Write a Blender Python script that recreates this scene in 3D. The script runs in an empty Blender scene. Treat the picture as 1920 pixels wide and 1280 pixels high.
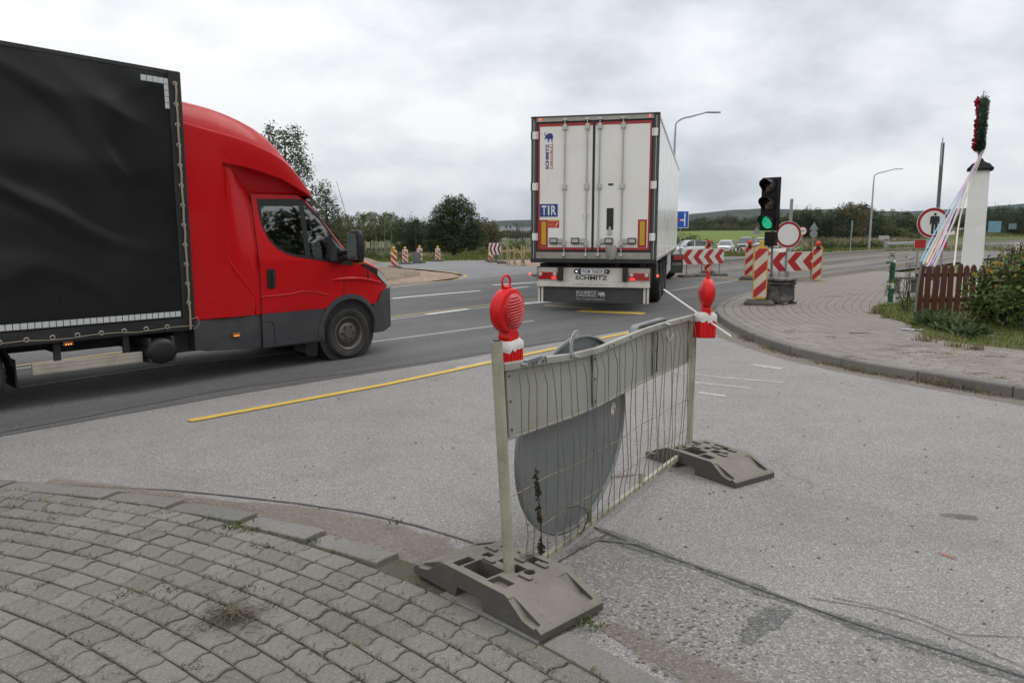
import bpy, bmesh, math, random
import numpy as np
from mathutils import Vector, Matrix, noise as mnoise

R = math.radians
scene = bpy.context.scene
COL = scene.collection

# ------------------------------------------------------------------ camera
CAM_H = 1.65
F_PX = 1400.0                      # focal length in pixels of a 1920 wide picture
PITCH = math.atan(205.0 / F_PX)
cam_d = bpy.data.cameras.new("camera")
cam_d.sensor_width = 36.0
cam_d.lens = 36.0 * F_PX / 1920.0
cam_d.clip_start = 0.1
cam_d.clip_end = 12000
cam = bpy.data.objects.new("camera", cam_d)
COL.objects.link(cam)
cam.location = (0, 0, CAM_H)
cam.rotation_euler = (math.pi / 2 - PITCH, 0, 0)
scene.camera = cam

# ------------------------------------------------------------------ sky, sun, exposure
SUN_EL, SUN_AZ = 50.0, 62.0        # azimuth clockwise from +Y (the view direction)
scene.view_settings.view_transform = 'Standard'
scene.view_settings.look = 'None'
scene.view_settings.exposure = 0.0
scene.view_settings.gamma = 1.0
scene.view_settings.use_curve_mapping = False
scene.cycles.volume_bounces = 0
scene.cycles.max_bounces = 8
scene.cycles.transparent_max_bounces = 12
scene.cycles.caustics_reflective = False
scene.cycles.caustics_refractive = False


SKY_A, SKY_B = (8.65, 27.44, 35.15), (33.72, 18.74, 21.95)


def sky_world():
    w = bpy.data.worlds.new("World")
    scene.world = w
    w.use_nodes = True
    nt = w.node_tree
    nt.nodes.clear()
    N, L = nt.nodes.new, nt.links.new

    def math_(op, a, b=None, clamp=False):
        n = N('ShaderNodeMath'); n.operation = op; n.use_clamp = clamp
        for i, v in enumerate((a, b)):
            if v is None: continue
            if isinstance(v, (int, float)): n.inputs[i].default_value = v
            else: L(v, n.inputs[i])
        return n.outputs[0]
    tc = N('ShaderNodeTexCoord')
    sep = N('ShaderNodeSeparateXYZ'); L(tc.outputs['Generated'], sep.inputs[0])
    z = math_('MAXIMUM', sep.outputs[2], 0.0)
    den = math_('ADD', z, 0.42)          # cloud deck: flattened towards the horizon
    px = math_('DIVIDE', sep.outputs[0], den)
    py = math_('DIVIDE', sep.outputs[1], den)
    comb = N('ShaderNodeCombineXYZ'); L(px, comb.inputs[0]); L(py, comb.inputs[1]); L(math_('MULTIPLY', z, 1.2), comb.inputs[2])

    def cloud(scale, detail, rough, off, dist=0.3):
        mp = N('ShaderNodeMapping'); L(comb.outputs[0], mp.inputs[0])
        mp.inputs['Location'].default_value = off
        n = N('ShaderNodeTexNoise'); L(mp.outputs[0], n.inputs['Vector'])
        n.inputs['Scale'].default_value = scale; n.inputs['Detail'].default_value = detail
        n.inputs['Roughness'].default_value = rough; n.inputs['Distortion'].default_value = dist
        return n.outputs['Fac']
    big = cloud(1.0, 3, 0.5, SKY_A, 0.0)
    mid = cloud(3.0, 6, 0.54, SKY_B, 0.08)
    s = math_('ADD', math_('MULTIPLY', big, 0.56), math_('MULTIPLY', mid, 0.44))
    ramp = N('ShaderNodeValToRGB'); L(s, ramp.inputs[0])
    e = ramp.color_ramp.elements
    e[0].position = 0.37; e[0].color = (0.54, 0.58, 0.645, 1)
    e[1].position = 0.55; e[1].color = (1.0, 1.0, 1.0, 1)
    m = e.new(0.46); m.color = (0.80, 0.825, 0.86, 1)
    # overcast luminance: brighter towards the zenith
    lum = math_('ADD', math_('MULTIPLY', z, 1.0), 0.87)
    mul = N('ShaderNodeVectorMath'); mul.operation = 'SCALE'
    L(ramp.outputs[0], mul.inputs[0]); L(lum, mul.inputs['Scale'])
    bgc = N('ShaderNodeBackground'); L(mul.outputs[0], bgc.inputs[0]); bgc.inputs[1].default_value = 1.0
    sky = N('ShaderNodeTexSky'); sky.sky_type = 'NISHITA'; sky.sun_disc = False
    sky.sun_elevation = R(SUN_EL); sky.sun_rotation = R(SUN_AZ)
    bgs = N('ShaderNodeBackground'); L(sky.outputs[0], bgs.inputs[0]); bgs.inputs[1].default_value = 0.1
    mix = N('ShaderNodeMixShader'); mix.inputs[0].default_value = 0.94
    L(bgs.outputs[0], mix.inputs[1]); L(bgc.outputs[0], mix.inputs[2])
    out = N('ShaderNodeOutputWorld'); L(mix.outputs[0], out.inputs[0])


sky_world()
sun_d = bpy.data.lights.new("sun", 'SUN')
sun_d.energy = 0.9
sun_d.angle = R(25)
sun_d.color = (1.0, 0.96, 0.90)
sun = bpy.data.objects.new("sun", sun_d)
COL.objects.link(sun)
_sd = Vector((math.sin(R(SUN_AZ)) * math.cos(R(SUN_EL)), math.cos(R(SUN_AZ)) * math.cos(R(SUN_EL)), math.sin(R(SUN_EL))))
sun.rotation_euler = _sd.to_track_quat('Z', 'Y').to_euler()
sun.location = _sd * 60


# ------------------------------------------------------------------ helpers
def ray(x, y):
    u = (x - 960) / F_PX; v = (640 - y) / F_PX
    return Vector((u, math.cos(PITCH) + v * math.sin(PITCH), -math.sin(PITCH) + v * math.cos(PITCH)))


def gp(x, y, z=0.0):
    """ground point of the place that the photograph shows at x, y"""
    r = ray(x, y); t = (z - CAM_H) / r.z
    return Vector((r.x * t, r.y * t, z))


def at(x, y, Y):
    r = ray(x, y); t = Y / r.y
    return Vector((r.x * t, Y, CAM_H + r.z * t))


def lerp(tab, x):
    if x <= tab[0][0]: return tab[0][1]
    for (a, b), (c, d) in zip(tab, tab[1:]):
        if x <= c: return b + (d - b) * (x - a) / (c - a)
    return tab[-1][1]


class MB:
    """collects shapes and links them as one mesh object"""
    def __init__(s): s.v = []; s.f = []; s.mi = []; s.m = 0

    def add(s, vs, fs):
        o = len(s.v); s.v += [tuple(p) for p in vs]
        for f in fs: s.f.append(tuple(i + o for i in f)); s.mi.append(s.m)
        return s

    def box(s, c, d, rot=None):
        hx, hy, hz = d[0] / 2, d[1] / 2, d[2] / 2
        vs = [Vector((x, y, z)) for x in (-hx, hx) for y in (-hy, hy) for z in (-hz, hz)]
        if rot is not None: vs = [rot @ p for p in vs]
        c = Vector(c)
        return s.add([p + c for p in vs], [(0, 1, 3, 2), (4, 6, 7, 5), (0, 4, 5, 1), (2, 3, 7, 6), (0, 2, 6, 4), (1, 5, 7, 3)])

    def bb(s, x0, x1, y0, y1, z0, z1):
        return s.box(((x0 + x1) / 2, (y0 + y1) / 2, (z0 + z1) / 2), (abs(x1 - x0), abs(y1 - y0), abs(z1 - z0)))

    def bar(s, p0, p1, w, h, up=(0, 0, 1)):
        p0, p1 = Vector(p0), Vector(p1); d = (p1 - p0)
        x = d.normalized(); u = Vector(up)
        if abs(x.dot(u)) > .98: u = Vector((0, 1, 0))
        y = u.cross(x).normalized(); z = x.cross(y)
        return s.box((p0 + p1) / 2, (d.length, w, h), Matrix((x, y, z)).transposed())

    def tube(s, path, r, n=8, caps=True):
        path = [Vector(p) for p in path]; rs = r if isinstance(r, (list, tuple)) else [r] * len(path)
        vs = []; fs = []; prev = None
        for i, p in enumerate(path):
            t = (path[min(i + 1, len(path) - 1)] - path[max(i - 1, 0)]).normalized()
            if prev is None:
                u = Vector((0, 0, 1)) if abs(t.z) < .9 else Vector((1, 0, 0))
                a = t.cross(u).normalized()
            else:
                a = (prev - t * prev.dot(t)).normalized()
            prev = a; b = t.cross(a)
            for k in range(n):
                q = 2 * math.pi * k / n
                vs.append(p + (a * math.cos(q) + b * math.sin(q)) * rs[i])
        for i in range(len(path) - 1):
            for k in range(n):
                fs.append((i * n + k, i * n + (k + 1) % n, (i + 1) * n + (k + 1) % n, (i + 1) * n + k))
        if caps:
            fs.append(tuple(range(n))[::-1]); fs.append(tuple((len(path) - 1) * n + k for k in range(n)))
        return s.add(vs, fs)

    def lathe(s, prof, c=(0, 0, 0), axis=(0, 0, 1), n=24, sx=1.0, sy=1.0, close=True):
        """prof: (radius, height along axis)"""
        ax = Vector(axis).normalized(); u = Vector((1, 0, 0)) if abs(ax.x) < .9 else Vector((0, 0, 1))
        a = (u - ax * u.dot(ax)).normalized(); b = ax.cross(a); c = Vector(c)
        vs = []; fs = []
        for (r, h) in prof:
            for k in range(n):
                q = 2 * math.pi * k / n
                vs.append(c + ax * h + (a * math.cos(q) * sx + b * math.sin(q) * sy) * max(r, 1e-4))
        for i in range(len(prof) - 1):
            for k in range(n):
                fs.append((i * n + k, i * n + (k + 1) % n, (i + 1) * n + (k + 1) % n, (i + 1) * n + k))
        if close:
            fs.append(tuple(range(n))[::-1]); fs.append(tuple((len(prof) - 1) * n + k for k in range(n)))
        return s.add(vs, fs)

    def prism(s, pts, o, ex, ey, t):
        """outline pts (u, v) in the frame o, ex, ey, extruded by t along ex x ey"""
        o, ex, ey = Vector(o), Vector(ex).normalized(), Vector(ey).normalized(); n = ex.cross(ey)
        a = sum(pts[i][0] * pts[(i + 1) % len(pts)][1] - pts[(i + 1) % len(pts)][0] * pts[i][1] for i in range(len(pts)))
        if a < 0: pts = pts[::-1]
        k = len(pts)
        vs = [o + ex * p[0] + ey * p[1] for p in pts] + [o + ex * p[0] + ey * p[1] + n * t for p in pts]
        fs = [tuple(range(k))[::-1], tuple(range(k, 2 * k))] + [(i, (i + 1) % k, k + (i + 1) % k, k + i) for i in range(k)]
        return s.add(vs, fs)

    def loft(s, rings, closed=True, caps=True):
        k = len(rings[0]); vs = [p for r in rings for p in r]; fs = []
        for i in range(len(rings) - 1):
            for j in range(k if closed else k - 1):
                a, b = i * k + j, i * k + (j + 1) % k
                fs.append((a, b, b + k, a + k))
        if caps: fs.append(tuple(range(k))[::-1]); fs.append(tuple((len(rings) - 1) * k + j for j in range(k)))
        return s.add(vs, fs)

    def grid(s, fn, nu, nv):
        vs = [fn(i / nu, j / nv) for i in range(nu + 1) for j in range(nv + 1)]
        fs = [(i * (nv + 1) + j, (i + 1) * (nv + 1) + j, (i + 1) * (nv + 1) + j + 1, i * (nv + 1) + j + 1) for i in range(nu) for j in range(nv)]
        return s.add(vs, fs)

    def ball(s, c, r, n=12, m=8, sc=(1, 1, 1)):
        c = Vector(c); vs = []; fs = []
        for i in range(m + 1):
            t = math.pi * i / m
            for k in range(n):
                q = 2 * math.pi * k / n
                vs.append(c + Vector((math.sin(t) * math.cos(q) * sc[0], math.sin(t) * math.sin(q) * sc[1], math.cos(t) * sc[2])) * r)
        for i in range(m):
            for k in range(n): fs.append((i * n + k, (i + 1) * n + k, (i + 1) * n + (k + 1) % n, i * n + (k + 1) % n))
        return s.add(vs, fs)

    def mesh(s, name):
        me = bpy.data.meshes.new(name)
        me.from_pydata(s.v, [], s.f)
        if any(s.mi): me.polygons.foreach_set('material_index', s.mi)
        bm = bmesh.new(); bm.from_mesh(me)
        bmesh.ops.remove_doubles(bm, verts=bm.verts, dist=1e-5)
        bmesh.ops.recalc_face_normals(bm, faces=bm.faces)
        bm.to_mesh(me); bm.free()
        return me


def link(o, parent=None):
    COL.objects.link(o)
    if parent is not None: o.parent = parent
    return o


def part(name, shape, mat, parent=None, smooth=None, bevel=0.0, loc=None, rot=None, segs=2):
    me = shape.mesh(name) if isinstance(shape, MB) else shape
    if not me.materials:
        for m in (mat if isinstance(mat, (list, tuple)) else [mat]): me.materials.append(m)
    if smooth is not None:
        me.polygons.foreach_set('use_smooth', [True] * len(me.polygons))
        me.set_sharp_from_angle(angle=R(smooth))
    o = bpy.data.objects.new(name, me)
    if loc is not None: o.location = loc
    if rot is not None: o.rotation_euler = rot
    link(o, parent)
    if bevel:
        b = o.modifiers.new("bevel", 'BEVEL'); b.width = bevel; b.segments = segs; b.limit_method = 'ANGLE'; b.angle_limit = R(35)
        b.harden_normals = False
    return o


def tag(o, label=None, cat=None, group=None, kind=None):
    if label: o['label'] = label
    if cat: o['category'] = cat
    if group: o['group'] = group
    if kind: o['kind'] = kind
    return o


def thing(name, label, cat, loc=(0, 0, 0), rz=0.0, group=None):
    o = bpy.data.objects.new(name, None); o.empty_display_size = .2
    o.location = loc; o.rotation_euler = (0, 0, rz)
    link(o); return tag(o, label, cat, group)


def kids(o): return [c for c in COL.objects if c.parent == o]


def dup(root, loc, rz, label, children, scale=None):
    r = root.copy(); COL.objects.link(r); r.location = loc; r.rotation_euler = (0, 0, rz); r['label'] = label
    if scale: r.scale = scale
    for c, gs in children:
        n = c.copy(); COL.objects.link(n); n.parent = r
        for g in gs:
            q = g.copy(); COL.objects.link(q); q.parent = n
    return r


def tree_of(root):
    allo = list(COL.objects)
    return [(c, [g for g in allo if g.parent == c]) for c in allo if c.parent == root]


def cut(o, cutters):
    """carve cutter shapes out of a mesh object for good"""
    obs = []
    for c in cutters:
        me = c.mesh("cutter"); co = bpy.data.objects.new("cutter", me); COL.objects.link(co); co.matrix_world = o.matrix_world
        m = o.modifiers.new("cut", 'BOOLEAN'); m.operation = 'DIFFERENCE'; m.solver = 'EXACT'; m.object = co; obs.append(co)
        if o.parent: co.parent = o.parent
    bpy.context.view_layer.update()
    dg = bpy.context.evaluated_depsgraph_get()
    me = bpy.data.meshes.new_from_object(o.evaluated_get(dg))
    o.modifiers.clear(); old = o.data; o.data = me; me.name = old.name
    for co in obs: bpy.data.objects.remove(co)
    return o


def text_shape(body, w, h, o, ex, ey, t=.002, bold=0.0, shear=0.0, mb=None):
    """lettering stretched to w x h, lower left corner at o"""
    cu = bpy.data.curves.new("lettering", 'FONT'); cu.body = body; cu.size = 1; cu.extrude = .01; cu.offset = bold; cu.shear = shear
    cu.resolution_u = 2
    ob = bpy.data.objects.new("lettering", cu); COL.objects.link(ob)
    bpy.context.view_layer.update()
    me = bpy.data.meshes.new_from_object(ob.evaluated_get(bpy.context.evaluated_depsgraph_get()))
    bpy.data.objects.remove(ob); bpy.data.curves.remove(cu)
    xs = [v.co.x for v in me.vertices]; ys = [v.co.y for v in me.vertices]
    x0, x1, y0, y1 = min(xs), max(xs), min(ys), max(ys)
    o, ex, ey = Vector(o), Vector(ex).normalized(), Vector(ey).normalized(); n = ex.cross(ey)
    mb = mb or MB()
    vs = [o + ex * ((v.co.x - x0) / (x1 - x0) * w) + ey * ((v.co.y - y0) / (y1 - y0) * h) + n * ((v.co.z + .01) / .02 * t) for v in me.vertices]
    mb.add(vs, [tuple(p.vertices) for p in me.polygons])
    bpy.data.meshes.remove(me)
    return mb


def clip_rect(poly, x0, x1, y0, y1):
    def cl(p, inside, inter):
        out = []
        for i in range(len(p)):
            a, b = p[i - 1], p[i]
            if inside(b):
                if not inside(a): out.append(inter(a, b))
                out.append(b)
            elif inside(a): out.append(inter(a, b))
        return out

    def ix(v): return lambda a, b: (v, a[1] + (b[1] - a[1]) * (v - a[0]) / (b[0] - a[0]))
    def iy(v): return lambda a, b: (a[0] + (b[0] - a[0]) * (v - a[1]) / (b[1] - a[1]), v)
    for ins, it in ((lambda q: q[0] >= x0, ix(x0)), (lambda q: q[0] <= x1, ix(x1)), (lambda q: q[1] >= y0, iy(y0)), (lambda q: q[1] <= y1, iy(y1))):
        if not poly: return []
        poly = cl(poly, ins, it)
    return poly


# ------------------------------------------------------------------ materials
class Nodes:
    def __init__(s, name):
        s.m = bpy.data.materials.new(name); s.m.use_nodes = True
        s.nt = s.m.node_tree; s.b = s.nt.nodes['Principled BSDF']; s.out = s.nt.nodes['Material Output']
        s.tc = s.nt.nodes.new('ShaderNodeTexCoord')

    def n(s, t): return s.nt.nodes.new(t)
    def l(s, a, b): s.nt.links.new(a, b)

    def noise(s, scale, detail=4, rough=.55, dist=0, vec=None, stretch=None):
        n = s.n('ShaderNodeTexNoise'); n.inputs['Scale'].default_value = scale; n.inputs['Detail'].default_value = detail
        n.inputs['Roughness'].default_value = rough; n.inputs['Distortion'].default_value = dist
        v = vec or s.tc.outputs['Object']
        if stretch:
            mp = s.n('ShaderNodeMapping'); mp.inputs['Scale'].default_value = stretch; s.l(v, mp.inputs[0]); v = mp.outputs[0]
        s.l(v, n.inputs['Vector']); return n.outputs['Fac']

    def voro(s, scale, out='Color', feature='F1', rnd=1.0, vec=None):
        n = s.n('ShaderNodeTexVoronoi'); n.inputs['Scale'].default_value = scale; n.feature = feature
        n.inputs['Randomness'].default_value = rnd
        s.l(vec or s.tc.outputs['Object'], n.inputs['Vector']); return n.outputs[out]

    def ramp(s, fac, stops):
        n = s.n('ShaderNodeValToRGB'); s.l(fac, n.inputs[0]); e = n.color_ramp.elements
        while len(e) < len(stops): e.new(.5)
        for i, (p, c) in enumerate(stops):
            e[i].position = p
            e[i].color = (c, c, c, 1) if isinstance(c, (int, float)) else (*c, 1)
        return n.outputs[0]

    def mix(s, fac, a, b, mode='MIX'):
        n = s.n('ShaderNodeMix'); n.data_type = 'RGBA'; n.blend_type = mode
        for i, v in ((0, fac), (6, a), (7, b)):
            if isinstance(v, (int, float)): n.inputs[i].default_value = v if i == 0 else (v, v, v, 1)
            elif isinstance(v, tuple): n.inputs[i].default_value = (*v, 1)
            else: s.l(v, n.inputs[i])
        return n.outputs[2]

    def math(s, op, a, b=0.0, clamp=False):
        n = s.n('ShaderNodeMath'); n.operation = op; n.use_clamp = clamp
        for i, v in enumerate((a, b)):
            if isinstance(v, (int, float)): n.inputs[i].default_value = v
            else: s.l(v, n.inputs[i])
        return n.outputs[0]

    def bump(s, h, strength=.3, dist=.01):
        n = s.n('ShaderNodeBump'); n.inputs['Strength'].default_value = strength; n.inputs['Distance'].default_value = dist
        s.l(h, n.inputs['Height']); s.l(n.outputs[0], s.b.inputs['Normal'])

    def color(s, c):
        if isinstance(c, tuple): s.b.inputs['Base Color'].default_value = (*c, 1)
        else: s.l(c, s.b.inputs['Base Color'])

    def rough(s, r):
        if isinstance(r, (int, float)): s.b.inputs['Roughness'].default_value = r
        else: s.l(r, s.b.inputs['Roughness'])

    def alpha(s, a): s.l(a, s.b.inputs['Alpha'])


MATS = {}


def M(name, col, rough=.5, metal=0.0, dirt=None, dirt_amt=.35, scale=6.0, bump=0.0, bscale=60.0, spec=.5, coat=0.0, emit=None, estr=0.0, var=.12):
    """procedural material: base colour with mottling, grime and fine relief"""
    if name in MATS: return MATS[name]
    k = Nodes(name)
    dark = tuple(c * (1 - var) for c in col); light = tuple(min(1, c * (1 + var)) for c in col)
    c = k.mix(k.noise(scale, 5, .6), dark, light)
    if dirt:
        msk = k.ramp(k.noise(scale * .6, 6, .7, .4), [(.45, 0.0), (.72, dirt_amt)])
        c = k.mix(msk, c, dirt)
    k.color(c)
    k.rough(k.ramp(k.noise(scale * 1.7, 4), [(.3, max(.02, rough - .08)), (.7, min(1, rough + .08))]))
    k.b.inputs['Metallic'].default_value = metal
    k.b.inputs['Specular IOR Level'].default_value = spec
    k.b.inputs['Coat Weight'].default_value = coat
    k.b.inputs['Coat Roughness'].default_value = .06
    if bump: k.bump(k.noise(bscale, 4, .6), bump, .004)
    if emit:
        k.b.inputs['Emission Color'].default_value = (*emit, 1); k.b.inputs['Emission Strength'].default_value = estr
    MATS[name] = k.m
    return k.m


def leaf_mat(name, stops, rough=.55, trans=.25):
    if name in MATS: return MATS[name]
    k = Nodes(name)
    g = k.n('ShaderNodeNewGeometry')
    k.color(k.ramp(g.outputs['Random Per Island'], stops)); k.rough(rough)
    k.b.inputs['Specular IOR Level'].default_value = .3
    tr = k.n('ShaderNodeBsdfTranslucent'); k.l(k.ramp(g.outputs['Random Per Island'], stops), tr.inputs[0])
    mx = k.n('ShaderNodeMixShader'); mx.inputs[0].default_value = trans
    k.l(k.b.outputs[0], mx.inputs[1]); k.l(tr.outputs[0], mx.inputs[2]); k.l(mx.outputs[0], k.out.inputs[0])
    MATS[name] = k.m
    return k.m
# ================================================================== GROUND
def asphalt(name, base, stones, coarse=95.0, contrast=1.0, earth=0.0, cracks=0.0, track=False):
    k = Nodes(name)
    big = k.noise(.35, 5, .6); mid = k.noise(2.2, 5, .6)
    lo = tuple(c * .80 for c in base); hi = tuple(c * 1.20 for c in base)
    c = k.mix(k.ramp(k.math('ADD', k.math('MULTIPLY', big, .6), k.math('MULTIPLY', mid, .4)), [(.36, 0.0), (.64, 1.0)]), lo, hi)
    v = k.n('ShaderNodeSeparateColor'); k.l(k.voro(coarse), v.inputs[0])
    v2 = k.n('ShaderNodeSeparateColor'); k.l(k.voro(coarse * 2.4), v2.inputs[0])
    light = k.ramp(v.outputs[0], [(.70, 0.0), (.95, .75 * contrast)])
    dark = k.ramp(v.outputs[1], [(.66, 0.0), (.96, .70 * contrast)])
    fine = k.ramp(v2.outputs[0], [(.45, 0.0), (1.0, .55 * contrast)])
    fine_d = k.ramp(v2.outputs[1], [(.5, 0.0), (1.0, .55 * contrast)])
    c = k.mix(dark, c, tuple(x * .38 for x in base))
    c = k.mix(fine_d, c, tuple(x * .45 for x in base))
    c = k.mix(light, c, stones); c = k.mix(fine, c, tuple(x * .9 for x in stones))
    c = k.mix(k.ramp(k.noise(.75, 6, .68, .6), [(.52, 0.0), (.70, .30)]), c, tuple(x * .55 for x in base))      # oil and tyre grime
    if track:      # rubbed wheel tracks running along the road
        mp = k.n('ShaderNodeMapping'); mp.inputs['Rotation'].default_value = (0, 0, R(40)); k.l(k.tc.outputs['Object'], mp.inputs[0])
        st = k.noise(1.0, 4, .6, 0, mp.outputs[0], (1.1, .035, 1))
        c = k.mix(k.ramp(st, [(.42, 0.0), (.60, .45)]), c, tuple(x * .62 for x in base))
    if earth:
        mp = k.n('ShaderNodeMapping'); mp.inputs['Rotation'].default_value = (0, 0, R(40)); k.l(k.tc.outputs['Object'], mp.inputs[0])
        e = k.noise(.9, 7, .68, .3, mp.outputs[0], (1.0, .10, 1))
        c = k.mix(k.ramp(e, [(.45, 0.0), (.60, earth)]), c, (.185, .150, .122))
        e2 = k.noise(.5, 7, .7, .3, mp.outputs[0], (1.6, .08, 1))
        c = k.mix(k.ramp(e2, [(.47, 0.0), (.60, earth)]), c, (.055, .049, .045))
    if cracks:
        n = k.noise(2.2, 3, .5)
        dv = k.n('ShaderNodeVectorMath'); dv.operation = 'ADD'; k.l(k.tc.outputs['Object'], dv.inputs[0])
        cb = k.n('ShaderNodeCombineXYZ'); k.l(n, cb.inputs[0]); k.l(k.noise(2.7, 3), cb.inputs[1]); k.l(cb.outputs[0], dv.inputs[1])
        d = k.voro(.55, 'Distance', 'DISTANCE_TO_EDGE', 1.0, dv.outputs[0])
        gate = k.ramp(k.noise(.22, 2), [(.52, 0.0), (.60, 1.0)])
        c = k.mix(k.math('MULTIPLY', k.ramp(d, [(.0, cracks), (.007, 0.0)]), gate), c, tuple(x * .3 for x in base))
    k.color(c); k.rough(.86)
    k.b.inputs['Specular IOR Level'].default_value = .35
    k.bump(k.math('ADD', k.voro(coarse, 'Distance'), k.math('MULTIPLY', k.noise(coarse * 1.5, 3), .6)), .35, .005)
    return k.m


ASPH_OLD = asphalt('old asphalt', (.196, .187, .180), (.44, .415, .39), 165, 1.0, 0, .35)
ASPH_COARSE = asphalt('coarse worn asphalt', (.172, .164, .152), (.37, .353, .325), 100, .9)
ASPH_ROAD = asphalt('road asphalt', (.098, .097, .096), (.24, .235, .23), 115, .95, 0, .4, True)
ASPH_MILLED = asphalt('milled road', (.098, .092, .088), (.25, .235, .22), 45, .9, .85)
ASPH_BRANCH = asphalt('branch road asphalt', (.165, .165, .165), (.30, .295, .29), 100, .7)


def sheet(name, pts, z, mat, kind='structure', grid=None):
    mb = MB(); mb.add([(p[0], p[1], z) for p in pts], [tuple(range(len(pts)))])
    o = part(name, mb, mat); me = o.data
    if me.polygons and me.polygons[0].normal.z < 0: me.flip_normals()
    bm = bmesh.new(); bm.from_mesh(me); bmesh.ops.triangulate(bm, faces=bm.faces); bm.to_mesh(me); bm.free()
    return tag(o, kind=kind)


# main road: a straight strip heading 40 degrees to the right of the view
AZ = R(40)
RD = Vector((math.sin(AZ), math.cos(AZ), 0)); RN = Vector((math.cos(AZ), -math.sin(AZ), 0))


def on_road(t, n, z=0.0): return RD * t + RN * n + Vector((0, 0, z))


def zterrain(x, y):
    d = math.hypot(x, y); az = math.degrees(math.atan2(x, y))
    left = lerp([(0, -.10), (38, -.10), (48, -.14), (75, -.75), (160, -1.8), (400, -2.6), (900, -2.0), (6000, -2)], d)
    right = lerp([(0, -.10), (44, -.10), (60, -.35), (100, -.95), (150, -.2), (210, .95), (300, 2.0), (420, 2.9), (700, 4.0), (6000, 6)], d)
    k = min(1, max(0, (az - 2) / 12)); k = k * k * (3 - 2 * k)
    z = left * (1 - k) + right * k
    if az < -70 or az > 80: z = -.10
    # the main road runs level
    n = x * RN.x + y * RN.y; t = x * RD.x + y * RD.y
    if t > 10:
        off = max(0, -18.5 - n, n + 5.5); e = min(1, off / (9 + .05 * t)); e = e * e * (3 - 2 * e)
        z = -.10 * (1 - e) + z * e
    if d > 40: z += .10 * mnoise.noise(Vector((x * .03, y * .03, 1))) * min(1, (d - 40) / 60)
    return z


def field_material():
    k = Nodes('meadow')
    big = k.noise(.022, 6, .62); mid = k.noise(.14, 6, .65); fine = k.noise(1.6, 6, .7)
    g = k.mix(k.ramp(fine, [(.35, 0.0), (.68, 1.0)]), (.052, .072, .022), (.105, .120, .040))
    dry = k.mix(k.ramp(fine, [(.35, 0.0), (.68, 1.0)]), (.135, .105, .052), (.21, .175, .085))
    c = k.mix(k.ramp(k.math('ADD', k.math('MULTIPLY', big, .45), k.math('MULTIPLY', mid, .55)), [(.47, 0.0), (.60, 1.0)]), g, dry)
    # the sown strip beyond the car queue is an even fresh green
    sx = k.n('ShaderNodeSeparateXYZ'); k.l(k.tc.outputs['Object'], sx.inputs[0])
    d = k.math('POWER', k.math('ADD', k.math('POWER', sx.outputs[0], 2.0), k.math('POWER', sx.outputs[1], 2.0)), .5)
    ratio = k.math('DIVIDE', sx.outputs[0], sx.outputs[1])
    inr = k.math('MULTIPLY', k.math('MULTIPLY', k.math('GREATER_THAN', d, 150.0), k.math('LESS_THAN', d, 330.0)), k.math('MULTIPLY', k.math('GREATER_THAN', ratio, .10), k.math('LESS_THAN', ratio, .36)))
    c = k.mix(inr, c, k.mix(fine, (.075, .118, .018), (.150, .190, .042)))
    k.color(c); k.rough(.95); k.b.inputs['Specular IOR Level'].default_value = .15
    k.bump(k.noise(2.2, 6, .75), .6, .12)
    return k.m


def build_terrain():
    rs = [0, 3, 6, 10, 15, 20, 26, 32, 38, 44, 50, 58, 66, 76, 88, 100, 115, 130, 150, 175, 205, 240, 280, 330, 400, 500, 650, 850, 1200, 1800, 2600, 3400]
    na = 120; mb = MB(); vs = []; fs = []
    for r in rs:
        for k in range(na):
            a = 2 * math.pi * k / na; x, y = r * math.sin(a), r * math.cos(a)
            vs.append((x, y, zterrain(x, y)))
    for i in range(len(rs) - 1):
        for k in range(na):
            fs.append((i * na + k, (i + 1) * na + k, (i + 1) * na + (k + 1) % na, i * na + (k + 1) % na))
    mb.add(vs, fs)
    o = part('ground', mb, field_material(), smooth=60)
    if o.data.polygons[500].normal.z < 0: o.data.flip_normals()
    tag(o, kind='structure')


build_terrain()

# worn side road in the foreground, the main road and its branch
sheet('side_road', [(-14, -6), (24, -6), (24, 3), (22, 14), (26, 27), (21, 31.5), (13.2, 24.6), (9.0, 20.4), (4.2, 16.2), (2.5, 13.6), (-.1, 10.4), (-4.3, 6.0), (-14, -4.2)], 0.0, ASPH_OLD)
p = [on_road(-40, -7.0), on_road(4, -7.0), on_road(7, -6.75), on_road(11, -6.6), on_road(13.5, -6.7), on_road(19, -7.6), on_road(24, -8.6), on_road(24, -18.2), on_road(-40, -18.2)]
sheet('main_road', p, 0.004, ASPH_ROAD)
p = [on_road(24, -8.6), on_road(27, -8.4), on_road(60, -7.2), on_road(420, -5), on_road(420, -19), on_road(70, -17.2), on_road(40, -17.6), on_road(24, -18.2)]
sheet('milled_road', p, 0.004, ASPH_MILLED)
# branch road swinging off to the left beyond the gravel islands
br = [gp(1140, 525), gp(1010, 530), gp(930, 534), gp(850, 534), gp(868, 513), gp(800, 506), gp(745, 502), gp(690, 501), gp(560, 500), gp(420, 500),
      gp(420, 491), gp(560, 491), gp(690, 492), gp(765, 491.5), gp(830, 489), gp(905, 488), gp(1010, 487), gp(1140, 487), gp(1140, 510)]
sheet('branch_road', br, 0.002, ASPH_BRANCH)
# asphalt between the branch and the right-hand boards
sheet('junction_road', [on_road(22, -17.9), gp(1010, 486.5), gp(1140, 486.5), gp(1300, 487), gp(1330, 492), on_road(36, -17.4)], 0.001, ASPH_BRANCH)


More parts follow.
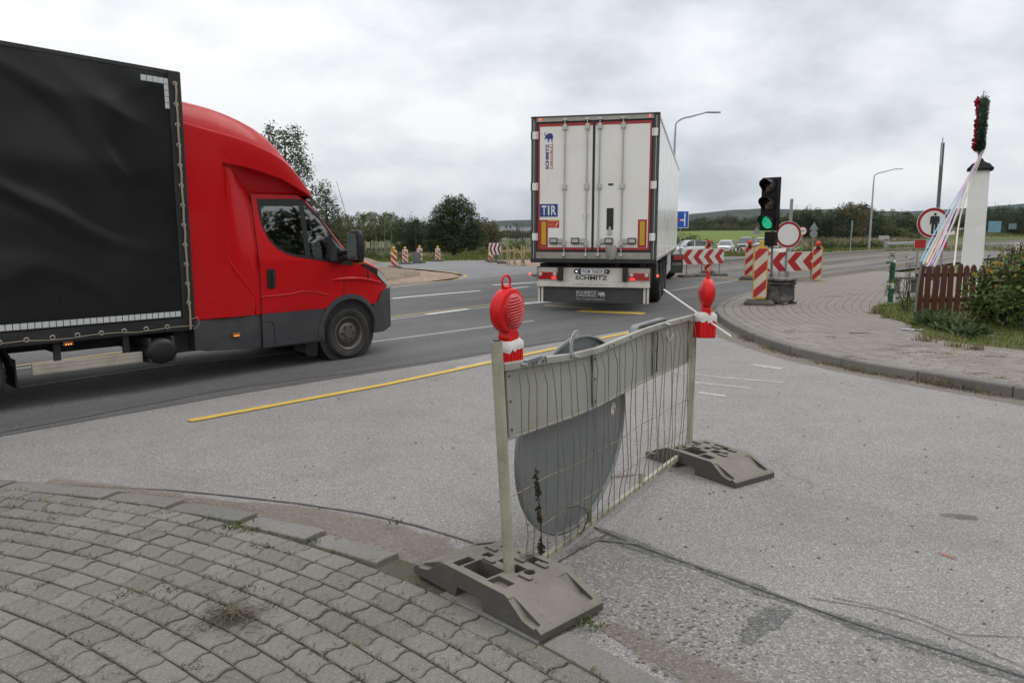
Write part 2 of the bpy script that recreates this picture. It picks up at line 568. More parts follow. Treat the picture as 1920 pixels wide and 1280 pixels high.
def gravel_mat(name, a, b, sc=14.0):
    k = Nodes(name)
    c = k.mix(k.ramp(k.noise(.6, 6, .65), [(.4, 0.0), (.62, 1.0)]), a, b)
    v = k.n('ShaderNodeSeparateColor'); k.l(k.voro(sc), v.inputs[0])
    c = k.mix(k.ramp(v.outputs[0], [(.3, 0.0), (1.0, .55)]), c, tuple(x * 1.7 for x in a))
    c = k.mix(k.ramp(v.outputs[1], [(.5, 0.0), (1.0, .55)]), c, tuple(x * .5 for x in a))
    k.color(c); k.rough(.95); k.bump(k.noise(sc * 1.4, 6, .7), .7, .05)
    return k.m


GRAVEL = gravel_mat('reddish island gravel', (.245, .165, .12), (.31, .235, .175))
EARTH = gravel_mat('bare earth', (.165, .12, .085), (.23, .185, .13))


def mound(name, pts, z0, hmax, mat, seed=1, kind='structure'):
    """low heap: outline raised towards its middle"""
    rng = random.Random(seed); c = sum((Vector((p[0], p[1], 0)) for p in pts), Vector()) / len(pts)
    dense = []
    for a, b in zip(pts, pts[1:] + pts[:1]):
        for k in range(6): dense.append(Vector((a[0], a[1], 0)).lerp(Vector((b[0], b[1], 0)), k / 6))
    rings = []
    for f, h in ((1, 0), (.93, .35), (.75, .75), (.45, 1.0), (.15, .95)):
        rings.append([c + (p - c) * f * (1 + (.0 if f == 1 else .05 * mnoise.noise(p * .9 + Vector((f, 0, 0))))) + Vector((0, 0, z0 + hmax * h * (.7 + .6 * abs(mnoise.noise((p * f + c) * .5))))) if h else p + Vector((0, 0, z0 - .02)) for p in dense])
    mb = MB(); mb.loft(rings, True, True)
    return tag(part(name, mb, mat, smooth=50), kind=kind)


isl = [gp(640, 546), gp(735, 534), gp(790, 528.5), gp(846, 521), gp(868, 517.5), gp(856, 514), gp(800, 508.5), gp(745, 505), gp(690, 504), gp(600, 505)]
mound('gravel_island', [(p.x, p.y) for p in isl], .0, .10, GRAVEL, 3)
mound('earth_heap', [(p.x, p.y) for p in (gp(640, 540), gp(735, 529), gp(790, 521), gp(792, 514), gp(740, 509), gp(650, 510))], .05, .22, EARTH, 5)
isl2 = [gp(921, 490.5), gp(935, 493.5), gp(1000, 498.5), gp(1120, 503), gp(1120, 492), gp(1000, 489.5)]
mound('gravel_strip', [(p.x, p.y) for p in isl2], .0, .10, GRAVEL, 4)
verge_l = [gp(520, 489), gp(640, 495), gp(735, 498), gp(700, 484), gp(640, 480), gp(520, 478)]
mound('earth_bank', [(p.x, p.y) for p in verge_l], -.10, .30, EARTH, 6)
# pale construction sand beyond the milled road
SAND = gravel_mat('pale sand', (.34, .30, .255), (.40, .37, .33), 6)


def lie(name, pix, mat, lift=.04, z_est=-.5):
    """patch lying on the terrain"""
    pts = []
    for (x, y) in pix:
        r = ray(x, y); best = None
        for i in range(600):
            t = 20 + i * .55
            q = Vector((0, 0, CAM_H)) + r * t
            if q.z <= zterrain(q.x, q.y): best = q; break
        if best is None: best = Vector((0, 0, CAM_H)) + r * 330
        pts.append(best)
    mb = MB(); n = len(pts); h = n // 2
    top, bot = pts[:h], pts[h:][::-1]

    def fn(u, v):
        k = min(u * (h - 1), h - 1 - 1e-6); i = int(k); f = k - i
        a = top[i].lerp(top[i + 1], f); b = bot[i].lerp(bot[i + 1], f); q = a.lerp(b, v)
        return Vector((q.x, q.y, zterrain(q.x, q.y) + lift))
    mb.grid(fn, 24, 8)
    o = part(name, mb, mat, smooth=60)
    if o.data.polygons[0].normal.z < 0: o.data.flip_normals()
    return tag(o, kind='structure')


lie('site_track', [(1225, 473), (1330, 474), (1420, 476), (1500, 468), (1560, 463), (1560, 457), (1500, 459), (1420, 466), (1330, 468), (1225, 470)], SAND)
lie('sand_area', [(1570, 447), (1640, 452), (1700, 448), (1790, 440), (1790, 433), (1700, 439), (1640, 442), (1570, 443)], SAND)
lie('sand_strip', [(1300, 491), (1360, 489), (1400, 488), (1445, 485), (1445, 481.5), (1400, 483), (1360, 484), (1300, 484)], SAND, .06)


# ---- painted markings, stains and cracks: worn sheets a few millimetres proud
def worn(name, col, hold=.5, sc=9.0, soft=.12, rough=.8, col2=None, grit=0.0):
    """uv.y runs -1..1 across the strip: the strip frays at its rim and wears through"""
    k = Nodes(name)
    uv = k.n('ShaderNodeSeparateXYZ'); k.l(k.tc.outputs['UV'], uv.inputs[0])
    ed = k.math('ABSOLUTE', k.math('SUBTRACT', k.math('MULTIPLY', uv.outputs[1], 2.0), 1.0))
    nz = k.noise(sc, 8, .72)
    v = k.math('SUBTRACT', k.math('ADD', nz, hold), k.math('MULTIPLY', k.math('POWER', ed, 3.0), .75))
    k.alpha(k.ramp(v, [(.5 - soft, 0.0), (.5 + soft, 1.0)]))
    cc = k.mix(k.noise(sc * .4, 6, .7), tuple(c * .78 for c in col), col2 or tuple(min(1, c * 1.1) for c in col))
    if grit:
        vv = k.n('ShaderNodeSeparateColor'); k.l(k.voro(150), vv.inputs[0])
        cc = k.mix(k.ramp(vv.outputs[0], [(.6, 0.0), (1.0, grit)]), cc, tuple(c * 2.4 for c in col)); cc = k.mix(k.ramp(vv.outputs[1], [(.6, 0.0), (1.0, grit)]), cc, tuple(c * .45 for c in col))
    k.color(cc)
    k.rough(rough); k.bump(k.noise(220, 2), .25, .004)
    return k.m


YEL = worn('yellow road paint', (.58, .39, .07), .42, 22)
YEL_OLD = worn('faded yellow paint', (.42, .31, .12), .40, 10)
WHT = worn('white road paint', (.62, .62, .60), .52, 12)
WHT_OLD = worn('faded white paint', (.42, .42, .41), .22, 10)
TAR = worn('tar seal', (.118, .114, .109), .10, 14.0, .10, grit=.9)
TAR_LINE = worn('crack line', (.060, .056, .050), .20, 12.0, .16)
SANDY = worn('washed up sand', (.200, .168, .136), .05, 5.5, .30, .95, grit=.6)
OILY = worn('oil stain', (.125, .118, .11), .06, 7.0, .25)
RUST = worn('rusty spill', (.30, .13, .075), -.02, 30.0, .25)
SALT = worn('white scuff', (.55, .54, .52), .08, 9.0, .25)


def strip(name, pts, width, z, mat, kind='structure', wob=0.0, seed=0):
    pts = [Vector((p[0], p[1], 0)) for p in pts]; ws = width if isinstance(width, (list, tuple)) else [width] * len(pts)
    dense = []
    for i in range(len(pts) - 1):
        n = max(1, int((pts[i + 1] - pts[i]).length / .35)) if wob else 4
        n = min(n, 40)
        for k in range(n): dense.append((pts[i].lerp(pts[i + 1], k / n), ws[i] + (ws[i + 1] - ws[i]) * k / n))
    dense.append((pts[-1], ws[-1]))
    vs = []; fs = []; uv = []
    acc = 0
    for i, (p, w) in enumerate(dense):
        t = (dense[min(i + 1, len(dense) - 1)][0] - dense[max(i - 1, 0)][0]).normalized(); nn = Vector((-t.y, t.x, 0))
        if wob: p = p + nn * wob * mnoise.noise(p * 2.3 + Vector((seed, 0, 0)))
        for j in range(5):
            vs.append(p + nn * w * (j / 4 - .5) + Vector((0, 0, z))); uv.append((acc, j / 4))
        if i + 1 < len(dense): acc += (dense[i + 1][0] - p).length
    for i in range(len(dense) - 1):
        for j in range(4): fs.append((i * 5 + j, (i + 1) * 5 + j, (i + 1) * 5 + j + 1, i * 5 + j + 1))
    me = bpy.data.meshes.new(name); me.from_pydata([tuple(v) for v in vs], [], fs)
    ul = me.uv_layers.new(name='UVMap')
    for lp in me.loops: ul.data[lp.index].uv = uv[lp.vertex_index]
    if me.polygons[0].normal.z < 0: me.flip_normals()
    me.materials.append(mat)
    o = bpy.data.objects.new(name, me); link(o)
    return tag(o, kind=kind)


Z1, Z2, Z3 = .009, .013, .017
# long yellow line of the detour and the others
strip('yellow_line', [gp(355, 790), gp(560, 752), gp(720, 722), gp(890, 686), gp(1030, 656), gp(1130, 634), gp(1197, 621)], .125, Z1, YEL)
strip('yellow_line', [gp(1085, 583), gp(1145, 585.5), gp(1208, 588.5)], [.45, .55, .45], Z1, YEL)
strip('yellow_line', [gp(1020, 573), gp(1060, 575), gp(1110, 580)], .22, Z1, YEL_OLD)
strip('yellow_line', [gp(1332, 588), gp(1350, 578), gp(1392, 561), gp(1436, 546)], .16, Z1, YEL_OLD)
a0, a1 = gp(735, 595), gp(1012, 559); dd = (a1 - a0).normalized()
strip('yellow_line', [a0 - dd * 9, a0, a1, a1 + dd * 3], .11, Z1, YEL_OLD)
b0, b1 = gp(735, 599), gp(1012, 563.5)
strip('yellow_line', [b0 - dd * 9, b0, b1, b1 + dd * 2], .11, Z1, WHT_OLD)
strip('white_line', [gp(800, 590.5), gp(880, 580)], .2, Z2, WHT)
strip('white_line', [gp(975, 571), gp(1050, 564)], .3, Z2, WHT)
strip('white_line', [gp(735, 560), gp(800, 554), gp(900, 545.5)], .17, Z1, WHT)
strip('white_line', [gp(925, 535), gp(1000, 530), gp(1060, 529)], .22, Z1, WHT)
strip('white_line', [gp(945, 542), gp(990, 538)], .17, Z1, WHT)
strip('edge_line', [gp(40, 727), gp(330, 684), gp(470, 671), gp(735, 637), gp(1000, 602)], .10, Z1, WHT_OLD)
strip('edge_line', [gp(1140, 556), gp(1262, 545), gp(1330, 534), gp(1400, 523)], .12, Z1, WHT_OLD)
strip('yellow_line', [gp(1322, 517), gp(1360, 522), gp(1410, 528)], .12, Z1, YEL_OLD)
strip('yellow_line', [gp(735, 501), gp(800, 505.5), gp(850, 511.5), gp(873, 516), gp(874, 519), gp(850, 525), gp(800, 531), gp(735, 539)], .14, Z1, YEL_OLD)
strip('yellow_line', [gp(916, 489.5), gp(935, 494.5), gp(1000, 500), gp(1090, 504.5)], .16, Z1, YEL_OLD)
# seams, cracks and tar patches of the old asphalt
seam = [gp(-120, 835), gp(0, 812), gp(240, 766), gp(480, 722), gp(700, 695), gp(925, 659), gp(1070, 636)]
strip('road_seam', seam, .05, .0065, TAR_LINE, wob=.10, seed=2)
strip('edge_crack', [gp(-200, 898), gp(0, 905), gp(210, 913), gp(420, 928), gp(560, 944), gp(680, 963), gp(780, 987), gp(870, 1014), gp(960, 1046)], .028, .0045, TAR_LINE, wob=.04, seed=9)
ck = [gp(1112, 990), gp(1180, 1020), gp(1300, 1062), gp(1420, 1103), gp(1520, 1140), gp(1640, 1182), gp(1780, 1228), gp(1960, 1282)]
strip('tar_seal', ck, [.04, .24, .09, .18, .06, .22, .24, .12], .0045, TAR, wob=.05, seed=4)
strip('seam_crack', ck, .016, .0088, TAR_LINE, wob=.03, seed=4)
strip('seam_crack', [gp(1035, 1062), gp(1080, 1036), gp(1140, 1002)], .016, .0088, TAR_LINE)
strip('tar_patch', [gp(1395, 1205), gp(1420, 1175), gp(1455, 1150), gp(1480, 1142)], [.08, .18, .20, .10], .0045, TAR, wob=.04)
strip('tar_patch', [gp(1070, 1035), gp(1120, 1012), gp(1200, 1022)], [.03, .09, .05], .0092, TAR)
strip('fine_crack', [gp(1520, 1120), gp(1640, 1140), gp(1730, 1170), gp(1830, 1215), gp(1940, 1262)], .008, .0045, TAR_LINE, wob=.05, seed=6)
strip('fine_crack', [gp(1560, 1122), gp(1700, 1150), gp(1800, 1185), gp(1940, 1200)], .007, .0045, TAR_LINE, wob=.05, seed=8)
strip('oil_drip', [gp(1040, 905), gp(1120, 898), gp(1190, 890)], [.05, .10, .05], .0045, OILY, wob=.03, seed=2)
strip('drain_stain', [gp(1765, 966), gp(1798, 968), gp(1832, 972)], [.10, .16, .10], .0045, OILY)
strip('rust_stain', [gp(1758, 1036), gp(1792, 1048)], [.05, .07], .0045, RUST)
strip('white_scuff', [gp(1240, 693), gp(1330, 706), gp(1400, 712), gp(1475, 718)], .07, .0045, SALT)
strip('white_scuff', [gp(1290, 716), gp(1330, 720), gp(1405, 728)], .09, .0045, SALT)
strip('white_scuff', [gp(1412, 684), gp(1465, 692)], .22, .0045, SALT)
strip('white_scuff', [gp(1310, 736), gp(1360, 743)], .13, .0045, SALT)
strip('white_scuff', [gp(860, 690), gp(930, 676)], .20, .0045, SALT)
# coarser, more worn asphalt between the crack and the near pavement
coarse = [gp(1112, 991), gp(1180, 1021), gp(1300, 1063), gp(1420, 1104), gp(1520, 1141), gp(1640, 1183), gp(1780, 1229), gp(1960, 1283), gp(2100, 1330), gp(1600, 1480), gp(1330, 1302), gp(1180, 1215), gp(1060, 1140), gp(1030, 1066)]
sheet('coarse_asphalt', coarse, .0022, ASPH_COARSE)
wash = [gp(-60, 912), gp(200, 922), gp(430, 945), gp(560, 962), gp(690, 988), gp(800, 1022), gp(860, 1060)]
strip('gutter_sand', wash, [.1, .12, .16, .3, .34, .34, .3], .0024, SANDY, wob=.05, seed=11)
strip('gutter_sand', [Vector((-4.5 + 6.70 * math.sin(R(a)), -1.75 + 6.70 * math.cos(R(a)), 0)) for a in range(12, 46, 4)], .19, .0067, SANDY, wob=.02, seed=21)
strip('gutter_sand', [gp(1130, 1170), gp(1210, 1215), gp(1330, 1275), gp(1420, 1330)], [.10, .22, .34, .4], .0045, SANDY, wob=.05, seed=12)
# ================================================================== PAVEMENTS
def concrete(name, a, b, moss=0.0, stain=.3, sc=5.0):
    k = Nodes(name)
    oi = k.n('ShaderNodeObjectInfo')
    c = k.mix(k.noise(sc, 6, .65), a, b)
    c = k.mix(k.math('MULTIPLY', oi.outputs['Random'], .75), c, tuple(x * .70 for x in a))
    v = k.n('ShaderNodeSeparateColor'); k.l(k.voro(190), v.inputs[0])
    c = k.mix(k.ramp(v.outputs[0], [(.55, 0.0), (1.0, .5)]), c, tuple(x * 1.45 for x in b))
    c = k.mix(k.ramp(v.outputs[1], [(.55, 0.0), (1.0, .5)]), c, tuple(x * .55 for x in a))
    g = k.n('ShaderNodeNewGeometry')
    w = k.noise(1.1, 7, .72, .5, g.outputs['Position'])
    c = k.mix(k.ramp(w, [(.46, 0.0), (.66, stain)]), c, (.075, .068, .056))
    w2 = k.noise(2.3, 6, .7, .3, g.outputs['Position'])
    c = k.mix(k.ramp(w2, [(.52, 0.0), (.70, .35)]), c, (.215, .185, .145))
    w3 = k.noise(17.0, 5, .6, .8, g.outputs['Position'])
    c = k.mix(k.ramp(w3, [(.63, 0.0), (.68, .6)]), c, (.055, .055, .058))
    k.color(c); k.rough(.9); k.b.inputs['Specular IOR Level'].default_value = .3
    k.bump(k.math('ADD', k.noise(160, 4, .7), k.math('MULTIPLY', k.noise(30, 3), .8)), .4, .004)
    return k.m


PAVER = concrete('grey paver concrete', (.168, .160, .140), (.205, .196, .172), 0, .22)
PAVER_R = concrete('pale paver concrete', (.215, .190, .168), (.262, .236, .210), 0, .12)
KERB = concrete('kerb concrete', (.170, .165, .150), (.205, .198, .180), 0, .2)


def joint_mat(name, earth, moss, amt):
    k = Nodes(name)
    c = k.mix(k.ramp(k.noise(5.0, 6, .7), [(.45, 0.0), (.60, amt)]), earth, moss)
    c = k.mix(k.ramp(k.noise(40.0, 4, .7), [(.4, 0.0), (.7, .6)]), c, tuple(x * .45 for x in earth))
    k.color(c); k.rough(1.0); k.bump(k.noise(90, 5, .7), .8, .01)
    return k.m


JOINT = joint_mat('joint soil', (.105, .090, .066), (.075, .080, .034), .75)
JOINT_R = joint_mat('joint sand', (.100, .085, .066), (.075, .075, .035), .4)


def paver_mesh(name, L, W, mat, wave=.017, depth=.045, flip=False):
    """interlocking paver: straight long sides, wavy ends; top face at z = 0"""
    n = 5; w = lambda f: wave * math.sin(f * 2 * math.pi) * (-1 if flip else 1)
    e = []
    for i in range(n + 1): f = i / n; e.append((L / 2 + w(f), W * (f - .5)))
    for i in range(n + 1): f = 1 - i / n; e.append((-L / 2 + w(f), W * (f - .5)))
    c = .0055
    cx = [(x * (1 - 2 * c / L), y * (1 - 2 * c / W)) for x, y in e]
    k = len(e)
    vs = [(x, y, 0) for x, y in cx] + [(x, y, -.0045) for x, y in e] + [(x, y, -depth) for x, y in e]
    fs = [tuple(range(k))]
    for i in range(k):
        j = (i + 1) % k
        fs += [(i, k + i, k + j, j), (k + i, 2 * k + i, 2 * k + j, k + j)]
    mb = MB(); mb.add(vs, fs)
    me = mb.mesh(name); me.materials.append(mat)
    return me


def in_view(p, m=0.0):
    d = Vector((p.x, p.y, p.z - CAM_H)); dep = d.y * math.cos(PITCH) - d.z * math.sin(PITCH)
    if dep < .2: return False
    u = 960 + F_PX * d.x / dep; v = 640 - F_PX * (d.y * math.sin(PITCH) + d.z * math.cos(PITCH)) / dep
    return -m < u < 1920 + m and -m < v < 1280 + m


# ---- near pavement: arcs of pavers round one centre, sunken kerb stones at the rim
KC = Vector((-4.5, -1.75, 0)); KR = 6.62
pav = MB()
ring = [KC + Vector((math.sin(a), math.cos(a), 0)) * KR for a in [R(d) for d in range(-30, 100, 3)]]
pav.add([(p.x, p.y, .019) for p in ring] + [(KC.x, KC.y, .019)], [tuple(range(len(ring) + 1))])
near_pave = tag(part('pavement', pav, JOINT), kind='structure')
if near_pave.data.polygons[0].normal.z < 0: near_pave.data.flip_normals()

# kerb stones: individually tilted slabs
ks = []
kerb_me = {}


def kerb_stone(a0, a1, w, z, tilt, push=0.0):
    mb = MB(); rings = []
    r1 = KR + push; r0 = r1 - w
    for i in range(5):
        a = a0 + (a1 - a0) * i / 4; d = Vector((math.sin(a), math.cos(a), 0)); f = i / 4 - .5
        zt = z + tilt * f
        rings.append([d * r0 + Vector((0, 0, -.08)), d * r0 + Vector((0, 0, zt)), d * (r0 + w * .5) + Vector((0, 0, zt + .002)), d * r1 + Vector((0, 0, zt - .004)), d * r1 + Vector((0, 0, -.08))])
    mb.loft(rings, True, True)
    return part('kerb_stone', mb, KERB, near_pave, bevel=.006, loc=(KC.x, KC.y, 0))


rng = random.Random(5)
deg = -2.0
for d0, d1, z, tl, pu in ((-2, 4.4, .020, 0, 0), (4.4, 10.7, .026, .012, 0), (10.7, 17.8, .028, .012, .0), (17.8, 22.2, .028, .016, .008), (22.2, 27.2, .031, .022, .010), (27.2, 31.8, .033, .024, .012), (31.8, 36.4, .035, .022, .012),
                          (40.2, 45.6, .030, 0, -.01), (45.6, 53.5, .026, 0, 0), (53.5, 61.5, .026, 0, 0), (61.5, 69.5, .026, 0, 0), (69.5, 77.5, .026, 0, 0)):
    kerb_stone(R(d0) + .0008, R(d1) - .0020, .155, z, tl, pu)
for i in range(5):
    kerb_stone(R(-2 - 4.5 * (i + 1)) + .001, R(-2 - 4.5 * i) - .001, .155, .02, 0)

PW, PL = .126, .163
variants = [paver_mesh('paver', PL - .009, PW - .008, PAVER, wave=.011, flip=(k % 2 == 0)) for k in range(2)]
cand = []
r = KR - .155 - .012 - PW / 2; row = 0
while r > 3.0:
    step = PL / r; a = R(-34) + rng.random() * step
    while a < R(80):
        a += step * rng.uniform(.985, 1.025)
        p = KC + Vector((math.sin(a), math.cos(a), 0)) * r
        cand.append((p, a, row))
    r -= PW * rng.uniform(.99, 1.03); row += 1


def foot_clear(p): return True


vis = [c for c in cand if in_view(c[0], 30) and c[0].y > 1.2]
vis.sort(key=lambda c: (c[0] - Vector((0, 0, CAM_H))).length)
near_set = set(id(c) for c in vis[:290])
rest = MB()
for c in cand:
    p, a, row = c
    z = .030 + .006 * mnoise.noise(p * 1.6) + rng.uniform(-.0025, .0025)
    rx, ry = rng.gauss(0, .010), rng.gauss(0, .010)
    # settle: a slight dip along the rows near the left edge
    if id(c) in near_set:
        o = bpy.data.objects.new('paver', variants[row % 2]); o.location = (p.x, p.y, z)
        o.rotation_euler = (rx, ry, -a + rng.gauss(0, .012)); link(o, near_pave)
    else:
        me = variants[row % 2]; Mx = Matrix.Translation((p.x, p.y, z)) @ Matrix.Rotation(-a, 4, 'Z')
        rest.add([Mx @ v.co for v in me.vertices], [tuple(q.vertices) for q in me.polygons])
tag(part('far_pavers', rest, PAVER, near_pave), kind='stuff')

# ---- right-hand pavement behind a proper kerb
KPTS = [(6.0, 5.6), (5.08, 7.25), (4.57, 8.16), (4.17, 8.83), (3.86, 9.75), (3.70, 10.7), (3.68, 11.86), (3.78, 13.2), (4.00, 14.55), (4.43, 16.0), (5.05, 17.35), (5.74, 18.63), (6.5, 19.95), (7.3, 21.3), (8.6, 23.0), (10.2, 24.9), (12.2, 27.2), (14.4, 29.8)]


def smooth_line(pts, n):
    P = [Vector((a, b, 0)) for a, b in pts]; out = []
    for i in range(len(P) - 1):
        p0, p1, p2, p3 = P[max(i - 1, 0)], P[i], P[i + 1], P[min(i + 2, len(P) - 1)]
        for k in range(n):
            t = k / n
            out.append(.5 * (2 * p1 + (p2 - p0) * t + (2 * p0 - 5 * p1 + 4 * p2 - p3) * t * t + (3 * p1 - 3 * p2 + p3 - p0) * t ** 3))
    out.append(P[-1]); return out


def resample(line, step):
    out = [line[0]]; acc = 0.0
    for a, b in zip(line, line[1:]):
        L = (b - a).length; s = step - acc
        while s <= L + 1e-9: out.append(a.lerp(b, s / L)); s += step
        acc = (acc + L) % step
    return out


KL = resample(smooth_line(KPTS, 8), .1)


def offset_line(line, d):
    out = []
    for i, p in enumerate(line):
        t = (line[min(i + 2, len(line) - 1)] - line[max(i - 2, 0)]).normalized(); out.append(p + Vector((t.y, -t.x, 0)) * d)
    keep = [out[0]]
    for q, i in zip(out[1:], range(1, len(out))):
        t = (line[min(i + 2, len(line) - 1)] - line[max(i - 2, 0)]).normalized()
        if (q - keep[-1]).dot(t) > 0.004: keep.append(q)
    return keep


PAVE_W = 3.35
base = MB(); rings = []
inner = offset_line(KL, PAVE_W); outer = offset_line(KL, .07)
far_end = [Vector((9.6, 21.5, 0)), Vector((9.0, 19.4, 0)), Vector((8.6, 17.5, 0))]
poly = outer + [Vector((18, 26.5, 0)), Vector((16.5, 22.0, 0)), Vector((13.5, 19.4, 0)), Vector((10.3, 17.6, 0)), Vector((9.3, 16.9, 0)), Vector((8.3, 15.6, 0)), Vector((7.9, 13.0, 0)), Vector((7.6, 11.0, 0)), Vector((8.3, 9.4, 0)), Vector((9.2, 7.4, 0))]
base.prism([(p.x, p.y) for p in poly], (0, 0, -.1), (1, 0, 0), (0, 1, 0), .2125)
right_pave = tag(part('pavement', base, JOINT_R), kind='structure')
bm = bmesh.new(); bm.from_mesh(right_pave.data); bmesh.ops.triangulate(bm, faces=bm.faces); bm.to_mesh(right_pave.data); bm.free()
# kerb stones one metre long (short ones round the corner)
i = 0
lens = []
while i < len(KL) - 2:
    y = KL[i].y; n = 10 if y < 10 else 5 if y < 20 else 8
    j = min(i + n, len(KL) - 1); seg = KL[i:j + 1]; rings = []
    for q, p in enumerate(seg):
        g = i + q; t = (KL[min(g + 2, len(KL) - 1)] - KL[max(g - 2, 0)]).normalized(); nn = Vector((t.y, -t.x, 0))
        pp = p + t * (.006 if q == 0 else -.006 if q == len(seg) - 1 else 0)
        zt = .122 + .003 * mnoise.noise(p * 2)
        rings.append([pp + Vector((0, 0, -.1)), pp + nn * .004 + Vector((0, 0, zt - .018)), pp + nn * .022 + Vector((0, 0, zt)), pp + nn * .15 + Vector((0, 0, zt)), pp + nn * .15 + Vector((0, 0, -.1))])
    mb = MB(); mb.loft(rings, True, True)
    part('kerb_stone', mb, KERB, right_pave, bevel=.004)
    i = j
PW2, PL2 = .165, .205
var2 = [paver_mesh('paver', PL2 - .007, PW2 - .007, PAVER_R, wave=.012, flip=(k % 2 == 0)) for k in range(2)]
cand = []
d = .155 + PW2 / 2 + .004; row = 0
while d < 6.2:
    line = offset_line(KL, d)
    pts = resample(line, PL2); ph = rng.random()
    for k in range(len(pts) - 1):
        a, b = pts[k], pts[k + 1]; t = b - a
        if t.length < .15: continue
        p = a + t * ph
        # the grass verge cuts the rows off
        lim = lerp([(7, 9.0), (9.5, 6.9), (10.45, 6.15), (12.3, 6.65), (14.4, 7.0), (15.5, 7.6), (16.4, 8.8), (17.4, 10.2), (19.4, 13.4), (22, 16.4), (27, 18)], p.y)
        if p.x > lim: continue
        cand.append((p, math.atan2(t.y, t.x), row))
    d += PW2; row += 1
vis = [c for c in cand if in_view(c[0], 10)]
vis.sort(key=lambda c: (c[0] - Vector((0, 0, CAM_H))).length)
near_set = set(id(c) for c in vis[:295]); rest = MB()
for c in cand:
    p, a, row = c; z = .120 + .004 * mnoise.noise(p * 1.3) + rng.uniform(-.0015, .0015)
    if id(c) in near_set:
        o = bpy.data.objects.new('paver', var2[row % 2]); o.location = (p.x, p.y, z)
        o.rotation_euler = (rng.gauss(0, .006), rng.gauss(0, .006), a + rng.gauss(0, .006)); link(o, right_pave)
    else:
        me = var2[row % 2]; Mx = Matrix.Translation((p.x, p.y, z)) @ Matrix.Rotation(a + rng.gauss(0, .006), 4, 'Z')
        k = len(me.polygons[0].vertices)
        rest.add([Mx @ v.co for v in me.vertices], [tuple(q.vertices) for q in me.polygons])
tag(part('far_pavers', rest, PAVER_R, right_pave), kind='stuff')

# sand washed up along the foot of the kerb
_kp = [p for p in offset_line(KL, -.16)][4::6]
_kp = [p for p in _kp if p.y < 15.2]
strip('kerb_sand', _kp, [.42 + .35 * max(0, 1 - abs(p.y - 12.4) / 2.5) for p in _kp], .0045, SANDY, wob=.06, seed=3)
# ---- grass verge of the garden behind it
VERGE = Nodes('verge soil')
_c = VERGE.mix(VERGE.ramp(VERGE.noise(2.0, 6, .7), [(.42, 0.0), (.60, 1.0)]), (.072, .094, .028), (.15, .125, .07))
VERGE.color(_c); VERGE.rough(1.0); VERGE.bump(VERGE.noise(25, 6, .7), .8, .04)
VP = [(9.4, 6.2), (7.6, 8.6), (6.75, 9.5), (6.05, 10.45), (6.25, 11.4), (6.55, 12.3), (6.85, 13.4), (7.0, 14.4), (7.5, 15.35), (8.6, 16.3), (9.6, 17.6), (14, 19.5), (20, 19), (22, 10), (16, 6)]
VL = smooth_line(VP + [VP[0]], 5)[:-1]
vc = Vector((11.5, 12.5, 0)); rings = []
for f, h in ((1.0, .104), (.97, .134), (.85, .145), (.5, .15), (.1, .15)):
    rings.append([vc + (p - vc) * f * (1 + .012 * mnoise.noise(p * 3)) + Vector((0, 0, h + .012 * mnoise.noise(p * 2))) for p in VL])
mb = MB(); mb.loft(rings, True, False); mb.add(rings[-1], [tuple(range(len(rings[-1])))])
verge = tag(part('garden_ground', mb, VERGE.m, smooth=60), kind='structure')


def blades(name, n, sampler, hmin, hmax, wid, mat, seed=0, lean=.5, kind='stuff'):
    """many single grass blades (two triangles... one bent strip each) in one object"""
    rg = np.random.default_rng(seed); V = []; Fc = []
    for i in range(n):
        p = sampler(rg)
        if p is None: continue
        x, y, z, s = p
        h = rg.uniform(hmin, hmax) * s; a = rg.uniform(0, 6.283); w = wid * rg.uniform(.6, 1.3)
        dx, dy = math.cos(a), math.sin(a); l = h * lean * rg.uniform(.2, 1.2); b = rg.uniform(0, 6.283); lx, ly = math.cos(b) * l, math.sin(b) * l
        o = len(V)
        V += [(x - dx * w, y - dy * w, z), (x + dx * w, y + dy * w, z), (x + lx * .35 + dx * w * .7, y + ly * .35 + dy * w * .7, z + h * .6), (x + lx * .35 - dx * w * .7, y + ly * .35 - dy * w * .7, z + h * .6), (x + lx, y + ly, z + h * .9)]
        Fc += [(o, o + 1, o + 2, o + 3), (o + 3, o + 2, o + 4)]
    me = bpy.data.meshes.new(name); me.from_pydata(V, [], Fc); me.materials.append(mat)
    o = bpy.data.objects.new(name, me); link(o)
    return tag(o, kind=kind) if kind else o


GRASS = leaf_mat('grass blades', [(0.0, (.075, .108, .018)), (.45, (.135, .175, .034)), (.75, (.185, .195, .055)), (1.0, (.28, .235, .11))])
DRYGRASS = leaf_mat('dry grass', [(0.0, (.10, .085, .04)), (.5, (.20, .165, .095)), (.8, (.26, .215, .13)), (1.0, (.085, .10, .035))])
WEED = leaf_mat('weed leaves', [(0.0, (.045, .060, .016)), (.6, (.080, .105, .028)), (1.0, (.14, .13, .055))])


def inside(p, poly):
    c = False; j = len(poly) - 1
    for i in range(len(poly)):
        a, b = poly[i], poly[j]
        if (a[1] > p[1]) != (b[1] > p[1]) and p[0] < (b[0] - a[0]) * (p[1] - a[1]) / (b[1] - a[1]) + a[0]: c = not c
        j = i
    return c


VPT = [(p.x, p.y) for p in VL]


def verge_sampler(rg):
    x, y = rg.uniform(5.9, 11.5), rg.uniform(6.5, 17.5)
    if not inside((x, y), VPT): return None
    m = mnoise.noise(Vector((x * 1.1, y * 1.1, 3)))
    if m < -.35 and rg.random() < .7: return None
    return x, y, .128, 1.0 + m * .6


blades('grass', 40000, verge_sampler, .035, .10, .006, GRASS, 1, .8)


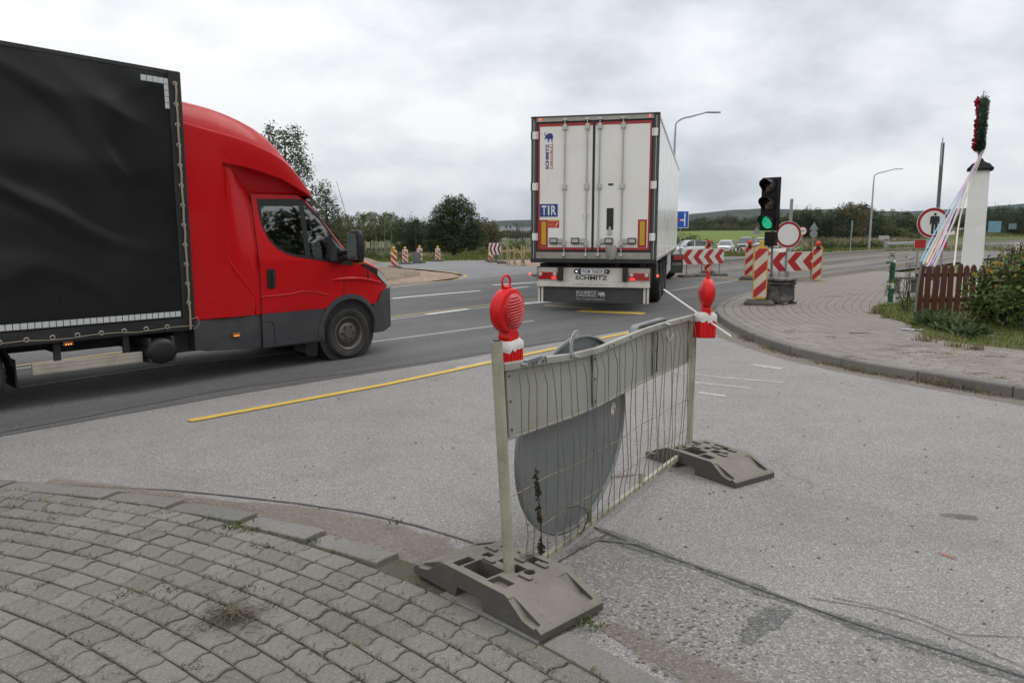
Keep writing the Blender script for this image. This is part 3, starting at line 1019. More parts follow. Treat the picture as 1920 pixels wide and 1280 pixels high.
def rim_sampler(rg):
    i = rg.integers(0, len(KL)); p = KL[int(i)]
    if p.y > 13.8 and rg.random() < .9: return None
    m = mnoise.noise(p * 1.1 + Vector((5, 0, 0))) + (.55 if p.y < 8.9 else 0.0)
    if m < .12: return None
    q = p + Vector((rg.normal(-.05, .05), rg.normal(0, .05), 0))
    return q.x, q.y, 0.0, .4 + m


blades('kerb_grass', 9500, rim_sampler, .03, .10, .0045, DRYGRASS, 2, 1.3)


def joint_sampler(rg):
    # tufts in the joints of the near pavement
    return None


# weeds in the joints of the near pavement: each tuft at its place
_w = [(740, 1150, 0), (305, 962, 1), (440, 988, 1.9), (470, 992, 1.2), (575, 1018, 1.3), (495, 1024, 1.0), (96, 974, .8), (640, 1090, .6), (230, 1118, .9), (320, 1105, .8), (488, 935 + 170, .5), (215, 1265, .8), (360, 1252, .9),
      (455, 1105, 1.0), (1100, 1168, 1.4), (1110, 1178, 1.0), (740, 980, .9), (80, 1095, .5), (380, 1180, .6), (150, 1045, .4)]
V = MB(); rgw = np.random.default_rng(8)


def tuft(name, p, s, mat, n, h, spread, lean, seed):
    return blades(name, n, lambda rg: (p.x + rg.normal(0, spread), p.y + rg.normal(0, spread * .7), p.z, s), h * .4, h, .0038, mat, seed, lean, None)


for i, (x, y, s) in enumerate(_w):
    if s <= 0: continue
    o = tuft('joint_weed', gp(x, y, .026), s, WEED, int(16 + 16 * s), .022, .018 + .011 * s, 1.8, 40 + i)
    tag(o, kind='stuff')
# moss and dry stalks lying in the joints all over
joints = [c[0] for c in cand]


def litter_sampler(rg):
    a = rg.uniform(R(-8), R(72)); k = rg.integers(0, 15); r_ = KR - .155 - .012 - PW * 1.01 * k + .004
    p = KC + Vector((math.sin(a), math.cos(a), 0)) * (r_ + rg.normal(0, .012))
    if mnoise.noise(p * 2.2) < -.08: return None
    return p.x, p.y, .024, 1.0


blades('joint_grass', 9000, litter_sampler, .012, .030, .0032, DRYGRASS, 3, 2.2)
# dry heap of mown weeds on the near pavement and scattered straw
hp = gp(432, 1158, .032)
mbx = MB(); rg = random.Random(4)
for i in range(230):
    a = rg.uniform(0, 6.28); rr = abs(rg.gauss(0, .085)); p = hp + Vector((math.cos(a) * rr * 1.25, math.sin(a) * rr, .004 + rg.random() * .035 * max(0, 1 - rr / .16)))
    b = rg.uniform(0, 6.28); L = rg.uniform(.03, .11); d1 = Vector((math.cos(b), math.sin(b), rg.uniform(-.08, .22))) * L
    mbx.tube([p, p + d1 * .5 + Vector((0, 0, .006)), p + d1], [.0016, .0014, .0006], 3, False)
heap = part('dry_weed_heap', mbx, leaf_mat('withered stalks', [(0, (.09, .075, .05)), (.6, (.17, .145, .10)), (1, (.10, .11, .06))], .8, .1))
tag(heap, 'withered tuft of pulled weeds lying on the grey wavy pavers', 'weed')
mbx = MB()
for i in range(240):
    if i < 90: p = gp(rg.uniform(40, 900), rg.uniform(1000, 1275), .034)
    elif i < 170: p = gp(rg.uniform(1380, 1900), rg.uniform(600, 730), .124)
    else: p = gp(rg.uniform(600, 1900), rg.uniform(760, 1270), .004)
    b = rg.uniform(0, 6.28); L = rg.uniform(.015, .055); d1 = Vector((math.cos(b), math.sin(b), .05)) * L
    mbx.tube([p, p + d1 * .5 + Vector((rg.gauss(0, .006), rg.gauss(0, .006), .004)), p + d1], [.0015, .0013, .0006], 3, False)
tag(part('straw_litter', mbx, DRYGRASS), kind='stuff')
mbx = MB()
for i in range(420):
    x, y = rg.uniform(500, 1900), rg.uniform(640, 1260)
    if i > 250: x, y = rg.uniform(1130, 1420), rg.uniform(1120, 1270)
    p = gp(x, y, .004)
    mbx.ball(p, rg.uniform(.003, .009), 5, 3, (1.3, .9, .6))
tag(part('loose_stones', mbx, M('loose stone', (.14, .13, .12), .9, var=.3, scale=40)), kind='stuff')
# clumps of mown grass left on the right pavement
for i, (x, y, s, m_) in enumerate([(1705, 648, 1.0, 0), (1690, 650, .8, 0), (1670, 655, .9, 0), (1700, 661, .6, 0), (1775, 663, .7, 1), (1738, 660, .5, 1), (1860, 668, .8, 1), (1810, 655, .8, 1), (1480, 662 - 40, .6, 0), (1560, 632, .5, 0), (1600, 672, .6, 0), (1835, 700, .6, 0), (1880, 708, .7, 0), (1560, 556, 2.2, 0), (1600, 552, 1.6, 0), (1590, 668, .5, 0), (1500, 657, .5, 0), (1400, 625, .8, 0), (1395, 612, .6, 0)]):
    p = gp(x, y, .122) if i not in (8,) else gp(x, y, .122)
    q = blades('grass_clippings', int(70 * s + 20), (lambda rg, p=p, s=s: (p.x + rg.normal(0, .09 * s + .03), p.y + rg.normal(0, .04), .120, 1)), .006, .02, .004, DRYGRASS if m_ == 0 else GRASS, 90 + i, 4.0, 'stuff')
# ================================================================== THE BARRIER IN FRONT
GALV = M('galvanised steel', (.36, .355, .315), .5, .35, (.16, .125, .075), .45, 9, .15, 90)
GALV_POST = M('weathered post paint', (.36, .335, .26), .55, .1, (.115, .125, .110), .85, 5, .2, 120)
PLATE = M('sign plate rear', (.33, .345, .315), .45, .2, (.30, .25, .165), .85, 3, .05)
DISC_BACK = M('round sign rear', (.165, .180, .188), .42, .25, (.20, .19, .165), .3, 4)
WIRE = M('rusty wire', (.25, .21, .15), .6, .3, (.10, .065, .04), .7, 12)
BLACK_TIE = M('black tie', (.02, .02, .02), .6)
ALU = M('bright aluminium', (.50, .51, .52), .38, .7, (.18, .17, .16), .3, 14)
_k = Nodes('recycled plastic foot'); _gn = _k.n('ShaderNodeNewGeometry'); _sp = _k.n('ShaderNodeSeparateXYZ'); _k.l(_gn.outputs['Normal'], _sp.inputs[0])
_c = _k.mix(_k.noise(9, 6, .7), (.062, .059, .053), (.105, .098, .085))
_du = _k.math('ADD', _k.math('MULTIPLY', _sp.outputs[2], .55), _k.math('MULTIPLY', _k.noise(6, 7, .75), .75))   # dust lies on the upper faces
_c = _k.mix(_k.ramp(_du, [(.42, .0), (.98, .85)]), _c, (.215, .195, .158)); _c = _k.mix(_k.ramp(_k.noise(28, 5, .7), [(.58, 0), (.72, .5)]), _c, (.045, .043, .040))
_k.color(_c); _k.rough(.75); _k.b.inputs['Specular IOR Level'].default_value = .3; _k.bump(_k.noise(70, 5, .7), .5, .006); RUBBER = _k.m
RED_LENS = Nodes('red lamp lens')
RED_LENS.color(RED_LENS.mix(RED_LENS.noise(20, 3), (.50, .004, .006), (.66, .006, .008))); RED_LENS.rough(.28)
RED_LENS.b.inputs['Transmission Weight'].default_value = .25; RED_LENS.b.inputs['Coat Weight'].default_value = .15; RED_LENS.b.inputs['Specular IOR Level'].default_value = .3
_v = RED_LENS.n('ShaderNodeTexWave'); RED_LENS.bump(RED_LENS.voro(150, 'Distance'), .4, .004)
RED_LENS = RED_LENS.m
RED_PLASTIC = M('red lamp plastic', (.60, .006, .008), .42, 0, (.36, .012, .014), .4, 14, spec=.3)
TAPE = M('white tape', (.60, .59, .56), .6, 0, (.36, .33, .28), .4, 22, .3, 60)

BAR_AZ = R(31.47)
BROT = math.pi / 2 - BAR_AZ
BAR_O = Vector((-.005, 3.177, 0))


def bw(s, z, y=0.0):
    """point of the slightly racked barrier panel"""
    sag = .048 * math.exp(-((s - .85) / .55) ** 2) * max(0, z) / 1.1      # the frame is bent down a third of the way along
    return Vector((s - .105 * max(0, 1 - s / 2.5) * z / 1.1, y, z * (1 - .034 * s / 2.5) - sag))


bar = thing('barrier', 'galvanised road barrier with wire mesh and a grey plate standing in two plastic feet', 'barrier', BAR_O, BROT)


def btube(name, pts, w, d, mat, bevel=.006):
    mb = MB(); rings = []
    for (s, z, y) in pts:
        c = bw(s, z, y); rings.append([c + Vector((math.cos(q) * w / 2, math.sin(q) * d / 2, 0)) for q in [2 * math.pi * k / 14 for k in range(14)]])
    mb.loft(rings, True, True)
    return part(name, mb, mat, bar, smooth=50)


btube('post', [(0, .095, 0), (0, .6, 0), (0, 1.205, 0)], .060, .044, GALV_POST)
btube('post', [(2.505, .095, 0), (2.505, .6, 0), (2.505, 1.06, 0)], .056, .044, GALV_POST)
# black inside of the open near post
mb = MB(); mb.lathe([(.019, 0), (.019, .002)], bw(0, 1.206), n=12); part('post_opening', mb, BLACK_TIE, bar)


def brail(name, s0, z0, s1, z1, h, d, mat, y=0.0, bevel=.004):
    mb = MB(); rings = []
    for i in range(9):
        f = i / 8; s = s0 + (s1 - s0) * f; z = z0 + (z1 - z0) * f
        c = bw(s, z, y); rings.append([c + Vector((0, -d / 2, -h / 2)), c + Vector((0, d / 2, -h / 2)), c + Vector((0, d / 2, h / 2)), c + Vector((0, -d / 2, h / 2))])
    mb.loft(rings, True, True)
    return part(name, mb, mat, bar, bevel=bevel)


brail('top_rail', .035, 1.088, 2.475, 1.088, .034, .028, GALV)
brail('bottom_rail', .04, .082, 2.47, .082, .036, .028, GALV_POST)
# the plate behind the wires: two sheets butted at a joint, rimmed along the bottom
for s0, s1 in ((.045, 1.098), (1.102, 2.455)):
    mb = MB(); rings = []
    for i in range(9):
        s = s0 + (s1 - s0) * i / 8; zb = .765
        bulge = .003 * math.sin(s * 5)
        a, b = bw(s, zb, .012 + bulge), bw(s, 1.068, .012)
        rings.append([a, b, b + Vector((0, .003, 0)), a + Vector((0, .003, 0))])
    mb.loft(rings, True, True); part('sign_plate', mb, PLATE, bar)
brail('plate_rim', .045, .760, 2.455, .760, .010, .016, GALV, .006, .002)
for s in (.075, .905, 1.765, 2.43):
    mb = MB(); a, b = bw(s, .775, -.003), bw(s, 1.066, -.003)
    mb.loft([[a + Vector((-.016, 0, 0)), a + Vector((.016, 0, 0)), a + Vector((.016, .012, 0)), a + Vector((-.016, .012, 0))],
             [b + Vector((-.016, 0, 0)), b + Vector((.016, 0, 0)), b + Vector((.016, .012, 0)), b + Vector((-.016, .012, 0))]], True, True)
    o = part('plate_strap', mb, GALV, bar, bevel=.003)
    mb = MB()
    for z in (.80, .93, 1.045): mb.lathe([(.006, 0), (.006, .004), (.003, .006)], bw(s, z, -.004), (0, -1, 0), n=8)
    tag(part('rivet', mb, M('rusty rivet', (.13, .085, .055), .7, .4), o), kind='stuff')
mb = MB()
for s in (.35, .62, 1.05, 1.12, 1.35, 1.86, 1.9, 2.2): mb.lathe([(.006, 0), (.006, .002)], bw(s, 1.088, -.0145), (0, -1, 0), n=8)
tag(part('rail_hole', mb, BLACK_TIE, bar), kind='stuff')
# wires: bent uprights in front of the plate, four long ones across
rngb = random.Random(21)
s = .125; k = 0
while s < 2.46:
    path = []; zt = 1.072; ph = rngb.uniform(0, 6.28); amp = rngb.uniform(.002, .007) * (1.3 if s < 1.0 else .4); kink = rngb.choice([-1, 1])
    zs = [zt, .98, .88, .775, .64, .51, .38, .285, .18, .085]
    for j, z in enumerate(zs):
        w = amp * math.sin(z * 7.5 + ph) + amp * .8 * kink * (1 if .7 < z < .95 else 0) - .012 * (1 - z) * (1 if s < .7 else 0)
        yy = -.018 - (.012 + .012 * math.sin(z * 5 + ph) if .2 < z < 1.0 else 0)
        path.append(bw(s + w, z, yy))
    mb = MB(); mb.tube(path, .0026, 5)
    part('wire', mb, WIRE, bar, smooth=60)
    s += rngb.uniform(.072, .086) if s > .3 else rngb.uniform(.055, .08); k += 1
for z0, z1 in ((.51, .495), (.285, .265), (.185, .17)):
    if z0 < .2: continue
    mb = MB(); mb.tube([bw(.03 + 2.44 * i / 20, z0 + (z1 - z0) * i / 20 + .006 * math.sin(i * 1.3 + z0 * 9), -.021) for i in range(21)], .0026, 5)
    part('cross_wire', mb, WIRE, bar, smooth=60)
for s in (.12, .82, 1.55, 2.3):
    mb = MB(); mb.bar(bw(s, .088, .0), bw(s + .005, .185 if s < 1 else .165, .0), .004, .030, (0, 1, 0)); part('rail_tab', mb, GALV_POST, bar)
mb = MB(); mb.tube([bw(.12, .185, -.01), bw(.5, .165, -.012), bw(.82, .185, -.01)], .0026, 5); part('cross_wire', mb, WIRE, bar)
# plastic ties
for s, z0, z1 in ((.862, .80, 1.02), (1.775, .80, 1.02)):
    mb = MB(); mb.tube([bw(s, 1.06, -.012), bw(s - .018, z1, -.02), bw(s - .03, (z0 + z1) / 2, -.022), bw(s - .022, z0, -.018)], .0042, 6)
    part('tie', mb, BLACK_TIE, bar, smooth=60)
mb = MB(); mb.tube([bw(.50, .30, -.03), bw(.60, .28, -.045), bw(.70, .225, -.04), bw(.745, .16, -.03), bw(.71, .10, -.02), bw(.66, .088, -.025), bw(.62, .12, -.04)], .0028, 6)
part('tie', mb, BLACK_TIE, bar, smooth=60)
# clamps and bolts on the top rail
for s, big in ((.655, 1), (1.9, 0)):
    mb = MB(); c = bw(s, 1.10, -.01); p = []
    for i in range(11):
        q = R(-60 + 20 * i) if big else R(120 + 17 * i)
        if big: p.append(c + Vector((.012 + .052 * math.sin(R(-150 + 17 * i)), -.004 - .01 * i / 10, .052 + .058 * math.cos(R(-150 + 17 * i)))))
        else: p.append(c + Vector((-.01 + .055 + .06 * math.sin(R(-90 - 15 * i)), -.02 - .012 * i / 10, -.05 + .06 * math.cos(R(-90 - 15 * i)))))
    for a, b in zip(p, p[1:]): mb.bar(a, b, .026, .005, (0, 1, 0))
    part('pipe_clamp', mb, ALU, bar)
for s in (.17, .27, .66, 1.93):
    mb = MB(); c = bw(s, 1.09, -.015)
    mb.lathe([(.014, 0), (.014, .008), (.008, .0081), (.008, .024)], c, (0, -1, 0), n=6)
    part('bolt', mb, ALU, bar)
mb = MB(); mb.bar(bw(.17, 1.098, -.028), bw(.30, 1.112, -.03), .016, .016); mb.tube([bw(.28, 1.11, -.03), bw(.335, 1.115, -.034), bw(.345, 1.085, -.036)], .007, 6)
part('hook', mb, M('steel hook', (.30, .31, .33), .35, .8), bar, smooth=40)

# round sign hung behind the plate (its grey back towards us)
sg = thing('round_sign', 'round traffic sign hung behind the mesh barrier, grey back with a small white sticker', 'sign', BAR_O, BROT)
DC = Vector((.747, .055, .598)); DR = .519; SX = 1.204
mb = MB(); n = 56
front = [(DC + Vector((math.cos(2 * math.pi * i / n) * DR * SX, 0, math.sin(2 * math.pi * i / n) * DR))) for i in range(n)]
mb.loft([[p for p in front], [p + Vector((0, .003, 0)) for p in front]], True, True)
part('disc', mb, DISC_BACK, sg)
mb = MB(); rings = []
for k_, (rr, yy) in enumerate(((1.0, .003), (1.006, -.014), (.985, -.018), (.975, -.001))):
    rings.append([DC + (p - DC) * rr + Vector((0, yy, 0)) for p in front])
mb.loft([[r[i] for r in rings] for i in list(range(n)) + [0]], True, False)
part('rim', mb, M('sign rim', (.20, .215, .22), .4, .5), sg, smooth=40)
mb = MB()
for dz in (.44,):
    mb.bar(DC + Vector((-.26, -.012, dz * .93)), DC + Vector((.26, -.012, dz * .93)), .022, .03, (0, 1, 0))
part('back_channel', mb, ALU, sg)
for dx in (-.22, -.12, .1, .2): mb = MB(); mb.lathe([(.013, 0), (.013, .01), (.007, .0101), (.007, .03)], DC + Vector((dx, -.02, .435)), (0, -1, 0), n=6); part('bolt', mb, ALU, sg)
mb = MB(); mb.lathe([(.030, 0), (.030, .0008)], DC + Vector((.475, -.003, .035)), (0, -1, 0), n=20, sx=1.1, sy=1.25); st = part('sticker', mb, M('white sticker', (.62, .62, .60), .5), sg)
mb = MB()
for i in range(3): mb.bb(DC.x + .454, DC.x + .496, DC.y - .0052, DC.y - .0040, DC.z + .030 + i * .013, DC.z + .036 + i * .013)
part('print', mb, M('grey print', (.20, .21, .22), .6), st)
mb = MB(); q = [(DC + Vector((.475 + .022 * math.cos(R(a)), -.0046, .035 + .028 * math.sin(R(a))))) for a in range(250, 380, 13)]
mb.tube(q, .0028, 4); part('print', mb, M('red print', (.42, .03, .03), .6), st)

# second, small sign with rounded corners sticking up behind the rail
sg2 = thing('square_sign', 'small grey sign with rounded corners peeping over the rail near the far lamp', 'sign', BAR_O, BROT)
SC = bw(1.765, .985, .06); hw, hh, rr = .275, .135, .05
out = []
for cx, cz, a0 in ((hw - rr, hh - rr, 0), (-hw + rr, hh - rr, 90), (-hw + rr, -hh + rr, 180), (hw - rr, -hh + rr, 270)):
    for a in range(0, 91, 15): out.append(SC + Vector((cx + rr * math.cos(R(a0 + a)), 0, cz + rr * math.sin(R(a0 + a)))))
mb = MB(); mb.loft([out, [p + Vector((0, .003, 0)) for p in out]], True, True); part('plate', mb, DISC_BACK, sg2)
mb = MB(); rings = []
for sc, yy in ((1.0, .003), (1.0, -.045), (.94, -.045), (.94, -.001)):
    rings.append([SC + Vector(((p - SC).x * (sc if abs((p - SC).x) < 9 else 1), 0, (p - SC).z * (1 - (1 - sc) * 1.6))) + Vector((0, yy, 0)) for p in out])
mb.loft([[r[i] for r in rings] for i in list(range(len(out))) + [0]], True, False); part('rim', mb, M('sign rim', (.20, .215, .22), .4, .5), sg2, smooth=40)
mb = MB()
for dx in (-.06, .08): mb.bar(SC + Vector((dx, -.02, .02)), SC + Vector((dx + .03, -.02, .115)), .03, .012, (0, 1, 0)); mb.lathe([(.014, 0), (.014, .012), (.008, .0121), (.008, .03)], SC + Vector((dx + .02, -.026, .08)), (0, -1, 0), n=6)
part('bracket', mb, ALU, sg2)

# withered twig caught in the mesh
tw = MB(); tp = [bw(.22, .57, -.03), bw(.228, .45, -.032), bw(.235, .33, -.034), bw(.238, .20, -.036), bw(.22, .13, -.034)]
tw.tube(tp, [.002, .003, .003, .003, .002], 5)
rg = random.Random(6)
for i in range(300):
    f = rg.random(); k_ = min(3, int(f * 4)); p = tp[k_].lerp(tp[k_ + 1], f * 4 - k_)
    if mnoise.noise(p * 14) < -.12 and f < .75: continue
    a = Vector((rg.gauss(0, .6), rg.gauss(0, .5), rg.gauss(-.4, .6))).normalized() * rg.uniform(.012, .030); b = a.cross(Vector((rg.gauss(0, 1), rg.gauss(0, 1), rg.gauss(0, 1)))).normalized() * rg.uniform(.005, .010)
    tw.add([p, p + a * .5 + b, p + a, p + a * .5 - b], [(0, 1, 2, 3)])
o = part('withered_twig', tw, leaf_mat('withered leaves', [(0, (.030, .022, .012)), (.7, (.075, .052, .028)), (1, (.12, .09, .045))]), loc=BAR_O, rot=(0, 0, BROT))
tag(o, 'brown withered twig caught in the wire mesh in front of the round sign', 'twig')


# ---- recycled plastic feet
def foot(name, label, c, az, tilt=0.0):
    root = thing(name, label, 'weight block', c, math.pi / 2 - az, 'plastic feet under the barrier')
    L, W, H = .83, .40, .125
    prof = [(-L / 2, 0), (-L / 2, .035), (-L / 2 + .015, .045), (-.20, H), (.20, H), (L / 2 - .015, .045), (L / 2, .035), (L / 2, 0), (.07, 0), (.06, .045), (-.10, .045), (-.11, 0)]
    mb = MB(); mb.prism(prof, (0, W / 2, 0), (1, 0, 0), (0, 0, 1), W)
    o = part('body', mb, RUBBER, root)
    cs = []

    def cb(x0, x1, y0, y1, z0, z1): m = MB(); m.bb(x0, x1, y0, y1, z0, z1); cs.append(m)
    cb(-.115, .045, -.155, -.045, .030, .2)      # big pocket
    cb(-.175, -.125, -.165, -.065, .095, .2)     # shallow step beside it
    cb(.058, .16, -.165, -.095, .098, .2)
    cb(-.055, -.005, .005, .055, .02, .2)        # post sockets
    cb(-.150, -.105, -.01, .035, .02, .2)
    cb(.030, .095, -.02, .045, .02, .2)
    cb(-.16, -.10, .12, .15, .06, .2)
    cb(.02, .12, .10, .165, .085, .2)
    m = MB(); m.lathe([(.026, .02), (.026, .2)], (.125, .03, 0), n=16); cs.append(m)
    # hollow corners of the sloping ends
    for sx in (1, -1):
        for sy in (1, -1):
            m = MB(); pr = [(sx * .225, .11), (sx * .225, .30), (sx * .50, .16), (sx * .372, .040), (sx * .31, .052)]
            y0 = sy * .150 if sy > 0 else sy * .185
            m.prism(pr, (0, y0 + .018, 0), (1, 0, 0), (0, 0, 1), .052); cs.append(m)
        m = MB(); pr = [(sx * .235, .30), (sx * .235, .118), (sx * .31, .068), (sx * .365, .044), (sx * .55, .30)]
    cut(o, cs)
    bm = bmesh.new(); bm.from_mesh(o.data); bmesh.ops.remove_doubles(bm, verts=bm.verts, dist=.0004); bm.to_mesh(o.data); bm.free()
    b = o.modifiers.new("bevel", 'BEVEL'); b.width = .006; b.segments = 3; b.limit_method = 'ANGLE'; b.angle_limit = R(30)
    o.data.polygons.foreach_set('use_smooth', [True] * len(o.data.polygons)); o.data.set_sharp_from_angle(angle=R(55))
    # raised lugs on top
    for (x, y, s_) in ((-.16, .07, 1), (.155, -.02, 1), (.01, .085, 1), (-.075, -.005 - .02, 0), (.12, .12, 1), (-.02, .15, 1)):
        m = MB(); pts = [(-.035, -.018), (.035, -.018), (.035, .006), (.012, .018), (-.02, .008), (-.035, .012)]
        m.prism([(x + a, y + b) for a, b in pts], (0, 0, H + .0005), (1, 0, 0), (0, 1, 0), .010)
        part('lug', m, RUBBER, root, bevel=.003)
    return root


near_foot = foot('weight_block', 'dusty grey plastic foot on the pavers, carrying the near post of the barrier', (-.035, 3.215, .030), R(135.3))
near_foot.rotation_euler = (R(-1.0), R(1.2), math.pi / 2 - R(135.3))
foot('weight_block', 'grey plastic foot standing on the asphalt under the far post of the barrier', (1.385, 5.12, 0.002), R(146))


# ---- warning lamps
def warning_lamp(name, label, loc, rz, mat_l, mat_p, body_h=.115, s=1.0, box_mat=None, handle=True, group=None, tape=True, simple=False):
    """round two-sided lamp on its battery box; the lens faces local -y"""
    root = thing(name, label, 'warning lamp', loc, rz, group)
    n = 28 if not simple else 12
    mb = MB(); mb.loft([[Vector((x * s, y * s, z * s)) for x, y in ((-.058, -.038), (.058, -.038), (.058, .038), (-.058, .038))] for z in (0, body_h)], True, True)
    bx = part('battery_box', mb, box_mat or mat_p, root, bevel=.008 * s)
    if not simple:
        mb = MB()
        for x in (-.035, -.012, .012, .035): mb.bb(x * s - .004 * s, x * s + .004 * s, -.0405 * s, -.0378 * s, .012 * s, body_h * s * .75)
        for y in (-.018, .006): mb.bb(.0578 * s, .0605 * s, y * s, y * s + .008 * s, .012 * s, body_h * s * .75)
        part('rib', mb, box_mat or mat_p, bx)
    mb = MB(); mb.loft([[Vector((x * s, y * s, (body_h + z) * s)) for x, y in ((-w_, -.03), (w_, -.03), (w_, .03), (-w_, .03))] for w_, z in ((.045, 0), (.036, .02), (.042, .034), (.03, .06))], True, True)
    part('neck', mb, mat_p, root, bevel=.005 * s)
    zc = (body_h + .05 + .098) * s
    mb = MB(); mb.lathe([(.0, -.036), (.075, -.034), (.094, -.027), (.101, -.012), (.101, .012), (.094, .027), (.075, .034), (.0, .036)], (0, 0, zc), (0, 1, 0), n=n, close=False)
    for i, v in enumerate(mb.v): mb.v[i] = (v[0] * s, v[1] * s, zc + (v[2] - zc) * s)
    part('housing', mb, mat_p, root, smooth=35)
    for sg_ in (-1, 1):
        mb = MB(); mb.lathe([(.078, .030), (.074, .037), (.055, .047), (.03, .053), (.0, .055)], (0, 0, zc), (0, sg_, 0), n=n, close=False)
        for i, v in enumerate(mb.v): mb.v[i] = (v[0] * s, v[1] * s, zc + (v[2] - zc) * s)
        l = part('lens', mb, mat_l, root, smooth=60)
        if not simple and sg_ < 0:
            mb = MB()
            for i in range(-5, 6):
                z = i * .0125; w_ = math.sqrt(max(0, .066 ** 2 - z * z)); dep = -.037 - .018 * (1 - (z / .078) ** 2)
                pth = []
                for j in range(7):
                    x = -w_ + 2 * w_ * j / 6; r_ = math.hypot(x, z); y_ = -lerp([(0, .0555), (.03, .0535), (.055, .0475), (.074, .0375)], r_) - .0006
                    pth.append((x * s, y_ * s, zc + z * s))
                mb.tube(pth, .0028 * s, 4)
            part('lens_ridge', mb, mat_l, l, smooth=60)
    if handle:
        mb = MB(); p = []
        for i in range(13):
            q = R(-35 + 250 * i / 12); p.append(Vector((math.cos(q) * .030 * s, 0, zc + .125 * s + math.sin(q) * .030 * s)))
        mb.tube(p, .0055 * s, 6); part('handle', mb, mat_p, root, smooth=60)
        mb = MB(); mb.bb(-.02 * s, .02 * s, -.016 * s, .016 * s, zc + .092 * s, zc + .108 * s); part('lug', mb, mat_p, root, bevel=.004 * s)
    if tape:
        mb = MB(); rings = []
        rgt = random.Random(len(label))
        for z, e in ((body_h * .72, .0610), (body_h * .85, .0612), (body_h + .002, .0612), (body_h + .020, .047)):
            ring_ = []
            for k_ in range(24):
                q = 2 * math.pi * (k_ + .5) / 24; c_, s_ = math.cos(q), math.sin(q)
                m_ = min(e / max(abs(c_), 1e-3), (e - .0195) / max(abs(s_), 1e-3)); zz = z + (rgt.gauss(0, .007) if z < body_h * .75 else 0)
                ring_.append(Vector((c_ * m_ * s, s_ * m_ * s, zz * s)))
            rings.append(ring_)
        mb.loft(rings, True, False); part('tape', mb, TAPE, root, smooth=60)
    return root


P0 = Matrix.Rotation(BROT, 4, 'Z')
lp = BAR_O + P0.to_3x3() @ bw(.175, 1.108, .052)
l1 = warning_lamp('warning_lamp', 'red round lamp on the near end of the barrier with white tape below it', (lp.x, lp.y, 1.062), BROT + R(-6), RED_LENS, RED_PLASTIC, .105, 1.0, group='red lamps on the barrier')
l1.rotation_euler = (R(2), R(-7), R(55))
lp = BAR_O + P0.to_3x3() @ bw(2.50, .93, -.080)
l2 = warning_lamp('warning_lamp', 'red lamp seen edge on at the far end of the barrier, tied with white tape', (lp.x, lp.y, .905), BROT + R(75), RED_LENS, RED_PLASTIC, .155, 1.05, group='red lamps on the barrier')
l2.rotation_euler = (R(2), R(4), R(86))
for c_ in list(COL.objects):
    if c_.parent == l2 and c_.name.split('.')[0] in ('battery_box', 'tape'): c_.rotation_euler = (0, 0, R(-62)); c_.scale = (1.15, 1.1, 1.0)
# white stick tied across the far lamp
mb = MB(); a_, b_ = at(1245, 543, 5.75), at(1371, 631, 5.05)
mb.tube([a_, a_.lerp(b_, .5), b_], .0065, 8)
tag(part('white_stick', mb, M('white plastic rod', (.72, .72, .70), .45), smooth=60), 'thin white plastic stick tied slantwise to the far barrier lamp', 'stick')
# ================================================================== RED DELIVERY TRUCK
VAZ = R(42); VROT = math.pi / 2 - VAZ
VAN_O = Vector((-2.824, 10.359, .004))
REDP = M('red truck paint', (.43, .0030, .006), .34, 0, (.34, .005, .008), .2, 1.2, coat=.10, var=.05, spec=.20)
CLAD = M('dark grey cladding', (.030, .032, .036), .55, 0, (.085, .08, .07), .4, 4, .25, 120)
BLK = M('black plastic', (.010, .010, .011), .45, bump=.1, spec=.35)
GASKB = M('dark panel gap', (.006, .004, .004), .8)
BLKM = M('matt black steel', (.016, .016, .016), .7, 0, (.06, .05, .04), .5, 5)
TARP = M('black tarpaulin', (.0055, .0058, .006), .34, 0, (.017, .017, .016), .4, .9, .12, 260, spec=.30)
TARPE = M('tarpaulin hem', (.016, .0165, .017), .5, 0, (.05, .047, .043), .4, 3, spec=.3)
TYRE = M('tyre rubber', (.020, .019, .018), .8, 0, (.085, .072, .058), .55, 6, .3, 80)
STEEL = M('dirty steel rim', (.13, .115, .10), .5, .5, (.06, .05, .04), .6, 12)
REFL = M('silver reflector', (.50, .52, .52), .45, .1, (.28, .27, .25), .4, 20)
STRAP = M('tarp strap', (.26, .22, .165), .75, 0, (.12, .09, .06), .5, 10)
ALUB = M('dull aluminium', (.46, .43, .36), .5, .35, (.20, .17, .12), .5, 5)
GLASS = Nodes('window glass'); GLASS.color((.060, .075, .072)); GLASS.rough(.03)
GLASS.b.inputs['Specular IOR Level'].default_value = 1.0; GLASS.b.inputs['Coat Weight'].default_value = 1.0; GLASS.b.inputs['Coat Roughness'].default_value = .02; GLASS.b.inputs['IOR'].default_value = 1.75
GLASS = GLASS.m
SGL = Nodes('clear side glass'); SGL.nt.nodes.remove(SGL.b)
_t = SGL.n('ShaderNodeBsdfTransparent'); _t.inputs[0].default_value = (.74, .82, .80, 1); _g = SGL.n('ShaderNodeBsdfGlossy'); _g.inputs[0].default_value = (.9, .95, .94, 1); _g.inputs[1].default_value = .02
_f = SGL.n('ShaderNodeFresnel'); _f.inputs[0].default_value = 2.5; _m = SGL.n('ShaderNodeMixShader'); SGL.l(_f.outputs[0], _m.inputs[0]); SGL.l(_t.outputs[0], _m.inputs[1]); SGL.l(_g.outputs[0], _m.inputs[2]); SGL.l(_m.outputs[0], SGL.out.inputs[0])
SGL = SGL.m
AMBER = M('amber lamp', (.35, .09, .01), .25, coat=.5)
AMB_ON = M('lit amber diode', (.9, .5, .1), .3, emit=(1, .5, .10), estr=1.4)
CHROME = M('chrome', (.62, .63, .64), .12, 1.0)
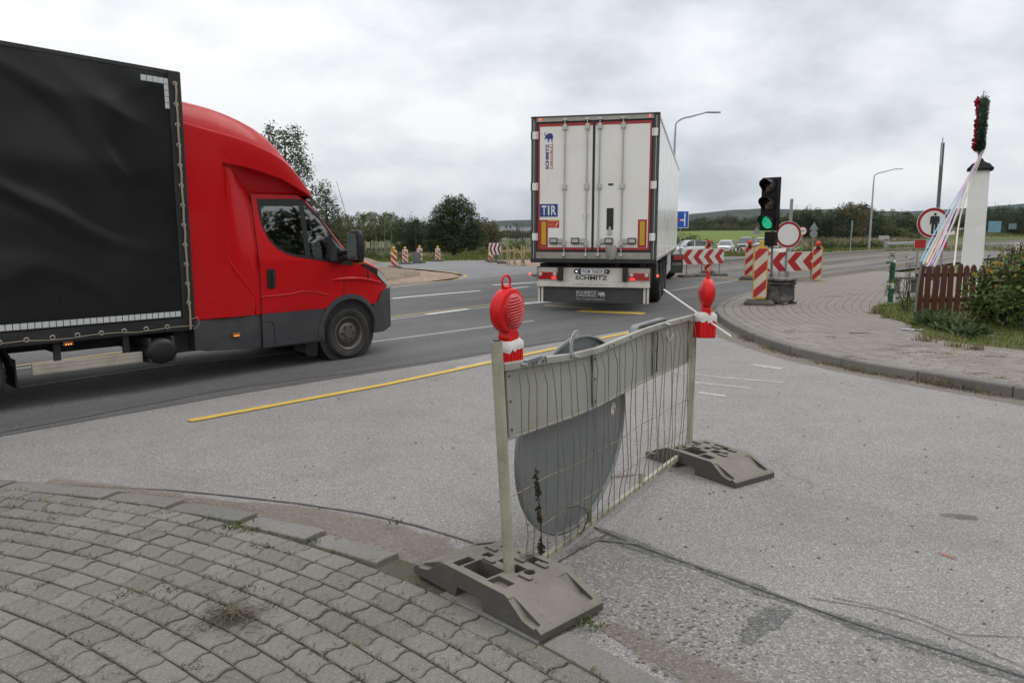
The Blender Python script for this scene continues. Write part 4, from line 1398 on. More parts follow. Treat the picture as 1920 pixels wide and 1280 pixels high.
HEADL = M('headlamp glass', (.42, .44, .45), .08, .2, coat=1.0, var=.45, scale=16)

van = thing('delivery_truck', 'red cab delivery truck with a black tarpaulin box driving past on the left', 'truck', VAN_O, VROT)


def v_w(x): return lerp([(-2.2, 1.0), (-.3, 1.0), (.1, .99), (.35, .965), (.52, .93), (.64, .88), (.74, .79)], x)
def v_top(x): return lerp([(-1.4, 2.13), (-.75, 2.14), (-.60, 2.09), (-.42, 1.88), (-.2, 1.60), (-.02, 1.40), (.12, 1.315), (.25, 1.275), (.42, 1.215), (.56, 1.14), (.66, 1.04), (.74, .92)], x)
def v_tum(z): return max(0, z - 1.30) * .17
def v_side(x, z): return v_w(x) - v_tum(z)
def v_bulge(x): return lerp([(-1.0, 0), (-.6, .10), (-.3, .17), (.68, .17)], x)


def v_ring(x):
    zb = .692; zt = v_top(x); half = []
    for f in (0, .3, .55, .75, .9):
        z = zb + (zt - .05 - zb) * f; half.append((v_side(x, z), z))
    ws = v_side(x, zt)
    half += [(ws - .010, zt - .045), (ws - .035, zt - .016), (ws - .09, zt - .002), (ws * .72, zt + .010), (ws * .35, zt + .022)]
    pts = [(-y, z) for y, z in half] + [(0, zt + .026)] + [(y, z) for y, z in half[::-1]]
    return [Vector((x + v_bulge(x) * (1 - (y / v_w(x)) ** 2), y, z)) for y, z in pts]


xs = [-1.36, -1.1, -.9, -.75, -.66, -.58, -.5, -.42, -.3, -.2, -.1, -.02, .06, .12, .2, .3, .4, .48, .54, .6, .65, .70, .74]
mb = MB(); mb.loft([v_ring(x) for x in xs], True, True)
cab = part('cab', mb, [REDP, BLK], van)
m = MB(); m.lathe([(.435, -1.3), (.435, 1.3)], (-.04, 0, .355), (0, 1, 0), n=40)
CAV = [(-1.19, 1.43), (-1.19, 1.99), (-.64, 2.00), (-.43, 1.80), (-.20, 1.50), (-.20, 1.27), (-.6, 1.33), (-.9, 1.40)]
m2 = MB(); m2.m = 1; m2.prism(CAV, (0, 1.3, 0), (1, 0, 0), (0, 0, 1), 2.6)
cut(cab, [m, m2]); cab.data.polygons.foreach_set('use_smooth', [True] * len(cab.data.polygons)); cab.data.set_sharp_from_angle(angle=R(28))


def side_panel(name, x0, x1, zlo, zhi, off, mat, nx=14, nz=10, parent=van, sides=(-1, 1), t=.012):
    out = None
    for sd in sides:
        mb = MB()

        def fo(u, v, o_):
            x = x0 + (x1 - x0) * u; z = zlo(x) + (zhi(x) - zlo(x)) * v
            return Vector((x, sd * (v_side(x, z) + o_), z))
        mb.grid(lambda u, v: fo(u, v, off), nx, nz)
        # skirt back to the body
        bd = [(i / nx, 0) for i in range(nx + 1)] + [(1, j / nz) for j in range(1, nz + 1)] + [(i / nx, 1) for i in range(nx - 1, -1, -1)] + [(0, j / nz) for j in range(nz - 1, 0, -1)]
        a = [fo(u, v, off) for u, v in bd]; b = [fo(u, v, off - t) for u, v in bd]
        k = len(a); mb.add(a + b, [(i, (i + 1) % k, k + (i + 1) % k, k + i) for i in range(k)])
        o = part(name, mb, mat, parent, smooth=35); out = out or o
    return out


arch = lambda x, r=.475: .355 + math.sqrt(max(0, r * r - (x + .04) ** 2)) if abs(x + .04) < r else .70
d_hi = lambda x: lerp([(-1.30, 2.08), (-.66, 2.09), (-.42, 1.86), (-.13, 1.46)], x)
d_lo = lambda x: max(.697, arch(x, .49)) if x > -.45 else .697
door = side_panel('door', -1.285, -.125, d_lo, d_hi, .007, REDP, 66, 60)
# glazed area: black frame, then panes
w_hi = lambda x: lerp([(-1.215, 2.03), (-.62, 2.045), (-.40, 1.84), (-.12, 1.44)], x)
w_lo = lambda x: lerp([(-1.215, 1.86), (-1.19, 1.70), (-1.13, 1.56), (-1.04, 1.455), (-.92, 1.385), (-.78, 1.345), (-.5, 1.30), (-.12, 1.235)], x)
wf1 = side_panel('window_frame', -1.215, -.12, w_lo, w_hi, .011, BLK, 96, 70, door, (-1,))
wf2 = side_panel('window_frame', -1.215, -.12, w_lo, w_hi, .011, BLK, 96, 70, door, (1,))
g_hi = lambda x: w_hi(x) - .085
g_lo = lambda x: w_lo(x) + .03
side_panel('window', -1.19, -.66, lambda x: g_lo(x) - .02, lambda x: g_hi(x) + .02, .008, SGL, 16, 8, door, (-1,))
side_panel('window', -.61, -.25, lambda x: g_lo(x) - .02, lambda x: w_hi(x) - .03, .008, SGL, 10, 8, door, (-1,))
side_panel('window', -1.19, -.25, lambda x: g_lo(x) - .02, lambda x: g_hi(x) + .03, .008, SGL, 16, 8, door, (1,))
for o_ in [c for c in COL.objects if c.parent == van and c.name.split('.')[0] == 'door'] + [wf1, wf2]:
    bm = bmesh.new(); bm.from_mesh(o_.data)
    dead = []
    for f in bm.faces:
        c_ = f.calc_center_median(); x_, z_ = c_.x, c_.z
        if o_ in (wf1, wf2): in_ = (-1.185 < x_ < -.665 and g_lo(x_) < z_ < g_hi(x_)) or (-.60 < x_ < -.27 and g_lo(x_) < z_ < w_hi(x_) - .05)
        else: in_ = -1.20 < x_ < -.20 and w_lo(x_) + .006 < z_ < w_hi(x_) - .02
        if in_: dead.append(f)
    bmesh.ops.delete(bm, geom=dead, context='FACES'); bm.to_mesh(o_.data); bm.free()
SEATM = M('dark seat fabric', (.035, .036, .04), .9)
for yy in (-.48, .42):
    mb = MB(); mb.loft([[Vector((x - .05, yy - w, z)), Vector((x + .08, yy - w, z)), Vector((x + .08, yy + w, z)), Vector((x - .05, yy + w, z))] for x, w, z in ((-.92, .24, 1.30), (-1.02, .24, 1.62), (-1.05, .20, 1.72))], True, True); mb.bb(-1.10, -1.0, yy - .13, yy + .13, 1.75, 1.93); part('seat', mb, SEATM, van, bevel=.03)
mb = MB(); mb.tube([Vector((-.42 + .10 * math.sin(a), .42 + .20 * math.cos(a), 1.45 + .17 * math.sin(a))) for a in [2 * math.pi * k / 20 for k in range(21)]], .016, 6); part('steering_wheel', mb, BLK, van, smooth=60)
mb = MB(); mb.bb(-.34, -.21, -.85, .85, 1.30, 1.47); part('dashboard', mb, BLK, van, bevel=.03)
# rear pillar panel, character lines
mb = MB(); mb.tube([Vector((x, -v_side(x, z) - .008, z)) for x, z in ((-1.29, .895), (-.9, .905), (-.72, .93), (-.5, .90), (-.36, .86))], .008, 6); part('crease', mb, REDP, door, smooth=60)
mb = MB(); q = [(-.36, 1.02), (-.28, 1.045), (-.1, 1.05), (.1, 1.045), (.3, 1.02), (.5, .97), (.60, .93)]
mb.tube([Vector((x, -v_side(x, z) + .005, z)) for x, z in q], [.012, .022, .026, .026, .026, .022, .01], 8); part('crease', mb, REDP, van, smooth=60)
# panel gaps
mb = MB()
mb.tube([Vector((-1.288, -v_side(-1.288, z) - .0065, z)) for z in (.70, .9, 1.1, 1.3, 1.5, 1.7, 1.9, 2.09)], .0042, 5)
mb.tube([Vector((x, -v_side(x, d_hi(x)) - .004, d_hi(x) + .002)) for x in (-1.288, -1.0, -.8, -.66, -.55, -.42, -.3, -.13)], .0042, 5)
mb.tube([Vector((-.122, -v_side(-.122, z) - .0065, z)) for z in (.855, .95, 1.05, 1.15, 1.3, 1.44)], .0042, 5)
mb.tube([Vector((x, -v_side(x, .9) - .012, z)) for x, z in ((-1.288, .60), (-1.20, .605), (-1.15, .58), (-1.135, .50), (-1.135, .32))], .004, 5)
mb.tube([Vector((x, -v_side(x, v_top(x) - .06) - .002, v_top(x) - .055)) for x in (.14, .25, .36, .47, .58, .68)], .0045, 5)
tag(part('panel_gap', mb, GASKB, van), kind='stuff')
# door handle
mb = MB(); mb.loft([[Vector((-1.15 + a * w_, -v_side(-1.15, 1.1) - .010 - d_, 1.10 + b * h_)) for a, b in ((-1, -.8), (-.7, -1), (.7, -1), (1, -.8), (1, .8), (.7, 1), (-.7, 1), (-1, .8))] for w_, h_, d_ in ((.052, .115, 0), (.052, .115, .008), (.040, .10, .010))], True, True)
hd = part('door_handle', mb, BLK, door, smooth=40)
mb = MB(); mb.bar((-1.13, -1.028, 1.02), (-1.13, -1.028, 1.18), .022, .02, (0, 1, 0)); part('grip', mb, BLKM, hd, bevel=.004)
# lower cladding, sill and bumper
c_hi = lambda x: .692
side_panel('sill', -1.29, -.44, lambda x: .29 + .02 * (x + 1.29), lambda x: .692, .010, CLAD, 10, 5, t=.05)
mb = MB(); mb.bb(-1.29, -.5, -.99, .99, .28, .36); part('sill_base', mb, CLAD, van)
for sd in (-1, 1):
    mb = MB(); rings = []
    for i in range(19):
        a = R(-28 + 236 * i / 18)
        if math.sin(a) * .45 + .355 < .30: continue
        c_, s_ = -math.cos(a), math.sin(a); x0 = -.04
        rings.append([Vector((x0 + c_ * r_, sd * y_, .355 + s_ * r_)) for r_, y_ in ((.425, .90), (.425, v_w(x0 + c_ * .42) + .008), (.44, v_w(x0 + c_ * .42) + .022), (.495, v_w(x0 + c_ * .48) + .018), (.50, v_w(x0 + c_ * .48) + .0), (.50, .90))])
    mb.loft(rings, True, True); part('wheel_arch', mb, CLAD, van, smooth=40)
    mb = MB(); mb.lathe([(.43, .45), (.43, .93)], (-.04, 0, .355), (0, sd, 0), n=24); part('wheel_well', mb, BLKM, van)
mb = MB(); rings = []
for x in (.36, .44, .54, .62, .70, .78):
    w_ = v_w(min(x, .74)) + .02; zt = lerp([(.36, .70), (.44, .80), (.55, .86), (.78, .885)], x); zb = lerp([(.36, .305), (.55, .30), (.78, .34)], x)
    if x < .45: zt = .70
    ring_ = []
    for f in (-1, -.97, -.7, -.3, 0, .3, .7, .97, 1): ring_.append(Vector((x + .17 * (1 - f * f) * (1 if x > .5 else .6), f * w_, zb)))
    for f in (1, .97, .7, .3, 0, -.3, -.7, -.97, -1): ring_.append(Vector((x + .17 * (1 - f * f) * (1 if x > .5 else .6), f * w_, zt)))
    rings.append(ring_)
mb.loft(rings, True, True); part('bumper', mb, CLAD, van, smooth=40)
mb = MB()
pass
# bonnet gap, grille, headlamps
for sd in (-1, 1):
    mb = MB(); P = lambda x, z, o_=.012: Vector((x, sd * (v_side(x, z) + o_), z))
    up = [(.16, 1.265), (.30, 1.215), (.46, 1.155), (.60, 1.075), (.71, .975)]; lo = [(.16, 1.235), (.30, 1.165), (.46, 1.055), (.60, .955), (.71, .905)]
    mb.loft([[P(x, z, .010), P(x2, z2, .010), P(x2, z2, -.02), P(x, z, -.02)] for (x, z), (x2, z2) in zip(up, lo)], True, True)
    hl = part('headlight', mb, BLK, van, smooth=40)
    mb = MB(); mb.loft([[P(x, z - .012, .014), P(x2, z2 + .012, .014), P(x2, z2 + .012, .0), P(x, z - .012, .0)] for (x, z), (x2, z2) in list(zip(up, lo))[2:]], True, True)
    part('lens', mb, HEADL, hl, smooth=40)
    mb = MB(); mb.loft([[P(x, z, .009), P(x2, z2, .009), P(x2, z2, -.03), P(x, z, -.03)] for x, z, x2, z2 in ((-.13, 1.46, -.13, 1.235), (.0, 1.385, .0, 1.22), (.10, 1.33, .10, 1.24), (.17, 1.297, .17, 1.242))], True, True)
    part('cowl', mb, BLK, van, smooth=40)
mb = MB(); mb.grid(lambda u, v: Vector((.70 + .17 * (1 - (2 * u - 1) ** 2 * .5), (2 * u - 1) * .62, .92 + v * .16)), 10, 2); part('grille', mb, BLK, van)
# windscreen
mb = MB(); mb.grid(lambda u, v: (lambda x, y: Vector((x + v_bulge(x) * (1 - (y / v_w(x)) ** 2) + .012, y, v_top(x) + .026 * (1 - abs(y)) + .008)))(-.56 + .58 * u, (-1 + 2 * v) * .80), 12, 14)
part('windscreen', mb, GLASS, van, smooth=60)
# door mirror: stalk, tall head, repeater
mb = MB(); mb.loft([[Vector((x, -y, z)) for x, y, z in ring_] for ring_ in (
    [(-.36, .97, 1.27), (-.12, .98, 1.25), (-.12, .98, 1.42), (-.34, .95, 1.60)],
    [(-.34, 1.05, 1.27), (-.14, 1.06, 1.26), (-.13, 1.05, 1.42), (-.30, 1.02, 1.58)],
    [(-.30, 1.10, 1.28), (-.18, 1.11, 1.28), (-.18, 1.10, 1.40), (-.27, 1.09, 1.46)])], True, True)
mr = part('mirror', mb, BLK, van, bevel=.015)
mb = MB(); mb.tube([(-.24, -1.08, 1.38), (-.21, -1.2, 1.40), (-.19, -1.28, 1.41)], .030, 8); mb.tube([(-.24, -1.08, 1.31), (-.21, -1.2, 1.32), (-.19, -1.28, 1.33)], .030, 8); part('mirror_arm', mb, BLK, mr, smooth=60)
mb = MB(); rings = []
for z, sx, sy in ((1.275, .035, .07), (1.29, .05, .105), (1.36, .058, .12), (1.48, .060, .125), (1.60, .052, .115), (1.655, .04, .09), (1.672, .02, .05)):
    rings.append([Vector((-.17 + sx * math.copysign(abs(math.cos(q)) ** .6, math.cos(q)), -1.36 + sy * math.copysign(abs(math.sin(q)) ** .6, math.sin(q)), z)) for q in [2 * math.pi * k / 16 for k in range(16)]])
mb.loft(rings, True, True); part('mirror_head', mb, BLK, mr, smooth=50)
mb = MB(); mb.bb(-.245, -.228, -1.45, -1.27, 1.31, 1.63); part('mirror_glass', mb, GLASS, mr)
mb = MB(); mb.bb(-.19, -.105, -1.42, -1.27, 1.25, 1.30); part('indicator', mb, AMBER, mr, bevel=.01)
mb = MB(); mb.tube([(.20, -1.01, 1.23), (.235, -1.045, 1.14), (.232, -1.05, 1.08)], .011, 6); mb.ball((.232, -1.05, 1.065), .022, 8, 6); part('washer_hose', mb, BLK, van, smooth=60)
# red fairing between cab and box, with the roof spoiler
f_t = lambda x: lerp([(-2.14, 3.055), (-1.76, 3.015), (-1.46, 2.95), (-1.14, 2.81), (-.88, 2.56), (-.68, 2.33), (-.52, 2.125), (-.47, 2.085)], x)
f_b = lambda x: .692 if x < -1.715 else lerp([(-2.14, 2.42), (-1.75, 2.40), (-1.4, 2.36), (-.96, 2.26), (-.70, 2.15), (-.52, 2.075), (-.47, 2.065)], x)
f_w = lambda x: lerp([(-2.14, 1.075), (-1.7, 1.07), (-1.3, 1.055), (-.96, 1.02), (-.7, .97), (-.52, .92), (-.47, .88)], x)
f_c = lambda x: lerp([(-2.14, 2.78), (-1.93, 2.74), (-1.48, 2.67), (-1.02, 2.53), (-.78, 2.38), (-.6, 2.20), (-.47, 2.075)], x)
mb = MB(); rings = []
for x in (-2.14, -2.0, -1.85, -1.72, -1.71, -1.55, -1.4, -1.25, -1.1, -.96, -.82, -.7, -.6, -.53, -.48):
    w_, zb, zc, zt = f_w(x), f_b(x), f_c(x), f_t(x); bl = lerp([(-1.4, 0), (-.5, .26)], x); hgt = zt - zc
    half = [(w_ * .72, zb + .03), (w_ * .94, zb + .004), (w_ - .008, zb), (w_, zb + .012), (w_ + .002, (zb + zc) / 2), (w_, zc - .03), (w_ - .004, zc), (w_ - .03, zc + .018), (w_ - .06 - .05 * hgt, zc + hgt * .55), (w_ - .13 - .06 * hgt, zc + hgt * .86), (w_ - .24, zt - .008), (w_ * .5, zt + .012)]
    pts = [(-y, z) for y, z in half] + [(0, zt + .02)] + [(y, z) for y, z in half[::-1]]
    rings.append([Vector((x + bl * (1 - (y / w_) ** 2), y, z)) for y, z in pts])
mb.loft(rings, True, True); part('roof_spoiler', mb, REDP, van, smooth=24)
mb = MB(); rings = []
s_w = lambda x, z: lerp([(-2.14, 1.060), (-1.74, 1.060), (-1.70, 1.0705), (-1.55, 1.055), (-1.38, 1.02), (-1.295, .985)], x) - .05 * max(0, (1.2 - z)) * lerp([(-2.14, .0), (-1.3, 1)], x) - v_tum(z) * lerp([(-2.14, .0), (-1.6, .15), (-1.295, .95)], x)
for x in (-2.14, -2.0, -1.86, -1.74, -1.70, -1.66, -1.62, -1.58, -1.54, -1.50, -1.46, -1.42, -1.38, -1.34, -1.295):
    zt = lerp([(-2.14, 2.5), (-1.5, 2.42), (-1.295, 2.33)], x); half = []
    for z in (.692, .85, 1.05, 1.3, 1.55, 1.8, 1.98, 2.06, 2.12, 2.18, 2.24, 2.30, 2.35, max(2.38, zt)): half.append((s_w(x, z) - .30 * min(1, max(0, (x - lerp([(1.98, -1.2), (2.06, -1.30), (2.15, -1.37), (2.30, -1.52), (2.40, -1.68)], z)) / .16)) ** 1.5, z))
    rings.append([Vector((x, -y, z)) for y, z in half] + [Vector((x, y, z)) for y, z in half[::-1]])
mb.loft(rings, True, True); part('sleeper_side', mb, REDP, van, smooth=30)
for sd in (-1, 1):
    rows = []
    for i in range(25):
        x = -1.72 + 1.2 * i / 24; w_ = f_w(x) - .012; zb = f_b(x) + .012; k_ = min(1, (x + 1.72) / .42); k_ = k_ * k_ * (3 - 2 * k_)
        yi = w_ - (w_ - (v_side(min(x, -.6), 2.08) - .03)) * k_; zi = zb - (zb - 2.085) * k_
        rows.append([Vector((x, sd * (w_ + (yi - w_) * f ** .8), zb + (zi - zb) * f ** 1.7 - .0)) for f in (0, .15, .35, .55, .75, .9, 1)])
    mb = MB(); mb.loft(rows, False, False); part('spoiler_underside', mb, REDP, van, smooth=70)
mb = MB(); q = [(-1.735, 1.48), (-1.70, 1.35), (-1.62, 1.22), (-1.5, 1.06), (-1.38, .92), (-1.31, .86)]
mb.tube([Vector((x, -s_w(x, z) + .006, z)) for x, z in q], [.004, .010, .014, .014, .012, .006], 6); part('crease', mb, REDP, van, smooth=60)
mb = MB(); rings = []
for x in (-2.14, -2.0, -1.7, -1.4, -1.295):
    w_ = lerp([(-2.14, 1.08), (-1.295, .985)], x); zb = lerp([(-2.14, .375), (-2.05, .345), (-1.295, .29)], x)
    rings.append([Vector((x, -w_, zb)), Vector((x, -w_ - .004, .5)), Vector((x, -w_, .688)), Vector((x, w_, .688)), Vector((x, w_ + .004, .5)), Vector((x, w_, zb))])
mb.loft(rings, True, True); part('skirt', mb, CLAD, van, bevel=.006)


def marker(x, y, z):
    mb = MB(); mb.bb(x - .045, x + .045, y - .006, y + .012, z - .022, z + .022); o = part('marker_lamp', mb, AMBER, van, bevel=.004)
    mb = MB()
    for k in (-1, 0, 1): mb.ball((x + k * .022, y - .007, z - .008), .0062, 6, 4)
    part('diode', mb, AMB_ON, o)


marker(-1.64, -1.045, .485); marker(-3.38, -1.085, .585)
# box: tarpaulin over a frame
XB0, XB1, ZB0, ZT = -2.145, -6.95, .66, 3.275
mb = MB()


def tarp(u, v):
    x = XB0 - .115 + (XB1 - XB0 + .115) * u; zt = ZT + .03 * (XB0 - x) / 1.6; z = ZB0 + .055 + (zt - ZB0 - .075) * v
    e = min(1, u * 8, (1 - u) * 8 + .2, v * 5, (1 - v) * 7); q = Vector((x, z, 0))
    dg = (x * .62 + z * .78); f = .55 * mnoise.noise(Vector((dg * 2.1, (x - z) * .55, 2))) + .38 * mnoise.noise(Vector((x * 1.1, z * 2.4, 7))) + .20 * mnoise.noise(Vector((x * 4.2 + z * 2.2, z * 1.3, 4)))
    ridge = abs(mnoise.noise(Vector((dg * 1.5 + 3, (x - z) * .4, 9)))); f += .55 * max(0, .22 - ridge) / .22
    return Vector((x, -1.10 - .005 - .062 * e * (f + .25) * (.35 + .65 * min(1, max(0, (z - 1.0) / 1.3))), z))


mb.grid(tarp, 130, 80); part('tarpaulin', mb, TARP, van, smooth=80)
mb = MB(); zr = ZT + .03 * (XB0 - XB1) / 1.6
mb.loft([[Vector((x, -1.085, ZB0)), Vector((x, -1.085, z - .03)), Vector((x, -1.05, z)), Vector((x, 0, z + .03)), Vector((x, 1.05, z)), Vector((x, 1.10, z - .03)), Vector((x, 1.10, ZB0))] for x, z in ((XB0 - .01, ZT), (XB1, zr))], True, True)
part('box', mb, TARP, van, smooth=30)
mb = MB(); mb.loft([[Vector((x, -1.103, z - .04)), Vector((x, -1.112, z - .035)), Vector((x, -1.108, z + .004)), Vector((x, -1.04, z + .012)), Vector((x, -1.04, z))] for x, z in ((XB0 - .02, ZT), (XB1, zr))], True, True); part('roof_hem', mb, TARPE, van)
mb = MB(); mb.bb(XB0 - .125, XB0 + .01, -1.122, -1.06, ZB0 - .03, ZT + .005); part('corner_flap', mb, TARPE, van, bevel=.012)
mb = MB(); mb.loft([[Vector((x, -1.105, ZB0 - .05)), Vector((x, -1.119, ZB0 - .05)), Vector((x, -1.119, ZB0 + .075)), Vector((x, -1.105, ZB0 + .075))] for x in (XB0 - .01, XB1)], True, True); part('bottom_hem', mb, TARPE, van)
eye = MB(); eye.lathe([(.013, 0), (.013, .006), (.019, .010), (.026, .007), (.027, 0)], (0, 0, 0), (0, -1, 0), n=12, close=False)
eme = eye.mesh('eyelet'); eme.materials.append(M('eyelet brass', (.30, .29, .27), .4, .8, (.12, .1, .08), .4, 20)); eme.polygons.foreach_set('use_smooth', [True] * len(eme.polygons))


def put(name, me, loc, parent, rot=(0, 0, 0)):
    o = bpy.data.objects.new(name, me); o.location = loc; o.rotation_euler = rot; return link(o, parent)


z = ZT - .125
while z > .75: put('eyelet', eme, (XB0 - .058, -1.123, z), van); z -= .205
x = XB0 - .30
while x > -6.9: put('eyelet', eme, (x, -1.1195, ZB0 - .002), van); x -= .215
mb = MB(); p = [(XB0 - .058 + .004 * math.sin(i * 2.2), -1.137 - .006 * (i % 2), ZT - .10 - i * .1025) for i in range(26)]
for a, b in zip(p, p[1:]): mb.bar(a, b, .021, .004, (0, 1, 0))
part('strap', mb, STRAP, van)
mb = MB(); mb.tube([(XB0 - .02 - .2 * i, -1.138 - .006 * (i % 2), ZB0 - .014 + .010 * math.sin(i * 1.7)) for i in range(24)], .0045, 5); mb.tube([(XB0 - .05, -1.14, .72), (XB0 + .02, -1.15, .74), (XB0 + .035, -1.15, .66), (XB0 - .03, -1.145, .61)], .004, 5); part('cord', mb, STRAP, van, smooth=60)
sq = MB(); sq.bb(-.026, .026, -.0015, .0015, -.028, .028); sqm = sq.mesh('reflector'); sqm.materials.append(REFL)


def on_tarp(x, z):
    u = (x - (XB0 - .115)) / (XB1 - XB0 + .115); zt = ZT + .03 * (XB0 - x) / 1.6; v = (z - ZB0 - .055) / (zt - ZB0 - .075)
    return tarp(u, v).y


for i in range(5): put('reflector', sqm, (-2.285 - i * .0575, on_tarp(-2.285 - i * .0575, 3.165) - .006, 3.165 + .0005 * i), van)
for i in range(4): put('reflector', sqm, (-2.285, on_tarp(-2.285, 3.105 - i * .0605) - .006, 3.105 - i * .0605), van)
for i in range(42): put('reflector', sqm, (-2.315 - i * .0595, on_tarp(-2.315 - i * .0595, .79) - .007, .786), van)
# undercarriage
mb = MB()
for y in (-.42, .42): mb.bb(-6.6, -1.0, y - .035, y + .035, .48, .64)
for x in (-2.4, -3.1, -3.9, -4.9, -5.8): mb.bb(x - .04, x + .04, -1.0, 1.0, .60, .655)
part('chassis', mb, BLKM, van)
mb = MB(); mb.bb(XB1, XB0 - .03, -1.09, 1.09, .60, .665); part('floor', mb, BLKM, van)
mb = MB(); mb.bb(-3.70, -2.70, -1.085, -1.055, .315, .425)
sgd = part('side_guard', mb, ALUB, van, bevel=.004)
mb = MB()
for z in (.335, .37, .405): mb.bb(-3.699, -2.701, -1.088, -1.0845, z - .004, z + .004)
part('groove', mb, ALUB, sgd)
for x in (-3.47, -2.84): mb = MB(); mb.bb(x - .03, x + .03, -1.052, -1.02, .36, .62); part('bracket', mb, BLKM, sgd)
mb = MB(); mb.lathe([(.0, -.30), (.08, -.295), (.125, -.28), (.145, -.25), (.145, .28), (.12, .30), (.0, .30)], (-2.52, -.88, .415), (0, 1, 0), n=20, sx=1.15, sy=.95); tk = part('fuel_tank', mb, BLK, van, smooth=40)
mb = MB(); mb.bb(-2.66, -2.63, -1.15, -.6, .30, .56); mb.bb(-2.42, -2.39, -1.15, -.6, .30, .56); part('tank_strap', mb, BLKM, tk)
mb = MB(); mb.bb(-2.4, -1.3, -.35, .35, .30, .55); mb.bb(-1.2, -.6, -.4, .4, .25, .6); part('gearbox', mb, BLKM, van)
mb = MB(); mb.bb(-3.75, -2.75, .25, .95, .36, .60); mb.bb(-3.35, -2.3, -.55, .1, .43, .60); part('equipment_box', mb, BLKM, van)
mb = MB(); mb.bb(-2.3, -1.25, -.92, .92, .34, .60); part('floor_pan', mb, BLKM, van)


def truck_wheel(name, parent, c, sd, R_=.345, W_=.20, steer=0.0, rim_r=.215, holes=12, rim=STEEL, dish=.05):
    root = bpy.data.objects.new(name, None); root.empty_display_size = .1; link(root, parent); root.location = c; root.rotation_euler = (0, 0, steer)
    h = W_ / 2
    mb = MB(); mb.lathe([(rim_r, -h * .8), (rim_r + .03, -h), (R_ * .88, -h * 1.05), (R_ - .02, -h * .88), (R_, -h * .6), (R_, h * .6), (R_ - .02, h * .88), (R_ * .88, h * 1.05), (rim_r + .03, h), (rim_r, h * .8)], (0, 0, 0), (0, sd, 0), n=40, close=False)
    t = part('tyre', mb, TYRE, root, smooth=40)
    mb = MB()
    for k in range(36):
        q = 2 * math.pi * k / 36
        for yy in (-.5, 0, .5):
            mb.box((math.cos(q + yy * .1) * (R_ + .001), yy * h * .8, math.sin(q + yy * .1) * (R_ + .001)), (.012, h * .34, .034), Matrix.Rotation(-q - yy * .1, 3, 'Y'))
    part('tread', mb, TYRE, t)
    mb = MB(); mb.lathe([(rim_r + .006, h * .80), (rim_r - .004, h * .92), (rim_r - .022, h * .80), (rim_r - .035, h * .45), (rim_r * .70, h * .30), (rim_r * .60, h * .62), (rim_r * .54, h * .70), (rim_r * .30, h * .66), (rim_r * .28, h * .85), (.0, h * .86)], (0, 0, 0), (0, sd, 0), n=40, close=False)
    rm = part('rim', mb, rim, root, smooth=35)
    mb = MB()
    for k in range(holes):
        q = 2 * math.pi * k / holes; r_ = rim_r * .785
        mb.lathe([(.017, 0), (.017, .004)], (math.cos(q) * r_, sd * (h * .405), math.sin(q) * r_), (math.cos(q) * .35, sd, math.sin(q) * .35), n=8)
    part('vent_hole', mb, BLKM, rm)
    mb = MB()
    for k in range(6):
        q = 2 * math.pi * k / 6; mb.lathe([(.016, 0), (.016, .012), (.008, .016)], (math.cos(q) * rim_r * .43, sd * h * .66, math.sin(q) * rim_r * .43), (0, sd, 0), n=6)
    part('wheel_nut', mb, BLKM, rm)
    return root


truck_wheel('wheel', van, (-.04, -.88, .338), -1, .338, .19, 0)
truck_wheel('wheel', van, (-.04, .88, .338), 1, .338, .19, 0)
for sd in (-1, 1):
    truck_wheel('wheel', van, (-4.24, sd * .93, .345), sd, .345, .20)
    truck_wheel('wheel', van, (-4.24, sd * .70, .345), sd, .345, .20)
    mb = MB(); rings = []
    for i in range(13):
        a = R(10 + 170 * i / 12); rings.append([Vector((-4.24 + math.cos(a) * r_, sd * y_, .345 + math.sin(a) * r_)) for r_, y_ in ((.40, .62), (.40, 1.03), (.41, 1.04), (.42, 1.03), (.42, .62))])
    mb.loft(rings, True, True); part('mudguard', mb, BLK, van, smooth=50)
    mb = MB(); mb.bb(-3.825, -3.81, sd * .84 - .17, sd * .84 + .17, .20, .47); part('mud_flap', mb, BLK, van)
mb = MB(); mb.prism([(-.50, .36), (-.66, .36), (-.70, .16), (-.66, .10), (-.53, .09)], (0, -.70, 0), (1, 0, 0), (0, 0, 1), .26); part('mud_flap', mb, BLK, van, bevel=.004)
mb = MB(); mb.bb(-4.36, -4.12, -.8, .8, .28, .42); mb.bb(-.1, .06, -.8, .8, .28, .40); part('axle', mb, BLKM, van)
# aerial
a_ = at(631, 340, 11.0); b_ = at(668, 470, 11.0); Mi = (Matrix.Translation(VAN_O) @ Matrix.Rotation(VROT, 4, 'Z')).inverted()
mb = MB(); mb.tube([Mi @ a_, Mi @ b_], [.003, .005], 5); part('aerial', mb, BLKM, van)
# ================================================================== WHITE REFRIGERATED TRAILER
TAZ = R(14.07); TROT = math.pi / 2 - TAZ
TR_O = Vector((1.634, 15.29, .004))
WHITE_D = M('white trailer door', (.76, .75, .705), .42, 0, (.50, .46, .38), .3, 1.4, var=.04, coat=.1)
WHITE_S = M('white trailer side', (.80, .80, .78), .30, 0, (.62, .60, .55), .2, .8, var=.03, coat=.25)
FRAME = M('anthracite frame', (.055, .058, .060), .5, .2, (.12, .105, .085), .35, 5)
GASK = M('door gasket', (.018, .018, .018), .7)
SILLM = M('stainless sill', (.34, .325, .29), .42, .55, (.20, .165, .12), .5, 5)
REDT = M('red contour tape', (.34, .022, .020), .4, 0, (.16, .03, .025), .3, 8)
RODM = M('galvanised rod', (.46, .46, .43), .42, .6, (.26, .23, .19), .4, 10)
BLUEP = M('blue plate', (.012, .055, .22), .4)
WHITE_L = M('white lettering', (.74, .74, .73), .45)
BLUE_L = M('navy lettering', (.018, .030, .19), .45)
